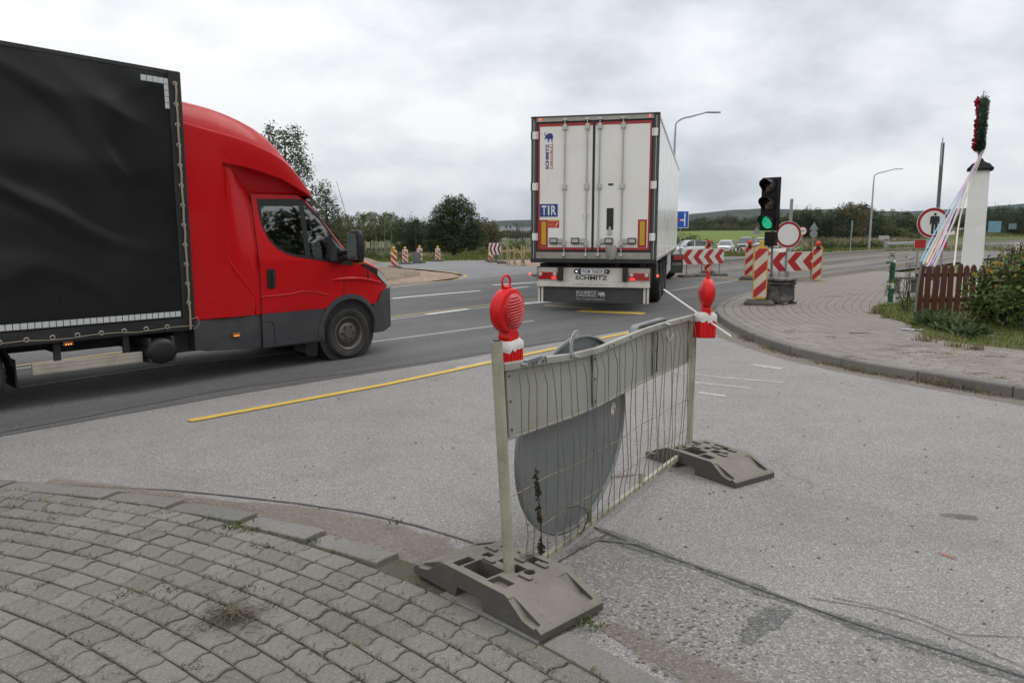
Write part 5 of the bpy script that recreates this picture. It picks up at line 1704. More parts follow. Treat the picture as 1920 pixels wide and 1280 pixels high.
RED_L = M('red lettering', (.50, .02, .03), .45)
BLACK_L = M('black lettering', (.02, .02, .022), .5)
YELR = M('yellow reflective', (.52, .33, .015), .35, 0, (.35, .22, .05), .3, 10)
BUMP = M('dusty white steel', (.62, .59, .53), .5, 0, (.30, .25, .18), .55, 3)
FLAP = M('rubber spray flap', (.034, .035, .037), .7, 0, (.10, .09, .075), .4, 3)
TAIL = M('tail lamp red', (.36, .012, .012), .2, coat=.8)
TAIL_ON = M('lit tail lamp', (.9, .05, .03), .3, emit=(1, .035, .03), estr=.9)
MARK_ON = M('lit marker', (.9, .1, .05), .3, emit=(1, .05, .03), estr=2.2)
CLEAR = M('clear lamp', (.55, .52, .50), .12, coat=.8)
LAMPW = M('lit plate lamp', (.9, .9, .85), .3, emit=(1, .97, .9), estr=2.0)

trl = thing('semi_trailer', 'white refrigerated semi trailer seen from behind with closed rear doors and a blue TIR plate', 'trailer', TR_O, TROT)
EX, EY = (0, -1, 0), (0, 0, 1)          # reading direction and up on the rear face (facing local -x)
TLEN = 13.35


def rbox(mb, y0, y1, z0, z1, x0, x1): mb.bb(x0, x1, min(y0, y1), max(y0, y1), z0, z1)


mb = MB(); mb.bb(.10, TLEN, -1.268, 1.268, 1.13, 3.90); body = part('body', mb, WHITE_S, trl, bevel=.012)
mb = MB()
for z in (1.10, 3.895): mb.bb(.06, TLEN + .004, -1.282, 1.282, z - .035, z + .035)
part('edge_profile', mb, M('aluminium profile', (.52, .53, .52), .35, .6), body, bevel=.004)
mb = MB()
for i in range(11): mb.bb(.9 + i * 1.15, .904 + i * 1.15, -1.2695, -1.2675, 1.16, 3.85)
part('panel_seam', mb, M('seam grey', (.50, .50, .49), .5), body)
# rear frame
for sd in (1, -1):
    mb = MB(); rbox(mb, sd * 1.282, sd * 1.166, 1.104, 3.921, 0, .14); part('door_frame', mb, FRAME, trl, bevel=.006)
mb = MB()
for sd in (-1, 1): mb.tube([(-.006, sd * 1.222, 1.05), (-.006, sd * 1.222, 3.90)], .009, 6)
part('frame_trim', mb, RODM, trl)
mb = MB(); rbox(mb, 1.166, -1.166, 3.835, 3.925, -.012, .14); part('top_beam', mb, SILLM, trl, bevel=.004)
mb = MB(); rbox(mb, 1.285, -1.285, 3.922, 3.945, -.03, .14); part('rain_gutter', mb, FRAME, trl)
mb = MB(); rbox(mb, 1.166, -1.166, 1.105, 1.235, -.006, .14); part('sill', mb, SILLM, trl, bevel=.004)
mb = MB(); rbox(mb, 1.282, -1.282, 1.02, 1.103, -.02, .14); part('rear_bumper_rubber', mb, GASK, trl, bevel=.008)
mb = MB(); rbox(mb, 1.164, -1.164, 1.237, 3.833, .012, .10); part('gasket', mb, GASK, trl)
for sd in (1, -1):
    mb = MB(); rbox(mb, sd * 1.135, sd * .022, 1.285, 3.80, .004, .02)
    dr = part('door', mb, WHITE_D, trl, bevel=.004)
    mb = MB(); rbox(mb, sd * 1.135, sd * 1.100, 1.285, 3.80, .001, .006); rbox(mb, sd * 1.100, sd * .022, 3.745, 3.80, .001, .006); rbox(mb, sd * 1.100, sd * .022, 1.285, 1.335, .001, .006)
    part('contour_tape', mb, REDT, dr)
    for z in (3.575, 2.56, 1.545):
        mb = MB(); rbox(mb, sd * 1.262, sd * 1.135, z - .075, z + .075, -.026, .003); h = part('hinge', mb, WHITE_D, dr, bevel=.008)
        mb = MB()
        for dz in (-.045, 0, .045): mb.lathe([(.010, 0), (.010, .005)], (-.026, sd * 1.16, z + dz), (-1, 0, 0), n=8)
        mb.tube([(-.02, sd * 1.268, z - .08), (-.02, sd * 1.268, z + .08)], .018, 8)
        part('hinge_bolt', mb, BLACK_L, h)
mb = MB(); rbox(mb, .024, -.024, 1.285, 3.80, -.004, .012); part('centre_seal', mb, GASK, trl)
# locking rods
for y, lev in ((.583, 1), (.132, 1), (-.118, -1), (-.580, -1)):
    mb = MB(); mb.tube([(-.030, y, 1.19), (-.030, y, 3.875)], .0135, 8); rd = part('lock_rod', mb, RODM, trl, smooth=60)
    mb = MB()
    for z in (3.72, 2.55, 1.42): rbox(mb, y + .042, y - .042, z - .055, z + .055, -.048, .006)
    rbox(mb, y + .05, y - .05, 3.845, 3.885, -.05, -.01)
    part('rod_keeper', mb, RODM, rd, bevel=.008)
    mb = MB(); rbox(mb, y + .032, y - .032, 1.16, 1.225, -.058, -.006); mb.ball((-.05, y, 1.17), .032, 8, 6); part('rod_cam', mb, RODM, rd, bevel=.004)
    mb = MB(); rbox(mb, y, y + lev * .30, 1.418, 1.52, -.05, -.004); lv = part('lock_handle', mb, RODM, rd, bevel=.010)
    mb = MB(); yy = y + lev * .215; rbox(mb, yy - .085, yy + .085, 1.405, 1.53, -.062, -.045); part('handle_socket', mb, BLACK_L, lv, bevel=.008)
    mb = MB(); rbox(mb, yy - .065, yy + .065, 1.43, 1.505, -.070, -.058); part('handle_grip', mb, RODM, lv, bevel=.01)
# plates and print
mb = MB(); rbox(mb, 1.095, .722, 1.955, 2.212, -.004, .003); tir = part('tir_plate', mb, BLUEP, trl, bevel=.003)
mb = MB(); x_ = -.0045
for w_, y0, ch in ((.10, 1.055, 'T'), (.030, .925, 'I'), (.105, .858, 'R')): text_shape(ch, w_, .19, (x_, y0, 1.988), EX, EY, .002, .015, mb=mb)
part('lettering', mb, WHITE_L, tir)
for y0, y1 in ((1.10, .925), (-.905, -1.08)):
    mb = MB(); rbox(mb, y0, y1, 1.34, 1.892, -.002, .003); rp = part('reflector_plate', mb, REDT, trl)
    mb = MB(); rbox(mb, y0 - .040, y1 + .040, 1.385, 1.855, -.0045, -.001); part('yellow_field', mb, YELR, rp)
mb = MB(); rbox(mb, .918, .69, 1.735, 1.885, -.003, .003); stk = part('sticker', mb, RED_L, trl)
mb = MB(); rbox(mb, .918, .69, 1.86, 1.892, -.005, -.002); text_shape('MAX', .10, .06, (-.0048, .90, 1.765), EX, EY, .001, .01, mb=mb); part('yellow_print', mb, YELR, stk)
mb = MB(); mb.prism([(0, 0), (.05, .08), (.065, .08), (.015, 0)], (-.004, .78, 1.755), EX, EY, .001); part('white_print', mb, WHITE_L, stk)
# SCHMITZ CARGOBULL running up the left door; the elephant above it
logo = MB(); text_shape('SCHMITZ', .50, .070, (.0015, .912, 2.905), (0, 0, 1), (0, 1, 0), .003, .030, mb=logo); part('lettering', logo, BLUE_L, trl)
logo = MB(); text_shape('CARGOBULL', .515, .060, (.0015, .828, 2.905), (0, 0, 1), (0, 1, 0), .003, .010, mb=logo); part('lettering', logo, RED_L, trl)
ELE = [(0, .30), (.06, .36), (.13, .44), (.10, .55), (.03, .66), (.06, .80), (.16, .86), (.22, .83), (.13, .77), (.12, .67), (.20, .58), (.26, .62), (.36, .70), (.50, .76), (.68, .77), (.84, .72), (.94, .60), (.98, .44), (1.0, .30), (.95, .28), (.93, .42), (.90, .30), (.92, .02), (.80, .02), (.78, .24), (.70, .30), (.56, .28), (.54, .02), (.42, .02), (.40, .24), (.34, .30), (.24, .34), (.18, .40), (.16, .30), (.10, .24)]


def elephant(mb, o, ex, ey, w, h, t=.003, mirror=False):
    pts = [((1 - x if mirror else x) * w, y * h) for x, y in ELE]
    mb.prism(pts, o, ex, ey, t)


mb = MB(); elephant(mb, (.0035, 1.015, 3.435), EX, EY, .19, .235); part('elephant_logo', mb, BLUE_L, trl)
# dark slots and latch of the right door
mb = MB(); rbox(mb, -.299, -.396, 2.565, 2.605, -.004, .006); rbox(mb, -.278, -.415, 1.69, 2.12, -.004, .006); part('vent_slot', mb, GASK, trl)
mb = MB(); rbox(mb, -.325, -.37, 1.60, 1.75, -.02, .0); mb.tube([(-.02, -.30, 1.665), (-.03, -.30, 1.60), (-.03, -.395, 1.60), (-.02, -.395, 1.665)], .008, 6); part('latch', mb, RODM, trl, bevel=.003)
mb = MB()
for y in (.20, .092):
    for z in (1.975, 1.925): mb.lathe([(.009, 0), (.009, .004)], (.004, y, z), (-1, 0, 0), n=8)
part('screw', mb, BLACK_L, trl)
mb = MB(); rings = []
for z, w_ in ((1.10, .06), (1.16, .10), (1.26, .115), (1.34, .11), (1.37, .09)):
    rings.append([Vector((-.05 - .03 * math.sin(k * .9 + z * 9), -.385 + w_ * math.cos(2 * math.pi * k / 14) + .012 * math.sin(k * 2.1 + z * 20), z + .012 * math.sin(k * 1.7))) if k < 7 else Vector((-.02, -.385 + w_ * math.cos(2 * math.pi * k / 14), z)) for k in range(14)])
mb.loft(rings, True, True); part('tied_bag', mb, M('grey bag', (.30, .285, .25), .8, 0, (.18, .16, .13), .5, 8), trl, smooth=60)
mb = MB()
for y in (1.09, -1.09): mb.lathe([(.018, 0), (.015, .012), (.0, .016)], (-.012, y, 3.885), (-1, 0, 0), n=12, sx=1.5)
part('top_marker_lamp', mb, MARK_ON, trl)
# light bar, bumper, flap
LB = .12
mb = MB(); rbox(mb, 1.165, -1.165, .632, .925, LB, LB + .03)
lb = part('light_bar', mb, BUMP, trl, bevel=.004)
mb = MB(); rbox(mb, 1.165, -1.165, .918, .932, LB - .004, LB + .22); rbox(mb, 1.172, 1.16, .632, .93, LB - .004, LB + .22); rbox(mb, -1.16, -1.172, .632, .93, LB - .004, LB + .22); part('bar_rim', mb, BLKM, lb)
for sd in (1, -1):
    mb = MB(); rbox(mb, sd * 1.145, sd * .735, .672, .825, LB - .035, LB - .001); tl = part('tail_lamp', mb, TAIL, trl, bevel=.012)
    mb = MB(); yy = sd * .92 - .09 if sd > 0 else sd * .92 + .13
    rbox(mb, sd * .80 + .055, sd * .80 - .045, .682, .735, LB - .0375, LB - .034) if sd > 0 else rbox(mb, -.76, -.86, .672, .722, LB - .0375, LB - .034)
    part('lit_lamp', mb, TAIL_ON, tl)
    mb = MB()
    for y in (sd * 1.095, sd * .79): mb.lathe([(.040, 0), (.036, .008), (.0, .012)], (LB - .034, y, .780), (-1, 0, 0), n=16)
    part('clear_lamp', mb, CLEAR, tl)
    mb = MB(); rbox(mb, sd * .665 + .052, sd * .665 - .052, .655, .935, LB - .10, LB - .001); part('dock_buffer', mb, GASK, trl, bevel=.012)
    mb = MB(); mb.tube([(LB + .03, sd * 1.16, .74), (LB, sd * 1.24, .735), (LB - .02, sd * 1.30, .765)], .014, 6); ol = part('outline_lamp', mb, BLKM, trl, smooth=60)
    mb = MB(); mb.ball((LB - .03, sd * 1.315, .772), .026, 10, 8); part('lamp_lens', mb, MARK_ON, ol)
mb = MB(); rbox(mb, .288, -.232, .785, .902, LB - .012, LB - .001); np_ = part('number_plate', mb, WHITE_L, trl, bevel=.004)
mb = MB(); rbox(mb, .284, .242, .789, .898, LB - .0135, LB - .011); part('blue_strip', mb, BLUEP, np_)
mb = MB(); text_shape('WGM', .165, .078, (LB - .0125, .225, .805), EX, EY, .0015, .008, mb=mb); text_shape('7682R', .235, .078, (LB - .0125, .025, .805), EX, EY, .0015, .008, mb=mb); part('lettering', mb, BLACK_L, np_)
mb = MB(); rbox(mb, .295, -.239, .778, .785, LB - .016, LB - .001); rbox(mb, .295, -.239, .902, .909, LB - .016, LB - .001); rbox(mb, .295, .288, .785, .902, LB - .016, LB - .001); rbox(mb, -.232, -.239, .785, .902, LB - .016, LB - .001); part('plate_holder', mb, GASK, np_)
for sd, y in ((1, .345), (-1, -.30)):
    mb = MB(); mb.lathe([(.045, 0), (.045, .03), (.02, .05)], (LB, y, .845), (-1, 0, 0), n=14); lm = part('plate_lamp', mb, GASK, trl, smooth=40)
    mb = MB(); mb.lathe([(.016, 0), (.0, .006)], (LB - .05, y - sd * .012, .845), (-1, 0, 0), n=10); part('lamp_lens', mb, LAMPW if sd > 0 else CLEAR, lm)
mb = MB(); text_shape('SCHMITZ', .665, .088, (LB - .001, .362, .668), EX, EY, .003, .028, mb=mb); part('lettering', mb, BLACK_L, lb)
mb = MB(); rbox(mb, 1.165, -1.165, .522, .628, LB - .055, LB + .06); part('underride_bumper', mb, BUMP, trl, bevel=.010)
mb = MB()
rg = random.Random(3)
for i in range(14): y = .40 - i * .05 - rg.random() * .02; rbox(mb, y, y - .03, .555 + rg.random() * .01, .592, LB - .0565, LB - .0545)
part('worn_print', mb, M('worn print', (.36, .34, .30), .6), trl)
mb = MB(); rbox(mb, 1.15, -1.15, .20, .523, LB + .005, LB + .012); part('spray_flap', mb, FLAP, trl)
for y in (1.13, 1.06, -1.06, -1.13):
    mb = MB(); rbox(mb, y + .022, y - .022, .20, .521, LB - .002, LB + .0045); part('white_stripe', mb, BUMP, trl)
mb = MB(); text_shape('SCHMITZ', .43, .062, (LB + .004, .345, .382), EX, EY, .003, .028, mb=mb); text_shape('CARGOBULL', .43, .052, (LB + .004, .345, .322), EX, EY, .003, .02, mb=mb); text_shape('The TrailerCompany', .60, .050, (LB + .004, .345, .245), EX, EY, .003, .0, mb=mb)
elephant(mb, (LB + .004, -.105, .315), EX, EY, .155, .14); part('lettering', mb, M('grey lettering', (.42, .42, .42), .5), trl)
# chassis
mb = MB()
for y in (-.5, .5): mb.bb(LB + .05, 11.5, y - .05, y + .05, .72, 1.02)
for x in (.6, 1.8, 3.4, 4.7, 6.0, 8, 9.5): mb.bb(x - .05, x + .05, -1.1, 1.1, .90, 1.02)
for y in (1.0, -1.0): mb.bb(LB + .03, LB + .25, y - .05, y + .05, .5, 1.02)
part('chassis', mb, BLKM, trl)
mb = MB(); mb.bb(.14, TLEN - .1, -1.25, 1.25, 1.03, 1.13); part('underfloor', mb, M('dark underfloor', (.05, .05, .048), .8), trl)
TSTEEL = M('grey hub', (.10, .095, .085), .55, .4, (.05, .045, .04), .5, 10)
for i, x in enumerate((2.95, 4.26, 5.57)):
    for sd in (-1, 1):
        truck_wheel('wheel', trl, (x, sd * 1.04, .505), sd, .505, .38, 0, .29, 10, TSTEEL)
        mb = MB(); rings = []
        for k in range(11):
            a = R(25 + 130 * k / 10); rings.append([Vector((x + math.cos(a) * r_, sd * y_, .505 + math.sin(a) * r_)) for r_, y_ in ((.56, .82), (.56, 1.25), (.575, 1.25), (.575, .82))])
        mb.loft(rings, True, True); part('mudguard', mb, BLK, trl, smooth=50)
    mb = MB(); mb.tube([(x, -1.0, .505), (x, 1.0, .505)], .07, 8); part('axle', mb, BLKM, trl)
for sd in (-1, 1):
    mb = MB(); mb.bb(6.35, 9.6, sd * 1.19 - .02, sd * 1.19 + .02, .42, 1.0); part('side_guard', mb, M('grey side panel', (.40, .41, .41), .45, 0, (.2, .18, .15), .4, 3), trl, bevel=.01)
    mb = MB(); mb.bb(1.2, 2.0, sd * 1.1 - .12, sd * 1.1 + .12, .62, .98); part('tool_box', mb, BLKM, trl, bevel=.02)
mb = MB(); mb.bb(LB + .05, .32, 1.0, 1.12, .93, 1.0); mb.bb(9.7, 9.85, -.9, -.75, .25, 1.0); mb.bb(9.7, 9.85, .75, .9, .25, 1.0); part('landing_leg', mb, BLKM, trl)
mb = MB(); mb.bb(TLEN, TLEN + .45, -1.0, 1.0, 1.9, 3.7); part('cooling_unit', mb, WHITE_S, trl, bevel=.08)

# tractor unit in front, turned slightly left; only its rear corner shows
KP = TR_O + Vector((math.sin(TAZ), math.cos(TAZ), 0)) * 11.85
CAZ = R(-19)
TRUCKP = M('dark truck paint', (.030, .033, .038), .35, .2, (.07, .065, .06), .4, 3, coat=.4)
trc = thing('tractor_unit', 'dark tractor unit coupled ahead of the white trailer, its rear lamp and mudguard showing', 'truck', KP, math.pi / 2 - CAZ)
mb = MB()
for y in (-.42, .42): mb.bb(-1.05, 5.0, y - .05, y + .05, .70, .92)
mb.bb(-.6, .6, -.45, .45, .92, 1.0); part('chassis', mb, BLKM, trc)
for sd in (-1, 1):
    truck_wheel('wheel', trc, (-.15, sd * 1.02, .5), sd, .5, .42, 0, .29, 10, TSTEEL)
    truck_wheel('wheel', trc, (3.65, sd * 1.02, .5), sd, .5, .30, 0, .29, 10, TSTEEL)
    mb = MB(); rings = []
    for k in range(15):
        a = R(5 + 180 * k / 14); rings.append([Vector((-.15 + math.cos(a) * r_ * 1.08, sd * y_, .50 + math.sin(a) * r_)) for r_, y_ in ((.58, .80), (.58, 1.27), (.60, 1.28), (.615, 1.25), (.615, .80))])
    mb.loft(rings, True, True); part('mudguard', mb, M('grey mudguard', (.085, .088, .095), .45, 0, (.14, .13, .12), .4, 5), trc, smooth=50)
    mb = MB(); mb.bb(-.90, -.84, sd * 1.04 - .24, sd * 1.04 + .24, .64, .88); rb = part('rear_panel', mb, TRUCKP, trc, bevel=.02)
    mb = MB(); mb.bb(-.93, -.895, sd * 1.04 - .19, sd * 1.04 + .19, .68, .83); part('tail_lamp', mb, TAIL, trc, bevel=.01)
    mb = MB(); mb.bb(-.87, -.855, sd * 1.04 - .24, sd * 1.04 + .24, .22, .635); fl = part('mud_flap', mb, FLAP, trc)
    mb = MB(); text_shape('SCANIA', .36, .08, (-.871, sd * 1.04 + .18, .50), EX, EY, .002, .01, mb=mb); part('lettering', mb, M('grey lettering', (.42, .42, .42), .5), fl)
mb = MB(); mb.loft([[Vector((x, -y, z)) for y, z in ((-1.22, .45), (-1.25, 1.2), (-1.22, 3.2), (-1.0, 3.75), (1.0, 3.75), (1.22, 3.2), (1.25, 1.2), (1.22, .45))] for x in (2.75, 4.6, 5.0)], True, True); part('cab', mb, TRUCKP, trc, smooth=30)
mb = MB(); mb.bb(2.0, 2.7, -1.2, -.5, .35, .95); mb.bb(2.0, 2.7, .5, 1.2, .35, .95); part('fuel_tank', mb, ALUB, trc, bevel=.08)
# ================================================================== SIGNS, LAMPS, BEACONS
RED_R = M('red reflective', (.42, .014, .018), .4, 0, (.22, .05, .04), .3, 8)
WHT_R = M('white reflective', (.68, .66, .61), .45, 0, (.36, .32, .25), .5, 7)
WHT_B = M('dusty white reflective', (.60, .545, .44), .5, 0, (.36, .31, .23), .5, 7)
YEL_P = M('yellow plastic', (.58, .33, .02), .42, 0, (.40, .26, .07), .4, 8)
YEL_LENS = M('yellow lens', (.66, .36, .01), .2, coat=.6)
ORA_LENS = M('orange red lens', (.62, .035, .012), .2, coat=.6)
FOOT = M('rubber sign foot', (.070, .066, .060), .75, 0, (.16, .14, .115), .6, 6, .3, 50)
GREYP = M('grey steel post', (.30, .31, .31), .45, .45, (.2, .19, .17), .3, 6)
SIGNB = M('sign back', (.24, .25, .26), .45, .4)


def sign_foot(root, w=.62, d=.34, h=.11):
    mb = MB(); rings = []
    for z, s_ in ((0, 1), (.05, 1), (h, .80)):
        rings.append([Vector((x * s_, y * s_, z)) for x, y in ((-w / 2, -d / 2 + .06), (-w / 2 + .06, -d / 2), (w / 2 - .06, -d / 2), (w / 2, -d / 2 + .06), (w / 2, d / 2 - .06), (w / 2 - .06, d / 2), (-w / 2 + .06, d / 2), (-w / 2, d / 2 - .06))])
    mb.loft(rings, True, True); f = part('foot', mb, FOOT, root, bevel=.006)
    mb = MB()
    for x in (-.2, .2): mb.bb(x - .05, x + .05, -.04, .04, h - .004, h + .012)
    part('lug', mb, FOOT, f)


def beacon(name, label, p, slope, lens, group, lamp='round', h=1.0, w=.25, frame=YEL_P, z0=.15, face=None, tilt=0.0, foot_w=.62, lr=1.0):
    """striped guide board (faces local -y) in a plastic frame on a rubber foot, lamp on top"""
    rz = face if face is not None else -math.atan2(p[0], p[1])
    root = thing(name, label, 'guide beacon', p, rz, group); root.rotation_euler = (0, tilt, rz)
    sign_foot(root, foot_w)
    mb = MB(); fr = .020
    pts = [(-w / 2 - fr, z0), (-w / 2 - fr, z0 + h), (-w / 2 - fr + .03, z0 + h + .03), (w / 2 + fr - .03, z0 + h + .03), (w / 2 + fr, z0 + h), (w / 2 + fr, z0), (w / 2 - .02, z0 - .045), (-w / 2 + .02, z0 - .045)]
    mb.prism(pts, (0, .022, 0), (1, 0, 0), (0, 0, 1), .044); part('frame', mb, frame, root, bevel=.008)
    mb = MB(); mb.bb(-w / 2, w / 2, -.026, -.021, z0, z0 + h); bd = part('board', mb, WHT_B, root)
    sw = h / 5 * .98; k = -1
    for k in range(-2, 8):
        zz = z0 + h - k * 2 * sw + (.0 if slope > 0 else .0)
        t = w * 1.0
        poly = [(-w / 2, zz - (t if slope > 0 else 0)), (w / 2, zz - (0 if slope > 0 else t)), (w / 2, zz - sw - (0 if slope > 0 else t)), (-w / 2, zz - sw - (t if slope > 0 else 0))]
        poly = [(x, z + sw * .85) for x, z in poly]
        poly = clip_rect(poly, -w / 2 + .002, w / 2 - .002, z0 + .002, z0 + h - .002)
        if len(poly) >= 3:
            mb = MB(); mb.prism(poly, (0, -.0262, 0), (1, 0, 0), (0, 0, 1), .002); part('stripe', mb, RED_R, bd)
    zt = z0 + h + .03
    if lamp == 'round':
        mb = MB(); mb.loft([[Vector((x * s_, y * s_, z)) for x, y in ((-.05, -.035), (.05, -.035), (.05, .035), (-.05, .035))] for z, s_ in ((zt - .10, 1), (zt + .01, 1), (zt + .03, .6))], True, True); mbx = part('battery_box', mb, BLK if lens is ORA_LENS else frame, root, bevel=.006)
        mb = MB(); mb.lathe([(.0, -.045), (.06 * lr, -.042), (.088 * lr, -.02), (.088 * lr, .02), (.06 * lr, .042), (.0, .045)], (0, -.01, zt + .085 * lr), (0, 1, 0), n=20, close=False); part('lamp', mb, lens, root, smooth=50)
        mb = MB(); mb.bb(-.016, .016, -.02, .0, zt + .165 * lr, zt + .19 * lr); part('lamp_lug', mb, lens, root)
    elif lamp == 'neck':
        mb = MB(); mb.loft([[Vector((x * s_, y * s_, z)) for x, y in ((-.06, -.022), (.06, -.022), (.06, .022), (-.06, .022))] for z, s_ in ((zt - .01, 1), (zt + .03, .75), (zt + .05, .55), (zt + .06, .8), (zt + .12, .8), (zt + .145, .45))], True, True); part('handle_knob', mb, frame, root, bevel=.006)
    return root


g2 = 'guide beacons with red lamps'
def pv(x, y): q = gp(x, y, .10); return (q.x, q.y, .115)
PB = gp(1423, 571, .125)
beacon('guide_beacon', 'large striped guide beacon in a yellow frame right beside the green traffic light', (PB.x, PB.y, .118), 1, YEL_LENS, None, 'neck', 1.02, .25, YEL_P, .17)
q = gp(1403, 525); beacon('guide_beacon', 'striped beacon with a red lamp half hidden behind the larger yellow framed beacon', (q.x, q.y, .01), 1, ORA_LENS, g2, 'round', 1.0, .25, YEL_P, .17)
q = gp(1530, 533, .02); beacon('guide_beacon', 'striped beacon with a red lamp at the right end of the long chevron board', (q.x, q.y, .005), 1, ORA_LENS, g2, 'round', 1.0, .25, YEL_P, .17, foot_w=.85)
q = gp(1327, 513); beacon('guide_beacon', 'striped beacon with a red lamp in front of the left chevron board by the truck', (q.x, q.y, .01), 1, ORA_LENS, g2, 'round', 1.0, .25, YEL_P, .15)
g3 = 'guide beacons with yellow lamps by the branch road'
for (x, y, lab, hh) in ((739, 503, 'yellow lamp beacon, tallest of the four left of the dark round tree', .72), (760, 495, 'red and white beacon with a yellow lamp, second of the four along the branch road', .62),
                    (787, 493, 'red and white beacon with a yellow lamp in front of the grey cabinet', .66), (821, 490, 'red and white beacon with a yellow lamp standing alone before the dark round tree', .60)):
    q = gp(x, y); beacon('guide_beacon', lab, (q.x, q.y, .0), -1, YEL_LENS, g3, 'round', hh, .25, YEL_P if x < 750 else WHT_R, .10, foot_w=.7, lr=.82)


def chevron_board(name, label, p0, p1, z0, z1, n, legs, cols=(WHT_R, RED_R), direction=-1, group=None):
    p0, p1 = Vector(p0), Vector(p1); L = (p1 - p0).length; d = (p1 - p0).normalized(); rz = math.atan2(d.y, d.x)
    root = thing(name, label, 'chevron sign', (p0.x, p0.y, 0), rz, group)
    H = z1 - z0
    mb = MB(); mb.bb(0, L, -.012, .012, z0, z1); bd = part('board', mb, cols[0], root, bevel=.006)
    pw = L / n
    for i in range(n):
        x0 = i * pw + pw * .08; t = pw * .50; dp = pw * .52
        poly = [(x0 + dp, z1), (x0 + dp + t, z1), (x0 + t, (z0 + z1) / 2), (x0 + dp + t, z0), (x0 + dp, z0), (x0, (z0 + z1) / 2)]
        for half in ((poly[0], poly[1], poly[2], poly[5]), (poly[5], poly[2], poly[3], poly[4])):
            pass
        up = clip_rect([poly[0], poly[1], poly[2], poly[5]], .012, L - .012, z0 + .012, z1 - .012)
        dn = clip_rect([poly[5], poly[2], poly[3], poly[4]], .012, L - .012, z0 + .012, z1 - .012)
        mb = MB()
        for q in (up, dn):
            if len(q) >= 3: mb.prism(q, (0, -.0125, 0), (1, 0, 0), (0, 0, 1), .003)
        part('chevron', mb, cols[1], bd)
    for f in legs:
        x = f * L
        mb = MB(); mb.tube([(x, .03, .05), (x, .03, z1 - .03)], .022, 8); lg = part('post', mb, GREYP, root, smooth=60)
        mb = MB(); mb.loft([[Vector((x + a * s_, .03 + b * s_, z)) for a, b in ((-.3, -.17), (.3, -.17), (.3, .17), (-.3, .17))] for z, s_ in ((0, 1), (.06, 1), (.10, .8))], True, True); part('foot', mb, FOOT, root, bevel=.01)
    return root


Yb = 24.0
chevron_board('chevron_board', 'long red and white chevron board behind the traffic light, arrows pointing left', at(1413, 490, 23.2), at(1531, 490, 24.2), .42, 1.03, 4, (.42, .93))
chevron_board('chevron_board', 'red and white chevron board standing right of the tractor unit, arrows pointing left', at(1277, 480, 27.5), at(1357, 480, 28.6), .46, 1.02, 4, (.15, .5, .92))
PURP = M('dark red chevron', (.16, .012, .045), .5)
q0, q1 = gp(917, 492), gp(939, 492)
chevron_board('chevron_board', 'small white board with dark red chevrons at the tip of the gravel strip', q0, q1, .42, 1.05, 3, (.35, .9), (WHT_R, PURP))
q = gp(920, 490.6); beacon('guide_beacon', 'slim beacon with an orange lamp just behind the small chevron board', (q.x, q.y, .02), -1, YEL_LENS, None, 'round', .72, .22, YEL_P, .10, foot_w=.6, lr=.8)


def disc_sign(name, label, c, dia, mats, post=None, rz=0.0, ring=.085, group=None, cat='sign'):
    """round sign facing local -y; c = centre"""
    root = thing(name, label, cat, (c[0], c[1], 0), rz, group); r = dia / 2; z = c[2]
    mb = MB(); mb.lathe([(r, 0), (r, .012)], (0, .006, z), (0, -1, 0), n=48); part('plate', mb, SIGNB, root)
    mb = MB(); mb.lathe([(r * .985, .012), (r * .985, .0135), (r * (1 - ring * 2), .0135), (r * (1 - ring * 2), .012)], (0, .006, z), (0, -1, 0), n=48, close=False); part('red_ring', mb, mats[0], root)
    mb = MB(); mb.lathe([(r * (1 - ring * 2), .012), (r * (1 - ring * 2), .0132)], (0, .006, z), (0, -1, 0), n=48); part('white_field', mb, mats[1], root)
    mb = MB(); mb.lathe([(r, 0), (r + .004, .004), (r + .004, .016), (r, .018), (r * .984, .016)], (0, .006, z), (0, -1, 0), n=48, close=False); part('white_rim', mb, mats[1], root, smooth=40)
    if post:
        mb = MB(); mb.tube([(post[2] if len(post) > 2 else 0, .04, post[0]), (0, .04, post[1])], .028, 10); part('post', mb, GREYP, root, smooth=60)
    return root


WHITE_F = M('white sign face', (.72, .72, .70), .45, 0, (.5, .48, .44), .3, 3)
DRED = M('dark red sign ring', (.33, .012, .022), .4, spec=.3)
b1 = disc_sign('no_entry_sign', 'round sign with an empty white face and dark red ring behind the traffic light', at(1478, 440, 23.6), .82, (DRED, WHITE_F), (.05, 1.95), 0, .10)
mb = MB(); mb.loft([[Vector((a, .04 + b, z)) for a, b in ((-.28, -.17), (.28, -.17), (.28, .17), (-.28, .17))] for z in (.0, .09)], True, True); part('foot', mb, FOOT, b1, bevel=.01)
p = at(1481, 440, 27.0); po = thing('steel_post', 'bare grey steel post rising behind the empty white round sign', 'post', (p.x, p.y, 0))
mb = MB(); mb.tube([(0, 0, 0), (0, 0, at(1481, 373, 27).z)], .055, 10); part('shaft', mb, GREYP, po, smooth=60)

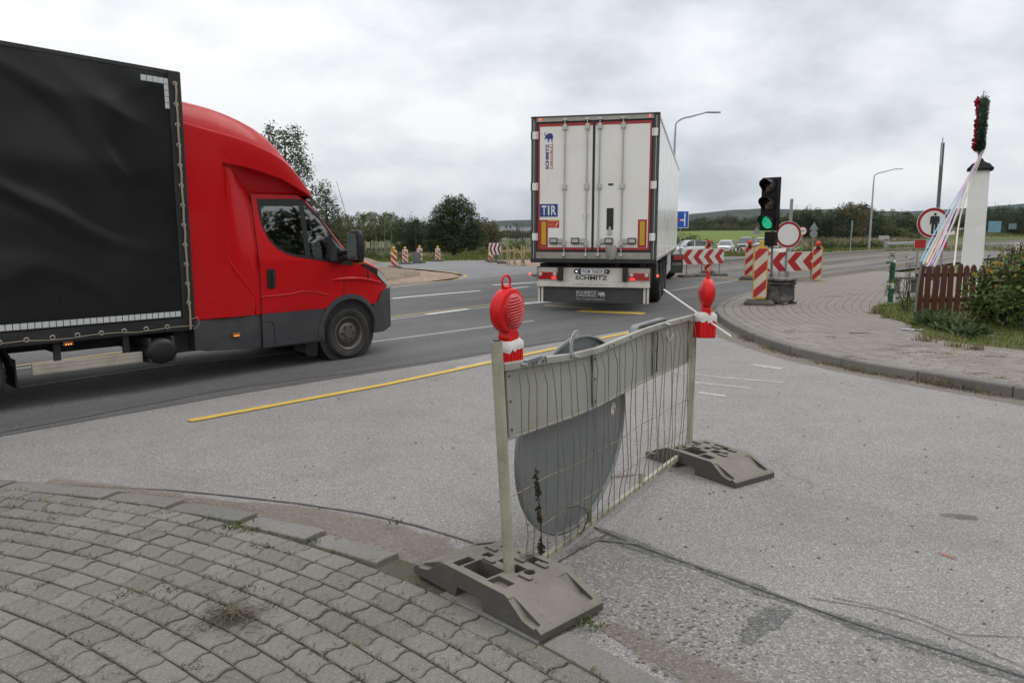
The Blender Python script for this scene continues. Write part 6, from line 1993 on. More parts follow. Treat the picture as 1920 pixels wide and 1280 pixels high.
# ---- traffic light
PT = gp(1460, 569, .125)
TLO = Vector((PT.x - .03, PT.y + .12, .118))
tlg = thing('traffic_light', 'portable traffic light showing green on a pole standing in a dirty grey weight block', 'traffic light', TLO, R(-47))
TLBODY = M('dirty traffic light black', (.007, .007, .0075), .55, 0, (.03, .028, .025), .3, 9, spec=.25)
DIRTYB = M('dirty weight block', (.038, .038, .036), .7, 0, (.27, .25, .215), .8, 7, .3, 40)
mb = MB(); rings = []
for z, a, b in ((.03, .30, .24), (.10, .33, .26), (.40, .315, .25), (.43, .345, .275), (.47, .345, .275), (.48, .30, .24)):
    rings.append([Vector((x * a, y * b, z)) for x, y in ((-1, -.8), (-.8, -1), (.8, -1), (1, -.8), (1, .8), (.8, 1), (-.8, 1), (-1, .8))])
mb.loft(rings, True, True); wb = part('weight_block', mb, DIRTYB, tlg, bevel=.008)
mb = MB(); rings = []
for z, a, b in ((.485, .33, .26), (.51, .37, .29), (.545, .36, .28), (.56, .25, .20)):
    rings.append([Vector((x * a, y * b, z)) for x, y in ((-1, -.7), (-.7, -1), (.7, -1), (1, -.7), (1, .7), (.7, 1), (-.7, 1), (-1, .7))])
mb.loft(rings, True, True); part('lid', mb, DIRTYB, wb, bevel=.008)
mb = MB()
for x in (-.24, .27):
    for y in (-.2, .2): mb.bb(x - .09, x + .09, y - .06, y + .06, 0, .05)
mb.bb(.30, .42, -.03, .03, .36, .40); mb.bb(-.42, -.30, -.05, .05, .30, .36)
part('block_foot', mb, DIRTYB, wb, bevel=.01)
zb_, zt_ = 1.565, 2.69
mb = MB(); mb.tube([(-.12, 0, .50), (-.16, 0.02, 1.60)], .026, 10); mb.tube([(-.12, 0, .50), (-.125, 0, .64)], .04, 10); part('pole', mb, M('dirty pole', (.14, .14, .135), .6, .2, (.32, .30, .26), .5, 14), tlg, smooth=60)
mb = MB(); mb.bb(-.28, -.06, -.10, .08, 1.24, 1.54); mb.bb(-.30, -.04, -.11, .0, 1.30, 1.33); cb_ = part('control_box', mb, TLBODY, tlg, bevel=.012)
mb = MB(); mb.tube([(-.06, -.02, 1.52), (-.02, -.05, 1.46), (-.05, -.06, 1.36), (-.1, -.08, 1.25), (-.2, -.08, 1.22)], .012, 6); part('cable', mb, TLBODY, cb_, smooth=60)
HW = .19
HC = -.26
mb = MB(); mb.bb(HC - HW, HC + HW, -.005, .09, zb_, zt_); part('housing', mb, TLBODY, tlg, bevel=.012)
mb = MB(); mb.bb(HC - HW - .012, HC + HW + .012, .0905, .1, zb_ - .006, zt_ + .006); part('back_board', mb, TLBODY, tlg)
mb = MB(); mb.bb(HC + HW, HC + HW + .05, -.02, .05, zb_ + .22, zb_ + .28); part('bracket', mb, TLBODY, tlg)
OFFR = M('unlit red lens', (.028, .005, .005), .2, coat=.6); OFFY = M('unlit amber lens', (.045, .022, .008), .2, coat=.6)
GRN = Nodes('lit green lens'); _d = GRN.voro(42, 'Distance')
GRN.color((.01, .22, .10)); GRN.rough(.25); _e = GRN.ramp(_d, [(.1, (.06, .85, .42)), (.7, (.01, .42, .20))]); GRN.l(_e, GRN.b.inputs['Emission Color']); GRN.b.inputs['Emission Strength'].default_value = .6; GRN = GRN.m
for zc, lens in ((zb_ + .93, OFFR), (zb_ + .555, OFFY), (zb_ + .18, GRN)):
    c = Vector((HC, -.006, zc)); r = .140
    mb = MB(); mb.lathe([(r, 0), (r * .9, .018), (r * .6, .032), (0, .04)], c, (0, -1, 0), n=28, close=False); sg_ = part('lens', mb, lens, tlg, smooth=60)
    mb = MB(); rows = []
    for i in range(25):
        q = R(-38 + 256 * i / 24); dep = .30 if 30 < -38 + 256 * i / 24 < 150 else .30 - .13 * min(1, abs((-38 + 256 * i / 24) - 90) / 128 - .47 + .35)
        dep = .27 * (.45 + .55 * max(0, math.sin(q)) ** .6) if math.sin(q) > 0 else .27 * .45 * (1 + math.sin(q))
        co, si = math.cos(q), math.sin(q)
        rows.append([c + Vector((co * rr, -dd_, si * rr)) for rr, dd_ in ((r + .004, .0), (r + .004, dep), (r + .014, dep), (r + .016, .0))])
    mb.loft(rows, True, True); part('visor', mb, TLBODY, tlg, smooth=40)

# ---- blue side-road information sign behind the trailer
p = at(1277, 412, 46.0)
bs = thing('blue_sign', 'blue and white road layout sign half hidden behind the white trailer', 'sign', (p.x, p.y, 0), R(8))
w_, h_ = .95, 1.0; z = p.z
mb = MB(); mb.bb(-w_ / 2, w_ / 2, -.01, .01, z - h_ / 2, z + h_ / 2); part('plate', mb, M('sign blue', (.018, .085, .42), .4), bs)
mb = MB(); mb.bb(.19, .27, -.016, -.0105, z - .38, z + .40); mb.bb(-.2, .19, -.016, -.0105, z - .07, z + .02); part('road_mark', mb, WHITE_F, bs)
mb = MB(); mb.bb(-.24, -.06, -.018, -.0165, z - .08, z + .06); part('red_mark', mb, RED_R, bs)
mb = MB(); mb.bb(-w_ / 2, w_ / 2, -.014, -.0104, z - h_ / 2, z - h_ / 2 + .03); mb.bb(w_ / 2 - .03, w_ / 2, -.014, -.0104, z - h_ / 2 + .03, z + h_ / 2); part('white_rim', mb, WHITE_F, bs)
mb = MB(); mb.tube([(0, .04, -.1), (0, .04, z + h_ / 2)], .035, 8); part('post', mb, GREYP, bs, smooth=60)

# ---- street lamps
LAMPG = M('galvanised lamp post', (.34, .355, .37), .45, .4)


def street_lamp(label, base, top_px, tip_px, Y, ri=.07):
    root = thing('street_lamp', label, 'street lamp', base, 0, 'street lamps along the road')
    a = at(*top_px, Y) - Vector(base); b = at(*tip_px, Y) - Vector(base)
    h = a.z; path = [(0, 0, 0), (0, 0, h * .5), (0, 0, h * .84)]
    d = (b - Vector((0, 0, b.z))); d.z = 0; r_ = min(.9, h * .13)
    for i in range(1, 7):
        q = R(80 * i / 6); path.append(tuple(Vector((0, 0, h - r_ * .55)) + d.normalized() * (1 - math.cos(q)) * r_ + Vector((0, 0, math.sin(q) * r_ * .55))))
    path.append(tuple(b - d.normalized() * .7))
    mb = MB(); mb.tube(path, [ri, ri * .8, ri * .65] + [ri * .5] * 6 + [ri * .4], 10); part('pole', mb, LAMPG, root, smooth=60)
    mb = MB(); e = b - d.normalized() * .75; mb.loft([[e + d.normalized() * x + Vector((0, y, z)) for y, z in ((-w, -.03), (w, -.03), (w * .8, .04), (-w * .8, .04))] for x, w in ((0, .05), (.25, .13), (.6, .12), (.78, .05))], True, True); part('lamp_head', mb, M('lamp head', (.28, .29, .30), .5), root, bevel=.01)
    return root


q = at(1264, 300, 40.0); street_lamp('street lamp with a long curved arm rising behind the white trailer', (q.x, 40.0, zterrain(q.x, 40)), (1268, 219), (1350, 211), 40.0, .085)
q = at(1632, 430, 72.0); street_lamp('slender street lamp with a curved arm standing right of the traffic light', (q.x, 72.0, zterrain(q.x, 72)), (1641, 323), (1692, 317), 72.0, .10)

# ---- pedestrian prohibition sign with a red and white board below
c = at(1750, 418, 20.2)
ps = disc_sign('pedestrian_sign', 'round red ringed sign with a black walking figure behind the ribbons', c, .80, (DRED, WHITE_F), (.0, 2.3), R(-12), .10)
INK = M('sign black', (.015, .015, .016), .5)
man = MB(); z = c[2] - .02
man.lathe([(.036, .0), (.036, .002)], (.03, -.0075, z + .245), (0, -1, 0), n=16)
for poly in ([(-.045, .20), (.105, .20), (.105, -.02), (-.045, -.02)], [(-.085, .185), (-.045, .20), (-.045, .05), (-.065, -.03), (-.09, -.02)], [(.105, .20), (.14, .185), (.145, .0), (.125, -.02), (.105, .06)],
             [(-.045, -.02), (.022, -.02), (.018, -.27), (-.045, -.27)], [(.035, -.02), (.105, -.02), (.105, -.27), (.044, -.27)]):
    man.prism(poly, (0, -.0075, z), (1, 0, 0), (0, 0, 1), .002)
part('walking_figure', man, INK, ps)
bp = thing('barrier_board', 'short red and white barrier board below the pedestrian sign', 'barrier', (c[0], c[1], 0), R(-12))
zb1 = at(1750, 465, 20.2).z; zt1 = at(1750, 450, 20.2).z
mb = MB(); mb.bb(-.40, .40, .075, .10, zb1, zt1); bdd = part('board', mb, WHT_R, bp)
mb = MB(); mb.bb(-.398, -.12, .072, .0755, zb1, zt1); mb.bb(.16, .398, .072, .0755, zb1, zt1); part('red_field', mb, RED_R, bdd)
mb = MB()
for x in (-.3, .3): mb.bb(x - .02, x + .02, .10, .13, 0, zt1)
part('leg', mb, GREYP, bp)
# tilted post with an edge-on name board
a_, b_ = at(1756, 480, 24.0), at(1768, 268, 24.0)
tp_ = thing('name_board', 'leaning dark post with a board seen edge on above the pedestrian sign', 'sign', (a_.x, a_.y, 0))
mb = MB(); mb.tube([Vector((-.06, 0, 0)), b_ - Vector((a_.x, a_.y, 0))], .055, 8); part('post', mb, M('dark weathered post', (.10, .10, .10), .6, .1, (.24, .22, .2), .4, 5), tp_, smooth=60)
mb = MB(); e = at(1770, 285, 24.0) - Vector((a_.x, a_.y, 0)); mb.box(e + Vector((.04, .2, 0)), (.035, .8, .84), Matrix.Rotation(R(-29), 3, 'Z')); part('board', mb, M('pale sign back', (.40, .42, .41), .5), tp_)

# ---- far small signs
def small_sign(name, label, x, y, Y, kind, s=.7):
    p = at(x, y, Y); zg = zterrain(p.x, p.y)
    root = thing(name, label, 'sign', (p.x, p.y, zg)); z = p.z - zg
    mb = MB(); mb.tube([(0, .03, 0), (0, .03, z + s * .4)], .035, 6); part('post', mb, GREYP, root)
    if kind == 'disc':
        mb = MB(); mb.lathe([(s / 2, 0), (s / 2, .02)], (0, 0, z), (0, -1, 0), n=20); part('plate', mb, DRED, root)
        mb = MB(); mb.lathe([(s * .38, .02), (s * .38, .024)], (0, 0, z), (0, -1, 0), n=20); part('face', mb, WHITE_F, root)
        mb = MB(); text_shape('50', s * .42, s * .26, (-s * .21, -.0245, z - s * .13), (1, 0, 0), (0, 0, 1), .002, .02, mb=mb); part('lettering', mb, INK, root)
    else:
        mb = MB(); mb.prism([(-s * .55, 0), (s * .55, 0), (0, s * .95)], (0, 0, z), (1, 0, 0), (0, 0, 1), .02); part('plate', mb, SIGNB, root)
        if kind == 'back2': mb = MB(); mb.lathe([(s * .46, 0), (s * .46, .02)], (0, 0, z - s * .48), (0, -1, 0), n=20); part('lower_plate', mb, SIGNB, root)
    return root


small_sign('speed_sign', 'small round speed sign with red ring standing far off at the field edge', 1505, 433, 70, 'disc', .85)
small_sign('warning_sign', 'grey sign backs, a triangle above a disc, just right of the small speed sign', 1526, 431, 72, 'back2', .8)
small_sign('warning_sign', 'grey back of a triangular sign standing in the bright green field', 1419, 439, 95, 'back', 1.0)
p = at(1596, 440, 60); zg = zterrain(p.x, p.y)
mp = thing('marker_post', 'thin grey marker post with a small plate between the hedge and the lamp', 'post', (p.x, p.y, zg))
mb = MB(); mb.tube([(0, 0, 0), (0, 0, at(1596, 413, 60).z - zg)], .04, 6); part('shaft', mb, GREYP, mp)
mb = MB(); z = at(1596, 424, 60).z - zg; mb.bb(-.06, .06, -.06, -.03, z - .5, z + .45); part('plate', mb, SIGNB, mp)
# ================================================================== LEAF CLOUDS
def quads(name, P, A, S, mat, asp=.55, seed=0, fold=True):
    """one object of leaf-like faces: centres P, spread normals A, sizes S (numpy)"""
    rg = np.random.default_rng(seed); n = len(P)
    nv = A + rg.normal(0, .6, (n, 3)); nv /= np.linalg.norm(nv, axis=1)[:, None] + 1e-9
    t = rg.normal(0, 1, (n, 3)); t -= nv * (t * nv).sum(1)[:, None]; t /= np.linalg.norm(t, axis=1)[:, None] + 1e-9
    b = np.cross(nv, t); S = S[:, None]
    v = np.stack([P - t * S, P + b * S * asp - nv * S * .12, P + t * S, P - b * S * asp - nv * S * .12], 1).reshape(-1, 3)
    me = bpy.data.meshes.new(name)
    me.vertices.add(4 * n); me.vertices.foreach_set('co', v.astype(np.float32).ravel())
    me.loops.add(4 * n); me.loops.foreach_set('vertex_index', np.arange(4 * n, dtype=np.int32))
    me.polygons.add(n); me.polygons.foreach_set('loop_start', np.arange(0, 4 * n, 4, dtype=np.int32))
    me.update(); me.validate()
    me.materials.append(mat)
    return me


def clump_points(rg, blobs, per, leaf, jit=.35, shell=.72):
    """blobs: (x, y, z, rx, ry, rz); leaves gathered in twigs near each blob's skin"""
    P = []; A = []
    for (x, y, z, rx, ry, rz) in blobs:
        k = max(3, int(per * (rx * ry + rx * rz + ry * rz) / 3)); tw = max(1, k // 9)
        d = rg.normal(0, 1, (tw, 3)); d /= np.linalg.norm(d, axis=1)[:, None]
        rr = shell + (1.06 - shell) * rg.random(tw) ** .6
        inner = rg.random(tw) < .18; rr[inner] = rg.uniform(.2, .7, inner.sum())
        c = np.array([x, y, z]) + d * np.array([rx, ry, rz]) * rr[:, None]
        idx = rg.integers(0, tw, k)
        P.append(c[idx] + rg.normal(0, leaf * 1.9, (k, 3)) * np.array([1, 1, .8])); A.append(d[idx] * .5 + np.array([0, 0, .7]))
    return np.concatenate(P), np.concatenate(A)


OAKL = leaf_mat('dark oak leaves', [(0, (.016, .030, .006)), (.5, (.034, .054, .010)), (.85, (.058, .082, .016)), (1, (.085, .10, .025))])
ASPL = leaf_mat('grey green aspen leaves', [(0, (.040, .052, .026)), (.5, (.070, .088, .045)), (.85, (.11, .125, .075)), (1, (.15, .14, .075))], .5, .3)
BIRL = leaf_mat('birch leaves', [(0, (.042, .058, .014)), (.5, (.078, .096, .024)), (.85, (.12, .128, .036)), (1, (.18, .155, .05))], .5, .3)
PINEL = leaf_mat('dark pine needles', [(0, (.012, .022, .010)), (.6, (.024, .040, .016)), (1, (.045, .062, .026))])
MIXL = leaf_mat('mixed wood leaves', [(0, (.022, .036, .008)), (.35, (.046, .064, .014)), (.7, (.080, .092, .022)), (.9, (.115, .098, .030)), (1, (.15, .095, .030))])
MIXV = [MIXL, leaf_mat('olive wood leaves', [(0, (.034, .046, .010)), (.5, (.072, .086, .018)), (1, (.14, .135, .035))]), leaf_mat('brownish wood leaves', [(0, (.036, .034, .010)), (.5, (.078, .066, .018)), (1, (.15, .105, .030))]), leaf_mat('deep green wood leaves', [(0, (.010, .024, .006)), (.5, (.024, .046, .010)), (1, (.060, .085, .020))])]
BUSHL = leaf_mat('bush leaves', [(0, (.018, .034, .006)), (.5, (.040, .066, .012)), (.85, (.075, .105, .022)), (1, (.11, .115, .035))])
BANKL = leaf_mat('weedy bank leaves', [(0, (.055, .075, .014)), (.5, (.10, .13, .026)), (.8, (.15, .165, .04)), (1, (.22, .18, .08))], .55, .35)
GARDL = leaf_mat('garden leaves', [(0, (.026, .046, .007)), (.5, (.060, .095, .014)), (.85, (.11, .145, .024)), (1, (.18, .185, .045))], .45, .25)
HOSTL = leaf_mat('broad leaves', [(0, (.022, .045, .010)), (.6, (.050, .085, .020)), (1, (.085, .12, .035))], .4, .25)
BARK = M('grey bark', (.085, .075, .062), .9, 0, (.05, .045, .04), .5, 8, .5, 30)
BIRB = M('birch bark', (.40, .385, .35), .8, 0, (.09, .08, .07), .7, 5)

# ================================================================== GARDEN AND WAYSIDE CROSS
WOODR = M('red brown picket paint', (.098, .029, .014), .6, 0, (.055, .030, .018), .7, 9, .3, 60)
GRAYW = M('grey weathered metal', (.21, .21, .20), .6, .3, (.14, .10, .07), .5, 10)


def gpz(x, y, z): q = gp(x, y, z); return Vector((q.x, q.y, z))


F0 = gpz(1716, 592, .13)
fdir = Vector((.985, .17, 0)).normalized(); frz = math.atan2(fdir.y, fdir.x)
fence = thing('picket_fence', 'short reddish brown picket fence with a grey end post beside the flowering shrubs', 'fence', F0, frz)
rgf = random.Random(12)
pk = []
for i in range(13):
    x = .055 + i * .157; h = .93 + rgf.uniform(-.025, .03) + (.0 if i % 2 else .01); w = .116 + rgf.uniform(-.008, .004)
    mb = MB(); mb.prism([(-w / 2, .06), (w / 2, .06), (w / 2, h - .075), (w * .30, h - .02), (0, h), (-w * .30, h - .02), (-w / 2, h - .075)], (0, .011, 0), (1, 0, 0), (0, 0, 1), .022)
    o = part('picket', mb, WOODR, fence, bevel=.003); o.location = (x, 0, 0); o.rotation_euler = (0, R(rgf.uniform(-1.6, 1.6)), 0)
for z in (.28, .74):
    mb = MB(); mb.bb(-.02, 2.05, .0115, .045, z - .035, z + .035); part('rail', mb, WOODR, fence)
mb = MB(); mb.tube([(-.03, -.03, -.05), (-.025, -.03, .45), (.03, -.015, .99)], .022, 8); part('end_post', mb, GRAYW, fence, smooth=60)
mb = MB(); mb.tube([(2.0, .06, 0), (2.0, .06, .95)], .022, 8); part('end_post', mb, GRAYW, fence, smooth=60)
# white pillar with a dark cap
PLX = at(1822, 495, 17.3)
PILW = M('whitewashed masonry', (.82, .815, .80), .85, 0, (.60, .58, .54), .4, 2.2, .5, 35)
CAPM = M('dark stone cap', (.014, .016, .015), .7, 0, (.05, .05, .045), .3, 6, spec=.25)
pl = thing('wayside_pillar', 'whitewashed square pillar with a dark stone cap behind the picket fence', 'pillar', (PLX.x, PLX.y, .12), R(-29))
mb = MB(); rings = []
for i in range(25):
    z = 2.90 * i / 24; w = .69 * lerp([(0, .46), (.15, .40), (.42, .32), (1.4, .295), (2.88, .265), (2.9, .263)], z)
    rings.append([Vector((x * w + .004 * mnoise.noise(Vector((z * 3, x * 2, y))), y * w + .004 * mnoise.noise(Vector((z * 3 + 5, x, y * 2))), z)) for x, y in ((-1, -.86), (-.86, -1), (.86, -1), (1, -.86), (1, .86), (.86, 1), (-.86, 1), (-1, .86))])
mb.loft(rings, True, True); part('shaft', mb, PILW, pl, smooth=30)
mb = MB(); mb.bb(-.2045, .2045, -.2045, .2045, 1.42, 1.435); part('plaster_ridge', mb, PILW, pl, bevel=.01)
mb = MB(); rings = []
for z, w in ((2.90, .25), (2.955, .255), (2.97, .23), (3.05, .17), (3.07, .12), (3.12, .055), (3.17, .04)):
    rings.append([Vector((x * w, y * w, z)) for x, y in ((-1, -1), (1, -1), (1, 1), (-1, 1))])
mb.loft(rings, True, True); part('cap', mb, CAPM, pl, bevel=.006)
cr = thing('iron_cross', 'slim dark iron cross on the pillar, mostly hidden inside a flower wreath', 'cross', (PLX.x - .05, PLX.y, 3.285), R(-114))
mb = MB(); mb.bb(-.024, .024, -.02, .02, 0, 1.34); part('upright', mb, CAPM, cr, bevel=.005)
mb = MB(); mb.bb(-.36, .36, -.0195, .0195, .85, .90); part('crossbar', mb, CAPM, cr, bevel=.005)
mb = MB(); mb.prism([(-.012, 1.34), (.012, 1.34), (0, 1.48)], (0, -.01, 0), (1, 0, 0), (0, 0, 1), .02); part('tip', mb, M('pale metal', (.35, .36, .36), .4, .6), cr)
# wreath of green garland with red flowers on its outer face, almost edge on
WRG = leaf_mat('wreath foliage', [(0, (.006, .028, .014)), (.6, (.012, .052, .026)), (1, (.03, .085, .045))], .5, .1)
WRR = leaf_mat('red paper flowers', [(0, (.14, .006, .018)), (.5, (.32, .012, .040)), (1, (.52, .04, .10))], .6, .2)
rgn = np.random.default_rng(31)
WC = Vector((PLX.x - .10, PLX.y, 4.03)); wr = thing('flower_wreath', 'oval wreath of red paper flowers and green tinsel above the white pillar', 'wreath', WC, R(-123))
n = 6800; th_ = rgn.uniform(0, 6.283, n); rr = rgn.normal(0, .055, n); aa = rgn.uniform(0, 6.283, n)
P = np.stack([np.cos(th_) * (.33 + rr * np.cos(aa) * 1.3), .055 + np.clip(rgn.normal(0, .042, n), -.09, .09), np.sin(th_) * (.52 + rr * np.cos(aa) * 1.3)], 1)
part('garland', quads('garland', P, np.stack([np.cos(th_), np.zeros(n), np.sin(th_)], 1), rgn.uniform(.018, .04, n), WRG, .22, 3), WRG, wr)
mb = MB(); rgr = random.Random(9)
for i in range(64):
    q = 2 * math.pi * i / 64 + rgr.gauss(0, .04); c = Vector((math.cos(q) * (.33 + rgr.gauss(0, .03)), -.045 + rgr.gauss(0, .022), math.sin(q) * (.52 + rgr.gauss(0, .03))))
    for k in range(13):
        a = Vector((rgr.gauss(0, 1), rgr.gauss(-.6, .6), rgr.gauss(0, 1))).normalized(); b = a.cross(Vector((rgr.gauss(0, 1), rgr.gauss(0, 1), rgr.gauss(0, 1)))).normalized()
        L = rgr.uniform(.04, .068); mb.add([c, c + a * L * .6 + b * L * .5, c + a * L, c + a * L * .6 - b * L * .5], [(0, 1, 2, 3)])
part('flowers', mb, WRR, wr)
mb = MB()
for i in range(26):
    c = Vector((rgr.gauss(.30, .03), rgr.gauss(.03, .04), rgr.gauss(.18, .06))); a = Vector((rgr.gauss(0, 1), rgr.gauss(0, 1), rgr.gauss(0, 1))).normalized(); b = a.cross(Vector((0, .3, 1))).normalized()
    mb.add([c, c + a * .03 + b * .012, c + a * .06, c + a * .03 - b * .012], [(0, 1, 2, 3)])
part('white_blossom', mb, leaf_mat('white paper', [(0, (.5, .5, .5)), (1, (.7, .7, .7))], .6, .2), wr)
# ribbons running down from the cross to the fence
RIB = [('pale blue', (.30, .42, .52)), ('yellow', (.58, .52, .22)), ('white', (.66, .66, .66)), ('pink', (.56, .32, .46)), ('lilac', (.52, .44, .64)), ('pale yellow', (.62, .58, .34)), ('sky blue', (.20, .42, .56)), ('rose', (.56, .24, .36)), ('cream', (.62, .55, .44))]
top = Vector((PLX.x - .06, PLX.y - .12, 3.44))
ends = [(1700, 466), (1735, 493), (1744, 496), (1738, 499), (1752, 499), (1756, 500), (1728, 488), (1742, 502), (1786, 497)]
labs = ['leftmost pale blue ribbon running from the wreath down to the fence', 'wide yellow ribbon hanging from the wreath to the fence', 'white ribbon in the middle of the bundle hanging from the wreath', 'bright pink ribbon running from the wreath to the first pickets',
        'lilac ribbon beside the pink one, hanging from the wreath', 'narrow pale yellow ribbon right of the pink and lilac ones', 'narrow sky blue ribbon behind the bundle hanging from the wreath', 'rose coloured ribbon tied low on the fence below the wreath', 'single cream ribbon hanging apart, closest to the white pillar']
for i, ((nm, col), (ex, ey), lb_) in enumerate(zip(RIB, ends, labs)):
    e = at(ex, ey, 15.0 + .1 * (i % 3))
    if i == 0: e = at(1730, 496, 15.1)
    if i == 6: e = at(1727, 492, 15.2)
    rows = []
    wdt = [.055, .06, .05, .065, .05, .03, .03, .03, .045][i]
    for k in range(21):
        f = k / 20; p = top.lerp(e, f) + Vector((0, 0, -.10 * math.sin(f * math.pi) * (.5 + .2 * (i % 3)))) + Vector((.03 * math.sin(f * 6 + i), .02 * i * math.sin(f * math.pi), 0))
        tw = .5 * math.sin(f * 5 + i * 1.3); wd = wdt * min(1, .35 + f * 1.4)
        side = Vector((math.cos(tw), math.sin(tw) * .6, .35)).normalized() * wd * .5
        nn = Vector((0, .0012, 0)); rows.append([p - side, p + side, p + side + nn, p - side + nn])
    mb = MB(); mb.loft(rows, True, True)
    tag(part('ribbon', mb, M('ribbon ' + nm, col, .5, var=.06), smooth=60), lb_, 'ribbon', 'ribbons hanging from the wreath')

# green and white post with a climbing weed
q = gpz(1669, 566, .13); gpst = thing('green_post', 'green painted post with a white cap and white band at the edge of the grass', 'post', q)
GRNP = M('green post paint', (.010, .125, .060), .45, 0, (.05, .08, .05), .4, 9)
mb = MB(); mb.lathe([(.055, 0), (.055, .30)], n=14); mb.lathe([(.055, .42), (.055, .86)], n=14); part('shaft', mb, GRNP, gpst, smooth=40)
mb = MB(); mb.lathe([(.0545, .30), (.0545, .42)], n=14); mb.lathe([(.058, .86), (.058, .89), (.05, .90)], n=14); part('white_band', mb, WHITE_F, gpst, smooth=40)
rgv = np.random.default_rng(5)
tw = MB(); tw.tube([(-.06, -.07, 0), (-.075, -.06, .4), (-.06, -.06, .8), (-.10, -.06, 1.05)], [.006, .005, .004, .002], 5)
cl = part('stem', tw, BARK, None); cw = thing('climbing_weed', 'thin weed climbing up the green post', 'plant', q)
cl.parent = cw
P = np.stack([rgv.normal(-.07, .04, 120), rgv.normal(-.075, .03, 120), rgv.uniform(.1, 1.06, 120)], 1); part('leaves', quads('leaves', P, np.tile([0, -.4, .6], (120, 1)), rgv.uniform(.02, .04, 120), GARDL, .6, 4), GARDL, cw)


def garden_plant(name, label, cat, p, blobs, per, leaf, mat, stems=10, group=None, seed=0, asp=.6, flowers=0, heads=0, fl_r=.032):
    rg = np.random.default_rng(seed); root = thing(name, label, cat, p, 0, group)
    P, A = clump_points(rg, blobs, per, leaf, shell=.55); k = P[:, 2] > .01; P, A = P[k], A[k]
    tag(part('leaves', quads('leaves', P, A, rg.uniform(leaf * .6, leaf * 1.35, len(P)), mat, asp, seed), mat, root), kind='stuff')
    mb = MB()
    for i in range(stems):
        b = blobs[int(rg.integers(0, len(blobs)))]; e = Vector((b[0] + rg.normal(0, b[3] * .5), b[1] + rg.normal(0, b[4] * .5), b[2] + b[5] * .6)); s = Vector((e.x * .3 + rg.normal(0, .05), e.y * .3 + rg.normal(0, .05), 0))
        mb.tube([s, s.lerp(e, .5) + Vector((rg.normal(0, .03), rg.normal(0, .03), .04)), e], [.009, .006, .003], 5)
    tag(part('stems', mb, M('green stems', (.07, .085, .035), .7), root), kind='stuff')
    tops = []
    for b in blobs:
        for _ in range(int(20)):
            a = rg.uniform(0, 6.28); u = rg.uniform(.1, 1); tops.append(Vector((b[0] + b[3] * math.cos(a) * u, b[1] + b[4] * math.sin(a) * u, b[2] + b[5] * math.sqrt(max(0, 1 - u * u * .85)))))
    if flowers:
        mb = MB(); cb2 = MB()
        for i in range(flowers):
            t = tops[int(rg.integers(0, len(tops)))] + Vector((rg.normal(0, .03), rg.normal(-.05, .05), rg.uniform(.0, .06)))
            if rg.random() < .5: t = t + Vector((0, -.12, -rg.uniform(.1, .4)))
            nrm = Vector((rg.normal(0, .4), -1, rg.uniform(.2, 1.0))).normalized(); a = nrm.cross(Vector((0, 0, 1))).normalized(); b = nrm.cross(a)
            for j in range(9):
                q = 2 * math.pi * j / 9; d1 = a * math.cos(q) + b * math.sin(q); d2 = a * math.cos(q + .35) + b * math.sin(q + .35); d0 = a * math.cos(q - .35) + b * math.sin(q - .35)
                mb.add([t, t + d0 * fl_r * .7, t + d1 * fl_r - nrm * .008, t + d2 * fl_r * .7], [(0, 1, 2, 3)])
            cb2.ball(t + nrm * .004, fl_r * .3, 6, 4)
        tag(part('flowers', mb, leaf_mat('yellow petals', [(0, (.42, .20, .008)), (.6, (.58, .32, .012)), (1, (.62, .42, .03))], .5, .2), root), kind='stuff'); tag(part('flower_centres', cb2, M('brown flower heart', (.03, .018, .01), .8), root), kind='stuff')
    if heads:
        mb = MB()
        for i in range(heads):
            t = tops[int(rg.integers(0, len(tops)))] + Vector((rg.normal(0, .03), rg.normal(0, .03), rg.uniform(.05, .20)))
            mb.ball(t, rg.uniform(.011, .018), 6, 4); mb.tube([t, t - Vector((rg.normal(0, .02), rg.normal(0, .02), .26))], .0025, 4)
        tag(part('seed_heads', mb, M('dark seed head', (.022, .014, .012), .9), root), kind='stuff')
    return root


gs = 'flowering garden shrubs behind the grass verge'
for i, (x, y, lb_, bl, fl, hd_) in enumerate([
    (1856, 606, 'leafy left end of the flowering hedge with an orange blossom, overlapping the last pickets', [(0, 0, .36, .32, .32, .36), (.25, .2, .54, .36, .34, .40), (-.18, .0, .22, .22, .24, .22)], 14, 10),
    (1895, 612, 'dense shrub with yellow daisies and dark seed heads in the middle of the hedge', [(0, 0, .45, .50, .42, .48), (.1, .25, .68, .48, .42, .40), (-.28, .15, .55, .36, .36, .36)], 34, 70),
    (1925, 622, 'dense garden shrub with yellow daisies cut by the right edge of the picture', [(0, 0, .50, .55, .42, .52), (.1, .2, .80, .52, .42, .40), (.5, .1, .55, .55, .42, .5)], 22, 50),
    (1910, 562, 'rear garden shrub full of dark seed heads below the white pillar', [(0, 0, .60, .55, .42, .50), (.35, .1, .70, .50, .42, .48), (-.30, .1, .50, .36, .36, .42)], 12, 60)]):
    q = gpz(x, y, .13); garden_plant('garden_shrub', lb_, 'shrub', q, bl, 3400, .040, GARDL, 16, gs, 50 + i, .66, fl, hd_)
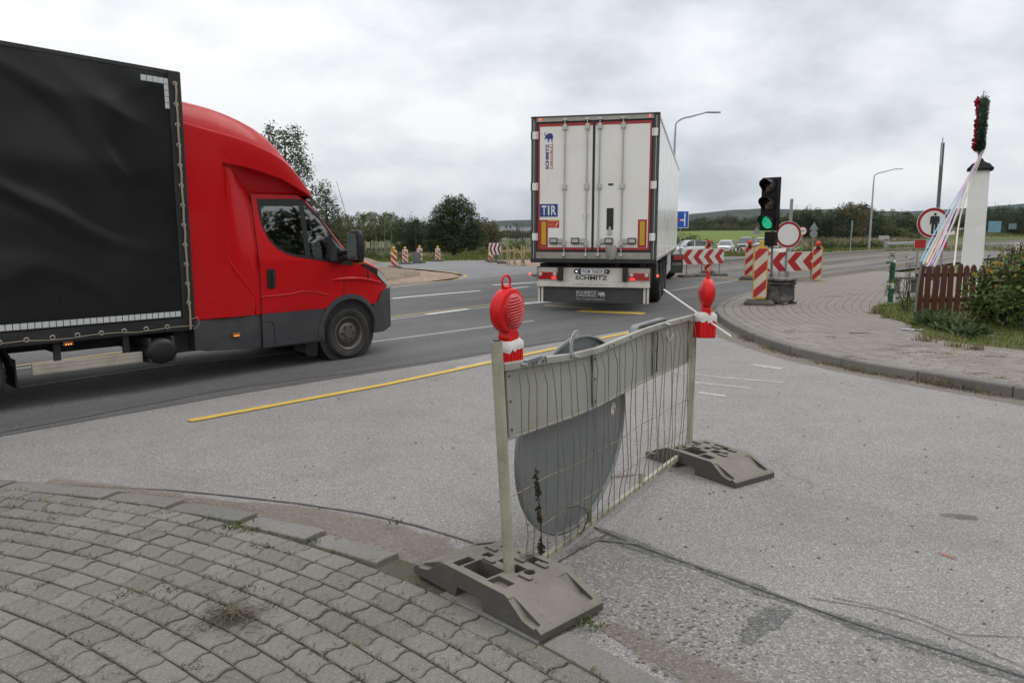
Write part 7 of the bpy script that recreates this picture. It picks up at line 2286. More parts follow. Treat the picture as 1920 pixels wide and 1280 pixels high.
for i, (x, y, s, lb_) in enumerate([(1752, 612, 1.0, 'low broad leaved plant at the foot of the picket fence, nearest the grey end post'), (1790, 622, .9, 'low broad leaved plant between the pickets and the flowering hedge'), (1822, 634, .8, 'low leafy plant in front of the flowering hedge')]):
    q = gpz(x, y, .13); root = thing('broad_leaved_plant', lb_, 'plant', q, 0, 'broad leaved plants along the fence')
    rg = random.Random(60 + i); mb = MB()
    for k in range(70):
        a = rg.uniform(0, 6.28); L = rg.uniform(.16, .34) * s; el = rg.uniform(.35, 1.25); d = Vector((math.cos(a) * math.cos(el), math.sin(a) * math.cos(el), math.sin(el))); sd = Vector((-math.sin(a), math.cos(a), 0)) * rg.uniform(.025, .045) * s
        o_ = Vector((rg.gauss(0, .12), rg.gauss(0, .10), .01)); t = o_ + d * L; dr = Vector((d.x, d.y, -.3)) * L * .3
        mb.add([o_, o_ + d * L * .55 + sd, t, o_ + d * L * .55 - sd, t + dr], [(0, 1, 2, 3), (1, 4, 3)][:1] + [(1, 4, 2), (3, 2, 4)])
    part('leaves', mb, HOSTL, root)
q = gpz(1700, 585, .13)
garden_plant('rose_bush', 'scrawny thin rose bush between the green post and the picket fence', 'bush', q, [(-.05, 0, .28, .25, .2, .26), (.0, 0, .75, .22, .2, .35), (-.15, .05, .55, .2, .2, .3)], 900, .026, GARDL, 14, None, 71, .6)
for i, (x, y, s) in enumerate([(1640, 588, 1.0), (1655, 578, .8), (1690, 600, 1.0), (1735, 640, 1.0), (1790, 650, .8), (1660, 596, .7), (1830, 655, .7), (1715, 604, .9)]):
    q = gpz(x, y, .12); o = blades('grass_tuft', 60, (lambda rg, q=q, s=s: (q.x + rg.normal(0, .07 * s), q.y + rg.normal(0, .06 * s), .12, s)), .05, .17, .006, GRASS if i % 3 else DRYGRASS, 130 + i, .8, 'stuff')
# crumpled wrapper on the pavement edge
q = gpz(1715, 619, .125); mb = MB()
mb.grid(lambda u, v: Vector(((u - .5) * .34, (v - .5) * .13, .012 + .016 * mnoise.noise(Vector((u * 6, v * 5, 1))))), 12, 6); mb.grid(lambda u, v: Vector(((u - .5) * .34, (v - .5) * .13, .006 + .012 * mnoise.noise(Vector((u * 6, v * 5, 1))))), 12, 6)
tag(part('wrapper', mb, M('crumpled foil', (.33, .34, .38), .4, .3, (.10, .11, .15), .6, 20), loc=q, rot=(0, 0, -.5)), 'crumpled grey wrapper lying where the pavers meet the grass', 'litter')
mb = MB(); q = gpz(1612, 625, .124); mb.tube([(-.16, -.01, .008), (0, .01, .010), (.17, 0, .006)], [.005, .006, .003], 5); tag(part('dark_twig', mb, BARK, loc=q), 'short dark twig lying alone on the right pavement', 'twig')
# grey slab bench behind the rose bush
q = gpz(1697, 548, .12); slab = thing('stone_slab', 'low grey stone slab between the green post and the picket fence', 'slab', q)
mb = MB(); mb.bb(-.35, .35, -.16, .16, .34, .40); part('top', mb, KERB, slab, bevel=.008)
mb = MB(); mb.bb(-.28, -.2, -.12, .12, 0, .34); mb.bb(.2, .28, -.12, .12, 0, .34); part('leg', mb, KERB, slab)
# dark railing and small marker at the right edge
q = at(1912, 480, 26.0); rl = thing('metal_railing', 'low dark metal railing far right behind the garden shrubs', 'railing', (q.x - .6, q.y, 0), R(10))
mb = MB()
for i in range(7): mb.tube([(i * .35, 0, 0), (i * .35, 0, 1.05)], .02, 6)
mb.tube([(0, 0, 1.03), (2.1, 0, 1.03)], .02, 6); mb.tube([(0, 0, .55), (2.1, 0, .55)], .015, 6); part('bars', mb, BLKM, rl)
q = at(1906, 478, 20.0); mk = thing('hazard_marker', 'small red and white hazard marker above the seed heads at the right edge', 'sign', (q.x, q.y, .1))
mb = MB(); mb.bb(-.055, .055, -.01, .01, 1.0, 1.28); mb.bb(-.02, .02, .0105, .03, 0, 1.2); part('plate', mb, WHT_R, mk)
mb = MB(); mb.prism([(-.05, 1.02), (-.01, 1.02), (.05, 1.10), (.05, 1.16)], (0, -.0105, 0), (1, 0, 0), (0, 0, 1), .002); mb.bb(-.05, .05, -.0125, -.0101, 1.19, 1.22); part('stripe', mb, RED_R, mk)
# ================================================================== CARS, HOUSES, SMALL THINGS FAR OFF
CGLASS = M('car glass', (.03, .036, .04), .05, coat=1.0)


def car(label, p, head, col, h=1.55, L=4.4, group='cars queueing beyond the road', suv=False):
    """p: ground point, head: direction the bonnet points (azimuth from +Y)"""
    paint = M('car paint ' + col[0], col[1], .28, col[2] if len(col) > 2 else .2, coat=.6, var=.05)
    root = thing('parked_car', label, 'car', p, math.pi / 2 - head, group); W = .88
    hb = h * .60
    prof = [(-L / 2, .48, hb * .92), (-L / 2 + .12, .30, hb), (-L * .28, .28, hb + .02), (0, .26, hb), (L * .20, .26, hb - .03), (L * .36, .28, hb - .12), (L / 2 - .10, .30, hb - .24), (L / 2, .42, hb - .34)]
    mb = MB(); rings = []
    for x, z0, z1 in prof:
        w = W * (1 - .10 * (abs(x) / (L / 2)) ** 4)
        rings.append([Vector((x, y * w, z)) for y, z in ((-.92, z0), (-1, z0 + .12), (-1.0, z1 - .14), (-.93, z1 - .02), (-.5, z1 + .02), (.5, z1 + .02), (.93, z1 - .02), (1.0, z1 - .14), (1, z0 + .12), (.92, z0))])
    mb.loft(rings, True, True); bd = part('body', mb, paint, root, smooth=35)
    rear = -L * (.47 if suv else .40)
    mb = MB(); rings = []
    for x, z, w in ((rear, hb - .02, .88), (rear + .22, h - .07, .74), (-L * .15, h, .74), (L * .02, h - .02, .74), (L * .10, h - .09, .75), (L * .245, hb - .05, .86)):
        rings.append([Vector((x, y, zz)) for y, zz in ((-.88 * W, hb - .03), (-W * .97 * (.9 + .1 * (h - z) / h), hb), (-w * W / .88 + .02, z - .03), (-w * W / .88 + .12, z), (w * W / .88 - .12, z), (w * W / .88 - .02, z - .03), (W * .97 * (.9 + .1 * (h - z) / h), hb), (.88 * W, hb - .03))])
    mb.loft(rings, True, True); cg = part('cabin', mb, CGLASS, root, smooth=30)
    mb = MB(); mb.loft([[Vector((x, -y, z)), Vector((x, y, z)), Vector((x, y, z + .02)), Vector((x, -y, z + .02))] for x, y, z in ((rear + .2, .60, h - .07), (-L * .15, .66, h - .005), (L * .02, .66, h - .02), (L * .10, .62, h - .09))], True, True); part('roof', mb, paint, root, smooth=30)
    mb = MB()
    for sd in (-1, 1):
        for x0, x1, in ((-.03, -.05),):
            mb.bar((L * .02 - .25, sd * .86, hb), (L * .02 - .30, sd * .69, h - .03), .07, .03)
        mb.bar((L * .245, sd * .80, hb - .02), (L * .10, sd * .665, h - .08), .06, .05); mb.bar((rear + .03, sd * .80, hb), (rear + .22, sd * .665, h - .06), .14, .05)
    part('pillar', mb, paint, root)
    for x in (-L * .30, L * .31):
        for sd in (-1, 1):
            mb = MB(); mb.lathe([(.20, -.10), (.31, -.10), (.33, -.06), (.33, .06), (.31, .10), (.20, .10)], (x, sd * .78, .33), (0, 1, 0), n=18); wl = part('wheel', mb, TYRE, root, smooth=40)
            mb = MB(); mb.lathe([(.21, 0), (.19, .015), (.05, .02), (0, .02)], (x, sd * .875, .33), (0, sd, 0), n=14, close=False); part('rim', mb, STEEL, wl)
    mb = MB()
    for sd in (-1, 1): mb.box((L / 2 - .16, sd * .62, hb - .30), (.22, .34, .14), Matrix.Rotation(R(sd * -22), 3, 'Z'))
    part('headlight', mb, CLEAR, root, bevel=.02)
    mb = MB(); mb.bb(L / 2 - .03, L / 2 + .012, -.42, .42, hb - .42, hb - .30); part('grille', mb, BLK, root)
    mb = MB(); mb.bb(L / 2 - .02, L / 2 + .018, -.26, .26, .36, .47); part('number_plate', mb, WHITE_L, root)
    mb = MB()
    for sd in (-1, 1): mb.box((L * .2, sd * .99, hb + .08), (.12, .18, .12))
    part('mirror', mb, paint, root, bevel=.02)
    return root


def on_ground(x, y, zfix=None):
    r = ray(x, y)
    for i in range(4000):
        t = 15 + i * .12; q = Vector((0, 0, CAM_H)) + r * t
        if q.z <= zterrain(q.x, q.y): return q
    return Vector((0, 0, CAM_H)) + r * 300


car('white estate car at the front of the queue, facing left towards the junction', on_ground(1361, 472), R(205), ('white', (.62, .63, .63), 0), 1.50)
car('dark silver off road car second in the queue behind the white estate car', on_ground(1398, 470), R(206), ('dark silver', (.16, .17, .18), .5), 1.80, 4.6, suv=True)
car('light grey estate car third in the queue, partly behind the beacons', on_ground(1428, 467), R(206), ('light grey', (.36, .37, .38), .5), 1.62, suv=True)
car('white car hidden behind the left chevron board, only its roof showing', on_ground(1292, 477), R(255), ('white', (.62, .63, .63), 0), 1.46)
car('pale car at the back of the queue behind the traffic light box', on_ground(1454, 465), R(206), ('pale', (.48, .49, .50), .3), 1.55)
car('small white car far off on the road left of the white pillar', on_ground(1806, 434), R(230), ('white', (.62, .63, .63), 0), 1.9, 4.8, 'vehicles far up the road', True)

# house beyond the field
HROOF = M('grey roof tiles', (.115, .118, .128), .6, scale=2); HWALL = M('pale house render', (.42, .38, .345), .85, scale=.8); HWIN = M('house window', (.05, .055, .06), .2); CHIM = M('dark chimney', (.03, .03, .032), .8)


def house(label, x, y, Y, w, d, hw, hr, rz, chim=True):
    p = at(x, y, Y); root = thing('house', label, 'house', (p.x, p.y, p.z), R(rz))
    mb = MB(); mb.bb(-w / 2, w / 2, -d / 2, d / 2, -3, hw); wl = part('wall', mb, HWALL, root)
    mb = MB(); e = .5; mb.loft([[Vector((xx, -d / 2 - e, hw - .15)), Vector((xx, 0, hw + hr)), Vector((xx, d / 2 + e, hw - .15)), Vector((xx, d / 2 + e, hw - .35)), Vector((xx, -d / 2 - e, hw - .35))] for xx in (-w / 2 - e, w / 2 + e)], True, True); rf = part('roof', mb, HROOF, root)
    if chim:
        for xx in (-w * .12, w * .16): mb = MB(); mb.bb(xx - .35, xx + .35, -d * .18 - .3, -d * .18 + .3, hw, hw + hr + .5); part('chimney', mb, CHIM, rf)
    for xx in (-w * .28, 0, w * .28):
        mb = MB(); mb.bb(xx - .55, xx + .55, -d / 2 - .03, -d / 2 + .02, hw * .35, hw * .35 + 1.3); part('window', mb, HWIN, root)
    mb = MB(); mb.bb(-w / 2 - .02, w / 2 + .02, -d / 2 - .04, -d / 2 - .005, -.6, .35); part('plinth', mb, M('white plinth', (.58, .58, .57), .8), root)
    return root


house('pale house with a grey roof and two dark chimneys beyond the field', 952, 442, 420, 8.2, 8, 2.7, 2.4, 6)
house('low building with a grey roof half hidden by the white trailer', 990, 443, 430, 8, 8, 2.4, 2.8, -4, False)
p = at(986, 444.5, 400); gv = thing('garden_wall', 'white fence wall with a green stretch in front of the far houses', 'wall', p)
mb = MB(); mb.bb(-3.6, .6, -.1, .1, -.6, 1.0); part('white_panel', mb, M('white wall', (.6, .6, .59), .8), gv)
mb = MB(); mb.bb(.6, 3.0, -.1, .1, -.6, .9); part('green_panel', mb, M('green sheet', (.22, .42, .32), .6), gv)

# grey cabinet, trestles of raw wood, concrete block, rail, containers
q = gp(779, 494.5); cbx = thing('cabinet', 'grey sheet metal cabinet behind the third yellow lamp beacon', 'cabinet', (q.x + .02, q.y + .3, 0), R(12))
mb = MB(); mb.bb(-.20, .20, -.14, .14, .06, .60); part('case', mb, M('grey cabinet', (.10, .115, .12), .6, .1), cbx, bevel=.01)
mb = MB(); mb.bb(-.185, .185, -.146, -.1405, .09, .57); part('door', mb, M('grey cabinet door', (.115, .13, .135), .6, .1), cbx)
mb = MB(); mb.bb(-.20, -.14, -.12, .12, 0, .06); mb.bb(.14, .20, -.12, .12, 0, .06); part('foot', mb, BLKM, cbx)
RAWW = M('raw pine wood', (.40, .30, .165), .75, 0, (.28, .2, .11), .4, 8)
stakes = [(951, 497, 463, 0), (955.5, 498, 465, 0), (963, 496, 466, 3), (967, 498, 461, -5), (978, 498.5, 459, 0), (981, 499, 461, 2), (987, 499, 470, -14)]
fr = thing('surveyor_frame', 'frame of raw wooden stakes and boards standing on the gravel strip by the trailer', 'wooden frame', gp(952, 498))
b0 = gp(952, 498)
for (x, yb, yt, ln) in stakes:
    a_ = gp(x, yb); t_ = at(x + ln, yt, a_.y)
    mb = MB(); mb.bar(a_ - b0 + Vector((0, 0, -.05)), t_ - b0, .075, .055, (0, 1, 0)); part('stake', mb, RAWW, fr)
for (x0, y0, x1, y1) in ((940, 471, 973, 468.5), (962, 472.5, 998, 469.5)):
    a_ = at(x0, y0, b0.y - .08); c_ = at(x1, y1, b0.y - .08); mb = MB(); mb.bar(a_ - b0, c_ - b0, .03, .10, (0, 0, 1)); part('board', mb, RAWW, fr)
for (x0, y0, x1, y1) in ((980, 473, 995, 489), (968, 473, 975, 487), (962, 479, 970, 487)):
    a_ = at(x0, y0, b0.y + .12); c_ = at(x1, y1, b0.y + .12); mb = MB(); mb.bar(a_ - b0, c_ - b0, .05, .04, (0, 1, 0)); part('brace', mb, RAWW, fr)
q = gp(941, 494.5); st_ = thing('steel_stake', 'grey stake on a square foot between the chevron board and the wooden frame', 'stake', q)
mb = MB(); mb.tube([(0, 0, 0), (0, 0, 1.2)], .025, 6); part('shaft', mb, GREYP, st_)
mb = MB(); mb.bb(-.25, .25, -.14, .14, 0, .11); part('foot', mb, FOOT, st_, bevel=.01)
q = on_ground(1657, 452); cb3 = thing('concrete_block', 'pale square concrete block lying beyond the right hand road', 'concrete block', q, R(10))
mb = MB(); mb.bb(-.75, .75, -.5, .5, 0, 1.0); part('block', mb, M('pale concrete', (.38, .36, .34), .8), cb3, bevel=.03)
g0 = on_ground(1662, 468); g1 = on_road(52, -20.0); gr_ = thing('guard_rail', 'galvanised guard rail beyond the milled road left of the pedestrian sign', 'guard rail', g0)
g1 = at(1726, 457, g0.y + 9); vec = g1 - g0; vec.z = 0; rzr = math.atan2(vec.y, vec.x); gr_.rotation_euler = (0, 0, rzr); L = vec.length
mb = MB(); mb.loft([[Vector((x, y, z)) for y, z in ((0, .45), (-.05, .50), (-.05, .56), (0, .60), (-.05, .64), (-.05, .70), (0, .75), (.006, .75), (.006, .45))] for x in (0, L)], True, True); part('rail', mb, LAMPG, gr_)
for k in range(4): mb = MB(); mb.bb(k * L / 3.2 - .06, k * L / 3.2 + .06, .01, .12, -.2, .85 if k == 0 else .72); part('post', mb, LAMPG, gr_)
mb = MB(); mb.bb(.8, 2.6, .5, .56, .05, .9); part('rail_panel', mb, M('grey mesh panel', (.24, .25, .25), .6), gr_)
for (x, y, Y, w, h_, col, lb_) in ((1864, 436, 150, 1.9, 2.2, (.15, .30, .40), 'light blue container standing far off right of the white pillar'), (1898, 430, 170, 1.2, 1.3, (.14, .20, .22), 'small dark green cabin beyond the blue container')):
    p = at(x, y, Y); co = thing('container', lb_, 'container', (p.x, p.y, p.z), R(-25)); mb = MB(); mb.bb(-w / 2, w / 2, -1, 1, 0, h_); part('shell', mb, M('container paint ' + lb_[:5], col, .6, scale=1), co, bevel=.03)
    mb = MB()
    for k in range(5): mb.bb(-w / 2 + .15 + k * w / 5, -w / 2 + .22 + k * w / 5, -1.03, -.998, .1, h_ - .1)
    part('rib', mb, M('container paint ' + lb_[:5], col, .6), co)
# raised concrete edge of the milled road on its far side and the step along it
mb = MB(); rows = []
for i in range(41):
    t = 28 + i * 9.0 if i > 4 else 24 + i * 4.0
    n_ = lerp([(24, -18.3), (40, -17.7), (70, -17.3), (400, -19)], t); p = on_road(t, n_)
    rows.append([p + RN * .15 + Vector((0, 0, -.1)), p + RN * .12 + Vector((0, 0, .16)), p - RN * .05 + Vector((0, 0, .17)), p - RN * .35 + Vector((0, 0, .15)), p - RN * .5 + Vector((0, 0, -.15))])
mb.loft(rows, True, True); tag(part('road_edge', mb, KERB), kind='structure')
EARTHD = gravel_mat('dark dug earth', (.085, .068, .052), (.13, .105, .08))
for n0, w_, h_, t0, t1, s_ in ((-16.6, .5, .10, 30, 110, 1), (-13.4, .35, .06, 26, 90, 2), (-9.2, .5, .07, 25, 60, 3)):
    rows = []; mb = MB()
    for i in range(60):
        t = t0 + (t1 - t0) * i / 59; k_ = h_ * (.35 + .9 * abs(mnoise.noise(Vector((t * .5, s_ * 5, 0))))); n_ = n0 + .3 * mnoise.noise(Vector((t * .12, s_, 0)))
        rows.append([on_road(t, n_ - w_, -.01), on_road(t, n_ - w_ * .4, k_), on_road(t, n_ + w_ * .3, k_ * .9), on_road(t, n_ + w_, -.01)])
    mb.loft(rows, False, False); tag(part('earth_ridge', mb, EARTHD, smooth=60), kind='structure')
# low junction kerb / concrete strip seen left of the beacons
a_, b_ = gp(1290, 489.5), gp(1442, 486.5); mb = MB(); mb.bar(a_ + Vector((0, 0, .06)), b_ + Vector((0, 0, .06)), .25, .28, (0, 0, 1)); tag(part('concrete_edge', mb, M('pale concrete', (.38, .36, .34), .8)), kind='structure')

# ================================================================== TREES
def tree(label, p, h, blobs, per, leaf, mat, bark=BARK, trunk=(.18, .05), trunk_top=.75, group=None, name='tree', seed=0, asp=.6, limbs=6, cat='tree'):
    rg = np.random.default_rng(seed); root = thing(name, label, cat, p, 0, group)
    P, A = clump_points(rg, blobs, per, leaf)
    part('crown', quads('crown', P, A, rg.uniform(leaf * .6, leaf * 1.3, len(P)), mat, asp, seed), mat, root)
    mb = MB(); mb.tube([(0, 0, -.4), (rg.normal(0, .03 * h / 5), 0, h * .3), (rg.normal(0, .03 * h / 5), rg.normal(0, .05), h * trunk_top)], [trunk[0], trunk[0] * .7, trunk[1]], 7)
    for i in range(limbs):
        b = blobs[int(rg.integers(0, len(blobs)))]; s = Vector((0, 0, h * rg.uniform(.12, .6))); e = Vector((b[0], b[1], b[2])) * .9 + Vector((0, 0, b[5] * .3)); e = s.lerp(e, .85)
        mb.tube([s, s.lerp(e, .5) + Vector((0, 0, .05 * h)), e], [trunk[0] * .45, trunk[0] * .28, trunk[1] * .4], 5)
    part('trunk', mb, bark, root, smooth=60)
    return root


def crown_blobs(rg, h, w, n, z0=.25, shape='round'):
    bl = []
    for i in range(n):
        f = rg.uniform(0, 1); z = h * (z0 + (1 - z0) * f)
        if shape == 'round': r = math.sqrt(max(.05, 1 - (2 * f - .9) ** 2 / 1.25)) if f > .05 else .6
        elif shape == 'cone': r = 1.0 - f * .93
        else: r = math.sin(math.pi * min(1, f * .85 + .14)) ** .7
        a = rg.uniform(0, 6.283); d = w * .5 * r * math.sqrt(rg.uniform(.15, 1)); s = w * .5 * (.28 + .20 * r) * rg.uniform(.7, 1.15)
        bl.append((math.cos(a) * d, math.sin(a) * d, z - s * .35, s, s, s * (.75 if shape != 'tall' else 1.15)))
    return bl


def ground_at(x, Y): X = (x - 960) / F_PX * Y * 1.0; return Vector((X, Y, zterrain(X, Y)))


# the two airy trees behind the truck
rg = np.random.default_rng(77)
p = ground_at(545, 52); top = at(535, 217, 52).z - p.z
bl = []
for (x, y, r) in ((512, 240, 13), (520, 262, 17), (537, 246, 16), (552, 262, 17), (540, 285, 20), (562, 282, 14), (565, 303, 17), (550, 320, 20), (578, 322, 13), (572, 342, 17), (555, 360, 22), (588, 350, 12), (585, 372, 15), (560, 392, 25), (600, 378, 10), (525, 300, 20), (520, 335, 25), (530, 375, 28), (590, 400, 18), (505, 275, 18), (495, 320, 22)):
    q = at(x, y, 52) - p; s = r / F_PX * 52; bl.append((q.x, rg.normal(0, .7), q.z, s, s * 1.2, s))
tree('tall airy aspen rising behind the red cab, sky showing through its leaves', p, top, bl, 640, .080, ASPL, BARK, (.22, .04), .85, None, 'aspen_tree', 5, .7, 12)
p = ground_at(617, 60); top = at(615, 338, 60).z - p.z; bl = []
for (x, y, r) in ((614, 352, 11), (607, 368, 13), (622, 372, 13), (630, 388, 11), (612, 388, 16), (600, 392, 13), (625, 403, 15), (636, 404, 8), (608, 410, 17), (592, 414, 14), (622, 425, 17), (600, 432, 18), (636, 430, 12)):
    q = at(x, y, 60) - p; s = r / F_PX * 60; bl.append((q.x, rg.normal(0, .5), q.z, s, s * 1.2, s))
tree('smaller grey green aspen just right of the red roof spoiler', p, top, bl, 680, .072, ASPL, BARK, (.14, .03), .8, None, 'aspen_tree', 6, .7, 8)
# the big dark tree standing alone
rg = np.random.default_rng(3); p = ground_at(852, 68); p.z -= .1
bl = []
for (x, y, r) in ((843, 378, 11), (866, 378, 12), (853, 388, 17), (832, 394, 15), (876, 392, 14), (820, 408, 14), (848, 406, 22), (880, 410, 17), (890, 425, 14), (815, 424, 15), (835, 426, 24), (866, 430, 24), (897, 436, 11), (808, 438, 11), (828, 444, 22), (852, 448, 26), (880, 446, 20), (812, 452, 13), (895, 450, 10), (838, 458, 16), (868, 460, 16), (820, 462, 10), (806, 462, 7), (888, 462, 8)):
    q = at(x, y, 68) - p; s = r / F_PX * 68
    for dy in (-.9, .7): bl.append((q.x, dy * (1.4 - .02 * abs(x - 852)), q.z, s, s * 1.1, s * .92))
tree('big dark round crowned tree standing alone in the field', p, 5.0, bl, 900, .075, OAKL, BARK, (.28, .08), .8, None, 'oak_tree', 8, .65, 14)

# birch wood and dark wood on the left: crowns shared between copies
rg = np.random.default_rng(11)
protos = {}


def far_proto(kind, k):
    rg = np.random.default_rng(100 + k + {'birch': 0, 'pine': 20, 'dark': 40, 'mix': 60, 'spruce': 80}[kind] * 7)
    if kind == 'birch': bl = crown_blobs(rg, 8, 3.2, 12, .38, 'tall'); per, leaf, mat, bark, tr = 95, .15, BIRL, BIRB, (.10, .03)
    elif kind == 'pine': bl = crown_blobs(rg, 8, 4.2, 13, .30, 'round'); per, leaf, mat, bark, tr = 110, .16, PINEL, BARK, (.14, .05)
    elif kind == 'dark': bl = crown_blobs(rg, 8, 5.6, 15, .10, 'round'); per, leaf, mat, bark, tr = 95, .22, OAKL if k % 2 else MIXV[3], BARK, (.15, .05)
    elif kind == 'spruce': bl = crown_blobs(rg, 8, 3.4, 16, .05, 'cone'); per, leaf, mat, bark, tr = 130, .15, PINEL, BARK, (.13, .03)
    else: bl = crown_blobs(rg, 8, 5.4, 14, .08, 'round'); per, leaf, mat, bark, tr = 90, .24, MIXV[k], BARK, (.14, .05)
    P, A = clump_points(rg, bl, per, leaf)
    cm = quads('crown', P, A, rg.uniform(leaf * .6, leaf * 1.3, len(P)), mat, .65, k)
    mb = MB(); mb.tube([(0, 0, -1.5), (rg.normal(0, .1), 0, 3), (rg.normal(0, .12), rg.normal(0, .1), 6.5)], [tr[0], tr[0] * .8, tr[1]], 6); tm = mb.mesh('trunk'); tm.materials.append(bark)
    return cm, tm


for kd in ('birch', 'pine', 'dark', 'mix', 'spruce'): protos[kd] = [far_proto(kd, k) for k in range(4)]
NAMES = {'birch': 'birch_tree', 'pine': 'pine_tree', 'dark': 'dark_tree', 'mix': 'broadleaf_tree', 'spruce': 'spruce_tree'}


def far_tree(kind, X, Y, h, label, group, wide=1.0, zoff=0.0):
    z = zterrain(X, Y) + zoff
    k = int(rg.integers(0, 4)); cm, tm = protos[kind][k]
    if isinstance(label, list):
        x_ = 960 + F_PX * X / Y; label = [b for a, b in label if x_ < a][0]
    root = thing(NAMES[kind], label, 'tree', (X, Y, z), rg.uniform(0, 6.28), group); s = h / 8.0 * 1.02
    root.scale = (s * wide, s * wide, s)
    put('crown', cm, (0, 0, 0), root); put('trunk', tm, (0, 0, 0), root)
    return root


def px_tree(kind, x, ytop, Y, label, group, wide=1.0):
    X = (x - 960) / F_PX * Y; h = at(x, ytop, Y).z - zterrain(X, Y); return far_tree(kind, X, Y, h, label, group, wide)


LB1 = [(660, 'slender white trunked birch right beside the mirror of the red truck'), (705, 'slender white trunked birch in the wood above the red bonnet'), (745, 'slender white trunked birch in the wood behind the first yellow lamp beacon'), (3000, 'slender white trunked birch next to the dark trees')]
for i in range(46):
    x = 636 + (i % 23) * 5.4 + rg.normal(0, 2.0); Y = 120 + (i // 23) * 14 + rg.uniform(-4, 4)
    px_tree('birch', x, lerp([(636, 412), (680, 404), (700, 403), (735, 404), (770, 412)], x) + rg.uniform(-3, 7) + (0 if i < 23 else -2), Y, LB1, 'birch wood beyond the left field', .92)
for x, yt in ((700, 402), (728, 400), (746, 409), (716, 404), (688, 403)): px_tree('birch', x, yt, 140, LB1, 'birch wood beyond the left field', .7)
for i in range(24):
    x = 585 + i * 2.6 + rg.normal(0, 2); px_tree('mix' if i % 3 else 'birch', x, 414 + rg.uniform(-4, 8), 100 + rg.uniform(-6, 10), 'green tree at the edge of the wood just behind the red truck', 'trees behind the red truck', .8)
for i in range(20):
    x = 752 + i * 3.2 + rg.normal(0, 2); px_tree('dark', x, lerp([(752, 416), (770, 411), (800, 412), (812, 414)], x) + rg.uniform(-1, 8), 104 + rg.uniform(-6, 12), 'dark tree in the row left of the big round tree', 'dark trees left of the round tree', .75)
for i in range(14):
    x = 893 + i * 2.9 + rg.normal(0, 1.5); px_tree('birch' if i % 2 else 'mix', x, lerp([(893, 411), (915, 409), (932, 417)], x) + rg.uniform(0, 8), 120 + rg.uniform(-5, 8), 'birch or broad tree in the small stand right of the big round tree', 'trees right of the round tree', .8)
px_tree('spruce', 968, 416, 200, 'pointed dark spruce beside the far house, taller of the two', 'spruces by the far house', 1.7)
px_tree('spruce', 979, 418, 205, 'slim dark spruce nearest the white trailer by the far house', 'spruces by the far house', 1.2)
# wood on the right: single trees in front, the mass behind
LBR = [(1330, 'broad tree in the wood edge beyond the green field, just right of the blue sign'), (1400, 'broad tree in the wood edge above the queueing cars'), (1470, 'broad tree in the wood edge behind the traffic light'), (3000, 'broad tree in the wood edge right of the traffic light')]
for i in range(62):
    x = 1262 + i * 3.9 + rg.normal(0, 2); px_tree('mix' if rg.random() < .72 else 'dark', x, lerp([(1262, 407), (1300, 404), (1420, 404), (1440, 401), (1500, 396)], x) + rg.uniform(-1, 11), 345 + rg.uniform(-14, 25), LBR, 'wood edge beyond the green field', 1.1)
for i in range(40):
    x = 1265 + i * 4.2 + rg.normal(0, 2.5); px_tree('mix', x, 423 + rg.uniform(-4, 4), 318 + rg.uniform(-8, 8), 'low bushy tree along the far edge of the green field', 'low bushes at the field edge', 1.5)
LBD = [(1535, 'dark broad tree in the wood above the empty round sign'), (1632, 'tall dark tree in the highest clump of the wood, left of the slender lamp'), (1725, 'dark broad tree in the wood between the slender lamp and the pedestrian sign'), (3000, 'dark broad tree in the wood behind the pedestrian sign')]
for i in range(58):
    x = 1468 + i * 4.6 + rg.normal(0, 2.5); yt = -1.5 + lerp([(1468, 400), (1500, 394), (1540, 393), (1570, 386), (1585, 381), (1600, 384), (1620, 386), (1640, 396), (1700, 400), (1730, 402), (1760, 398)], x)
    px_tree('dark' if rg.random() < .42 else 'mix', x, yt + abs(rg.normal(0, 7)), 165 + rg.uniform(-12, 22), LBD, 'dark wood behind the right road', .95)
for i in range(34):
    x = 1725 + i * 6.4 + rg.normal(0, 3); px_tree('dark' if rg.random() < .7 else 'pine', x, lerp([(1725, 400), (1800, 398), (1860, 388), (1890, 386), (1925, 392)], x) + abs(rg.normal(0, 4)), 225 + rg.uniform(-12, 25), [(1800, 'dark tree in the far wood behind the ribbons'), (1862, 'dark tree in the far wood hidden by the white pillar'), (3000, 'dark tree in the far wood right of the white pillar')], 'far wood around the pillar', .95)


def wood_mass(name, label, rows, seed, mat):
    rg = np.random.default_rng(seed); P = []; A = []; S = []
    for (x0, x1, n, Ya, Yb, tab, w) in rows:
        for i in range(n):
            x = rg.uniform(x0, x1); Y = rg.uniform(Ya, Yb); X = (x - 960) / F_PX * Y; z = zterrain(X, Y); h = at(x, lerp(tab, x) + 3 + abs(rg.normal(0, 5)), Y).z - z
            k = 70; d = rg.normal(0, 1, (k, 3)); d /= np.linalg.norm(d, axis=1)[:, None]; d[:, 2] = np.abs(d[:, 2]) * .9 - .25
            P.append(np.array([X, Y, z + h * .52]) + d * np.array([w, w, h * .5]) * rg.uniform(.7, 1.0, (k, 1))); A.append(d); S.append(rg.uniform(.35, .75, k) * w * .34)
    me = quads(name, np.concatenate(P), np.concatenate(A), np.concatenate(S), mat, .7, seed)
    return tag(part(name, me, mat), label, None, None, 'stuff')


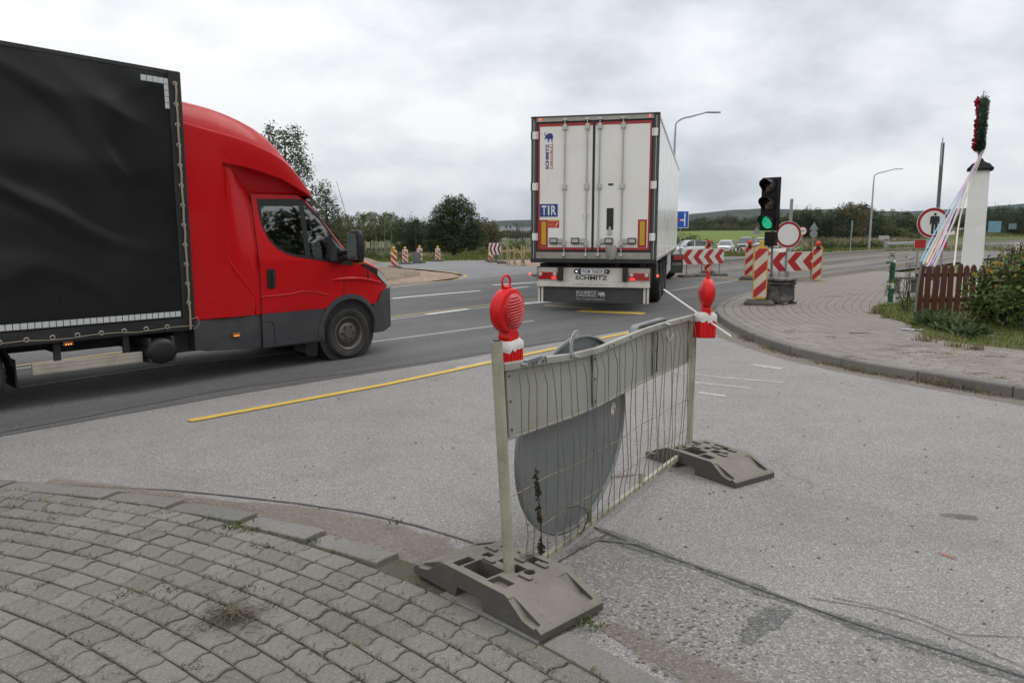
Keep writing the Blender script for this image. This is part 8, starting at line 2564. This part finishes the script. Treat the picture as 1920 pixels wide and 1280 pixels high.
wood_mass('forest', 'distant mixed wood', [(1240, 1500, 330, 370, 470, [(1240, 407), (1420, 405), (1500, 400)], 3.2), (1460, 1760, 260, 195, 270, [(1460, 402), (1580, 388), (1620, 390), (1700, 402), (1760, 400)], 2.4), (1715, 2000, 220, 260, 360, [(1715, 402), (1800, 400), (1880, 388), (2000, 392)], 3.0), (500, 830, 260, 118, 175, [(500, 408), (640, 414), (760, 416), (830, 416)], 1.5), (905, 1010, 60, 300, 380, [(905, 425), (1010, 424)], 2.6), (300, 560, 160, 120, 190, [(300, 405), (560, 408)], 1.6), (1900, 2600, 260, 240, 380, [(1900, 392), (2600, 395)], 3.0), (-500, 300, 200, 130, 220, [(-500, 405), (300, 405)], 1.8)], 4, MIXL)

# the grove off to the right that the truck's side windows mirror
rg = np.random.default_rng(91); bl = []
for i in range(70):
    tx = rg.uniform(25, 31); ty = rg.choice([-5., 0., 4., 7.5, 11., 15.]) + rg.normal(0, 1.3); bl.append((tx, ty, rg.uniform(2.0, 11.6) - 1.6 * (abs(ty - 7) < 2), 1.5, 1.5, 1.3))
P, A = clump_points(rg, bl, 400, .16)
tag(part('grove', quads('grove', P, A, rg.uniform(.12, .26, len(P)), MIXL, .65, 2), MIXL), kind='stuff')

# ---- shrubs and weedy banks nearer by
def bush(label, x, y, w, hpx, mat, group, per=520, leaf=.06, seed=0, n=7, Y=None):
    p = on_ground(x, y) if Y is None else ground_at(x, Y)
    s = p.y / F_PX; W = w * s; H = hpx * s; rg = np.random.default_rng(seed); bl = []
    for i in range(n):
        a = rg.uniform(-.5, .5); r = W * rg.uniform(.16, .26); hh = H * (1 - 1.4 * a * a) * rg.uniform(.7, 1.0)
        bl.append((a * W * .85, rg.uniform(-.3, .3) * W * .4, hh * .5, r, r, hh * .5))
    root = thing('bush', label, 'bush', p, 0, group); lf = leaf * max(.6, p.y / 60)
    P, A = clump_points(rg, bl, per * 1.8 / (max(.6, p.y / 60) ** 2), lf, shell=.6)
    part('leaves', quads('leaves', P, A, rg.uniform(lf * .6, lf * 1.3, len(P)), mat, .6, seed), mat, root)
    mb = MB()
    for i in range(6): b = bl[i % n]; mb.tube([(b[0] * .6, b[1], -.1), (b[0] * .9, b[1], b[2])], [.03, .015], 5)
    part('stems', mb, BARK, root)
    return root


bl_ = [(693, 487, 60, 22, BUSHL, 'dark low bush just behind the red bonnet'), (722, 488, 40, 20, BUSHL, 'green bush behind the closest beacon'), (753, 484, 34, 12, BANKL, 'pale weedy clump between the first two beacons'), (668, 488, 40, 24, BUSHL, 'bush half hidden by the mirror of the red truck'),
       (905, 478, 46, 16, BANKL, 'weedy bush at the foot of the bank right of the round tree'), (935, 470, 40, 16, BUSHL, 'round bush on top of the bank behind the small chevron board'), (925, 462, 30, 14, BUSHL, 'dark young tree like bush on the bank below the far house'), (965, 472, 44, 20, BANKL, 'leafy bush behind the wooden frame'), (990, 470, 40, 20, BUSHL, 'bush behind the wooden frame beside the trailer'), (880, 484, 40, 10, BANKL, 'low weeds at the road edge below the bank'), (950, 484, 60, 14, BANKL, 'low weeds between the chevron board and the wooden frame'),
       (1290, 466, 60, 28, BUSHL, 'big round bush left of the queueing cars'), (1330, 464, 34, 18, BUSHL, 'smaller bush behind the left beacon'), (1262, 466, 40, 24, BUSHL, 'bush behind the front of the trailer'), (1545, 468, 60, 24, BUSHL, 'round bush right of the right hand beacon'), (1580, 466, 44, 18, BUSHL, 'bush at the left foot of the slender lamp'), (1612, 466, 40, 18, BUSHL, 'bush at the foot of the slender street lamp'), (1510, 472, 44, 12, BANKL, 'dry grassy clump below the empty round sign'), (1500, 438, 70, 26, BUSHL, 'wide dark thicket behind the far round sign'), (1535, 444, 60, 24, BUSHL, 'dark thicket below the triangular sign back'), (1712, 447, 50, 14, BANKL, 'pale green bush left of the pedestrian sign'), (1895, 436, 20, 12, BANKL, 'young green bush beyond the road right of the pillar'), (1640, 466, 34, 16, BUSHL, 'bush in front of the pale concrete block')]
for i, (x, y, w, hpx, mt, lb_) in enumerate(bl_): bush(lb_, x, y, w, hpx, mt, 'bushes along the road', seed=200 + i)


def far_grass(name, x0, x1, ya, yb, n, hmin, hmax, mat, seed):
    rg = np.random.default_rng(seed); V = []; F_ = []
    for i in range(n):
        p = on_ground(rg.uniform(x0, x1), rg.uniform(ya, yb)) if i % 6 == 0 or i == 0 else p
        s = p.y / 50; q = p + Vector((rg.normal(0, .5), rg.normal(0, .5), -.02)); h = rg.uniform(hmin, hmax); w = .022 * s * rg.uniform(.6, 1.4); a = rg.uniform(0, 6.28); lx, ly = rg.normal(0, .25) * h, rg.normal(0, .25) * h
        o = len(V); V += [(q.x - math.cos(a) * w, q.y - math.sin(a) * w, q.z), (q.x + math.cos(a) * w, q.y + math.sin(a) * w, q.z), (q.x + lx + math.cos(a) * w * .5, q.y + ly, q.z + h), (q.x + lx - math.cos(a) * w * .5, q.y + ly, q.z + h * .9)]; F_.append((o, o + 1, o + 2, o + 3))
    me = bpy.data.meshes.new(name); me.from_pydata(V, [], F_); me.materials.append(mat)
    o = bpy.data.objects.new(name, me); link(o); return tag(o, kind='stuff')


far_grass('tall_grass', 600, 860, 483, 491, 2600, .10, .30, BANKL, 1)
far_grass('tall_grass', 840, 1000, 472, 488, 3500, .12, .35, BANKL, 2)
far_grass('dry_grass', 600, 850, 464, 484, 3000, .10, .28, DRYGRASS, 3)
far_grass('roadside_grass', 1480, 1920, 462, 474, 7000, .15, .4, BANKL, 4)
far_grass('roadside_grass', 1300, 1450, 474, 482, 2500, .15, .4, BANKL, 5)
far_grass('dry_grass', 1460, 1720, 440, 462, 4500, .3, .7, DRYGRASS, 6)
far_grass('road_verge', 1800, 1925, 430, 445, 2500, .3, .7, BANKL, 7)

# ================================================================== HILLS AND AIR
k = Nodes('hill forest')
v = k.n('ShaderNodeSeparateColor'); k.l(k.voro(.075), v.inputs[0])
c = k.mix(k.ramp(k.noise(.012, 6, .7), [(.40, 0.0), (.60, 1.0)]), (.012, .022, .010), (.036, .048, .018)); c = k.mix(k.ramp(v.outputs[0], [(.4, 0.0), (1.0, .6)]), c, (.065, .072, .028))
k.color(c); k.rough(1.0); k.b.inputs['Specular IOR Level'].default_value = .1; k.bump(k.noise(.09, 5, .7), 1.0, 9.0)
HILL = k.m


def hill_ridge(name, Y, tab, x0, x1, seed, base=-8):
    mb = MB(); n = 260; rows = []
    for i in range(n + 1):
        x = x0 + (x1 - x0) * i / n; X = (x - 960) / F_PX * Y; zt = at(x, lerp(tab, x), Y).z
        zt += 4.0 * mnoise.noise(Vector((X * .004, seed, 0))) + 2.2 * mnoise.noise(Vector((X * .035, seed, 3))) + 1.6 * mnoise.noise(Vector((X * .11, seed, 5)))
        rows.append([Vector((X * (1 - (1 - f) * .28), Y * (1 - (1 - f) * .28), base + (zt - base) * g + 3.0 * mnoise.noise(Vector((X * .02, f * 9, seed))) * (1 if 0 < f < 1 else 0))) for f, g in ((0, 0), (.25, .25), (.5, .52), (.7, .74), (.85, .90), (.94, .97), (1.0, 1.0))] + [Vector((X * 1.1, Y * 1.1, zt * .8)), Vector((X * 1.3, Y * 1.3, base))])
    mb.loft(rows, False, False); o = part(name, mb, HILL, smooth=70)
    return tag(o, kind='structure')


hill_ridge('hills', 2500, [(-2200, 418), (300, 420), (640, 424), (860, 424), (920, 415), (960, 413), (1010, 412), (1100, 411), (1200, 405), (1280, 402), (1330, 396), (1380, 393), (1430, 391), (1500, 393), (1560, 393), (1620, 395), (1680, 396), (1740, 393), (1800, 390), (1860, 386), (1920, 381), (2600, 378), (4200, 390)], -2200, 4200, 2)
mb = MB()
for x, y0, y1 in ((1417, 395, 384), (1562, 394, 386), (1571, 394, 385)):
    a_, b_ = at(x, y0, 2450), at(x, y1, 2450); mb.tube([a_ - Vector((0, 0, 5)), b_], [1.0, .5], 5)
    ms = thing('mast', {1417: 'thin mast on the hill above the queueing cars', 1562: 'left one of two thin masts on the hill ridge', 1571: 'right one of two thin masts on the hill ridge'}[x], 'mast', a_)
    m_ = MB(); m_.tube([Vector((0, 0, -6)), b_ - a_], [.9, .4], 5); part('shaft', m_, LAMPG, ms)

hz = MB(); hz.bb(-3500, 3500, -60, 3600, -12, 140)
hzm = bpy.data.materials.new('air'); hzm.use_nodes = True; nt = hzm.node_tree; nt.nodes.clear()
pv_ = nt.nodes.new('ShaderNodeVolumePrincipled'); pv_.inputs['Color'].default_value = (.70, .83, 1.0, 1); pv_.inputs['Density'].default_value = .00006; pv_.inputs['Anisotropy'].default_value = .2
mo = nt.nodes.new('ShaderNodeOutputMaterial'); nt.links.new(pv_.outputs[0], mo.inputs['Volume'])
tag(part('haze', hz, hzm), kind='stuff')
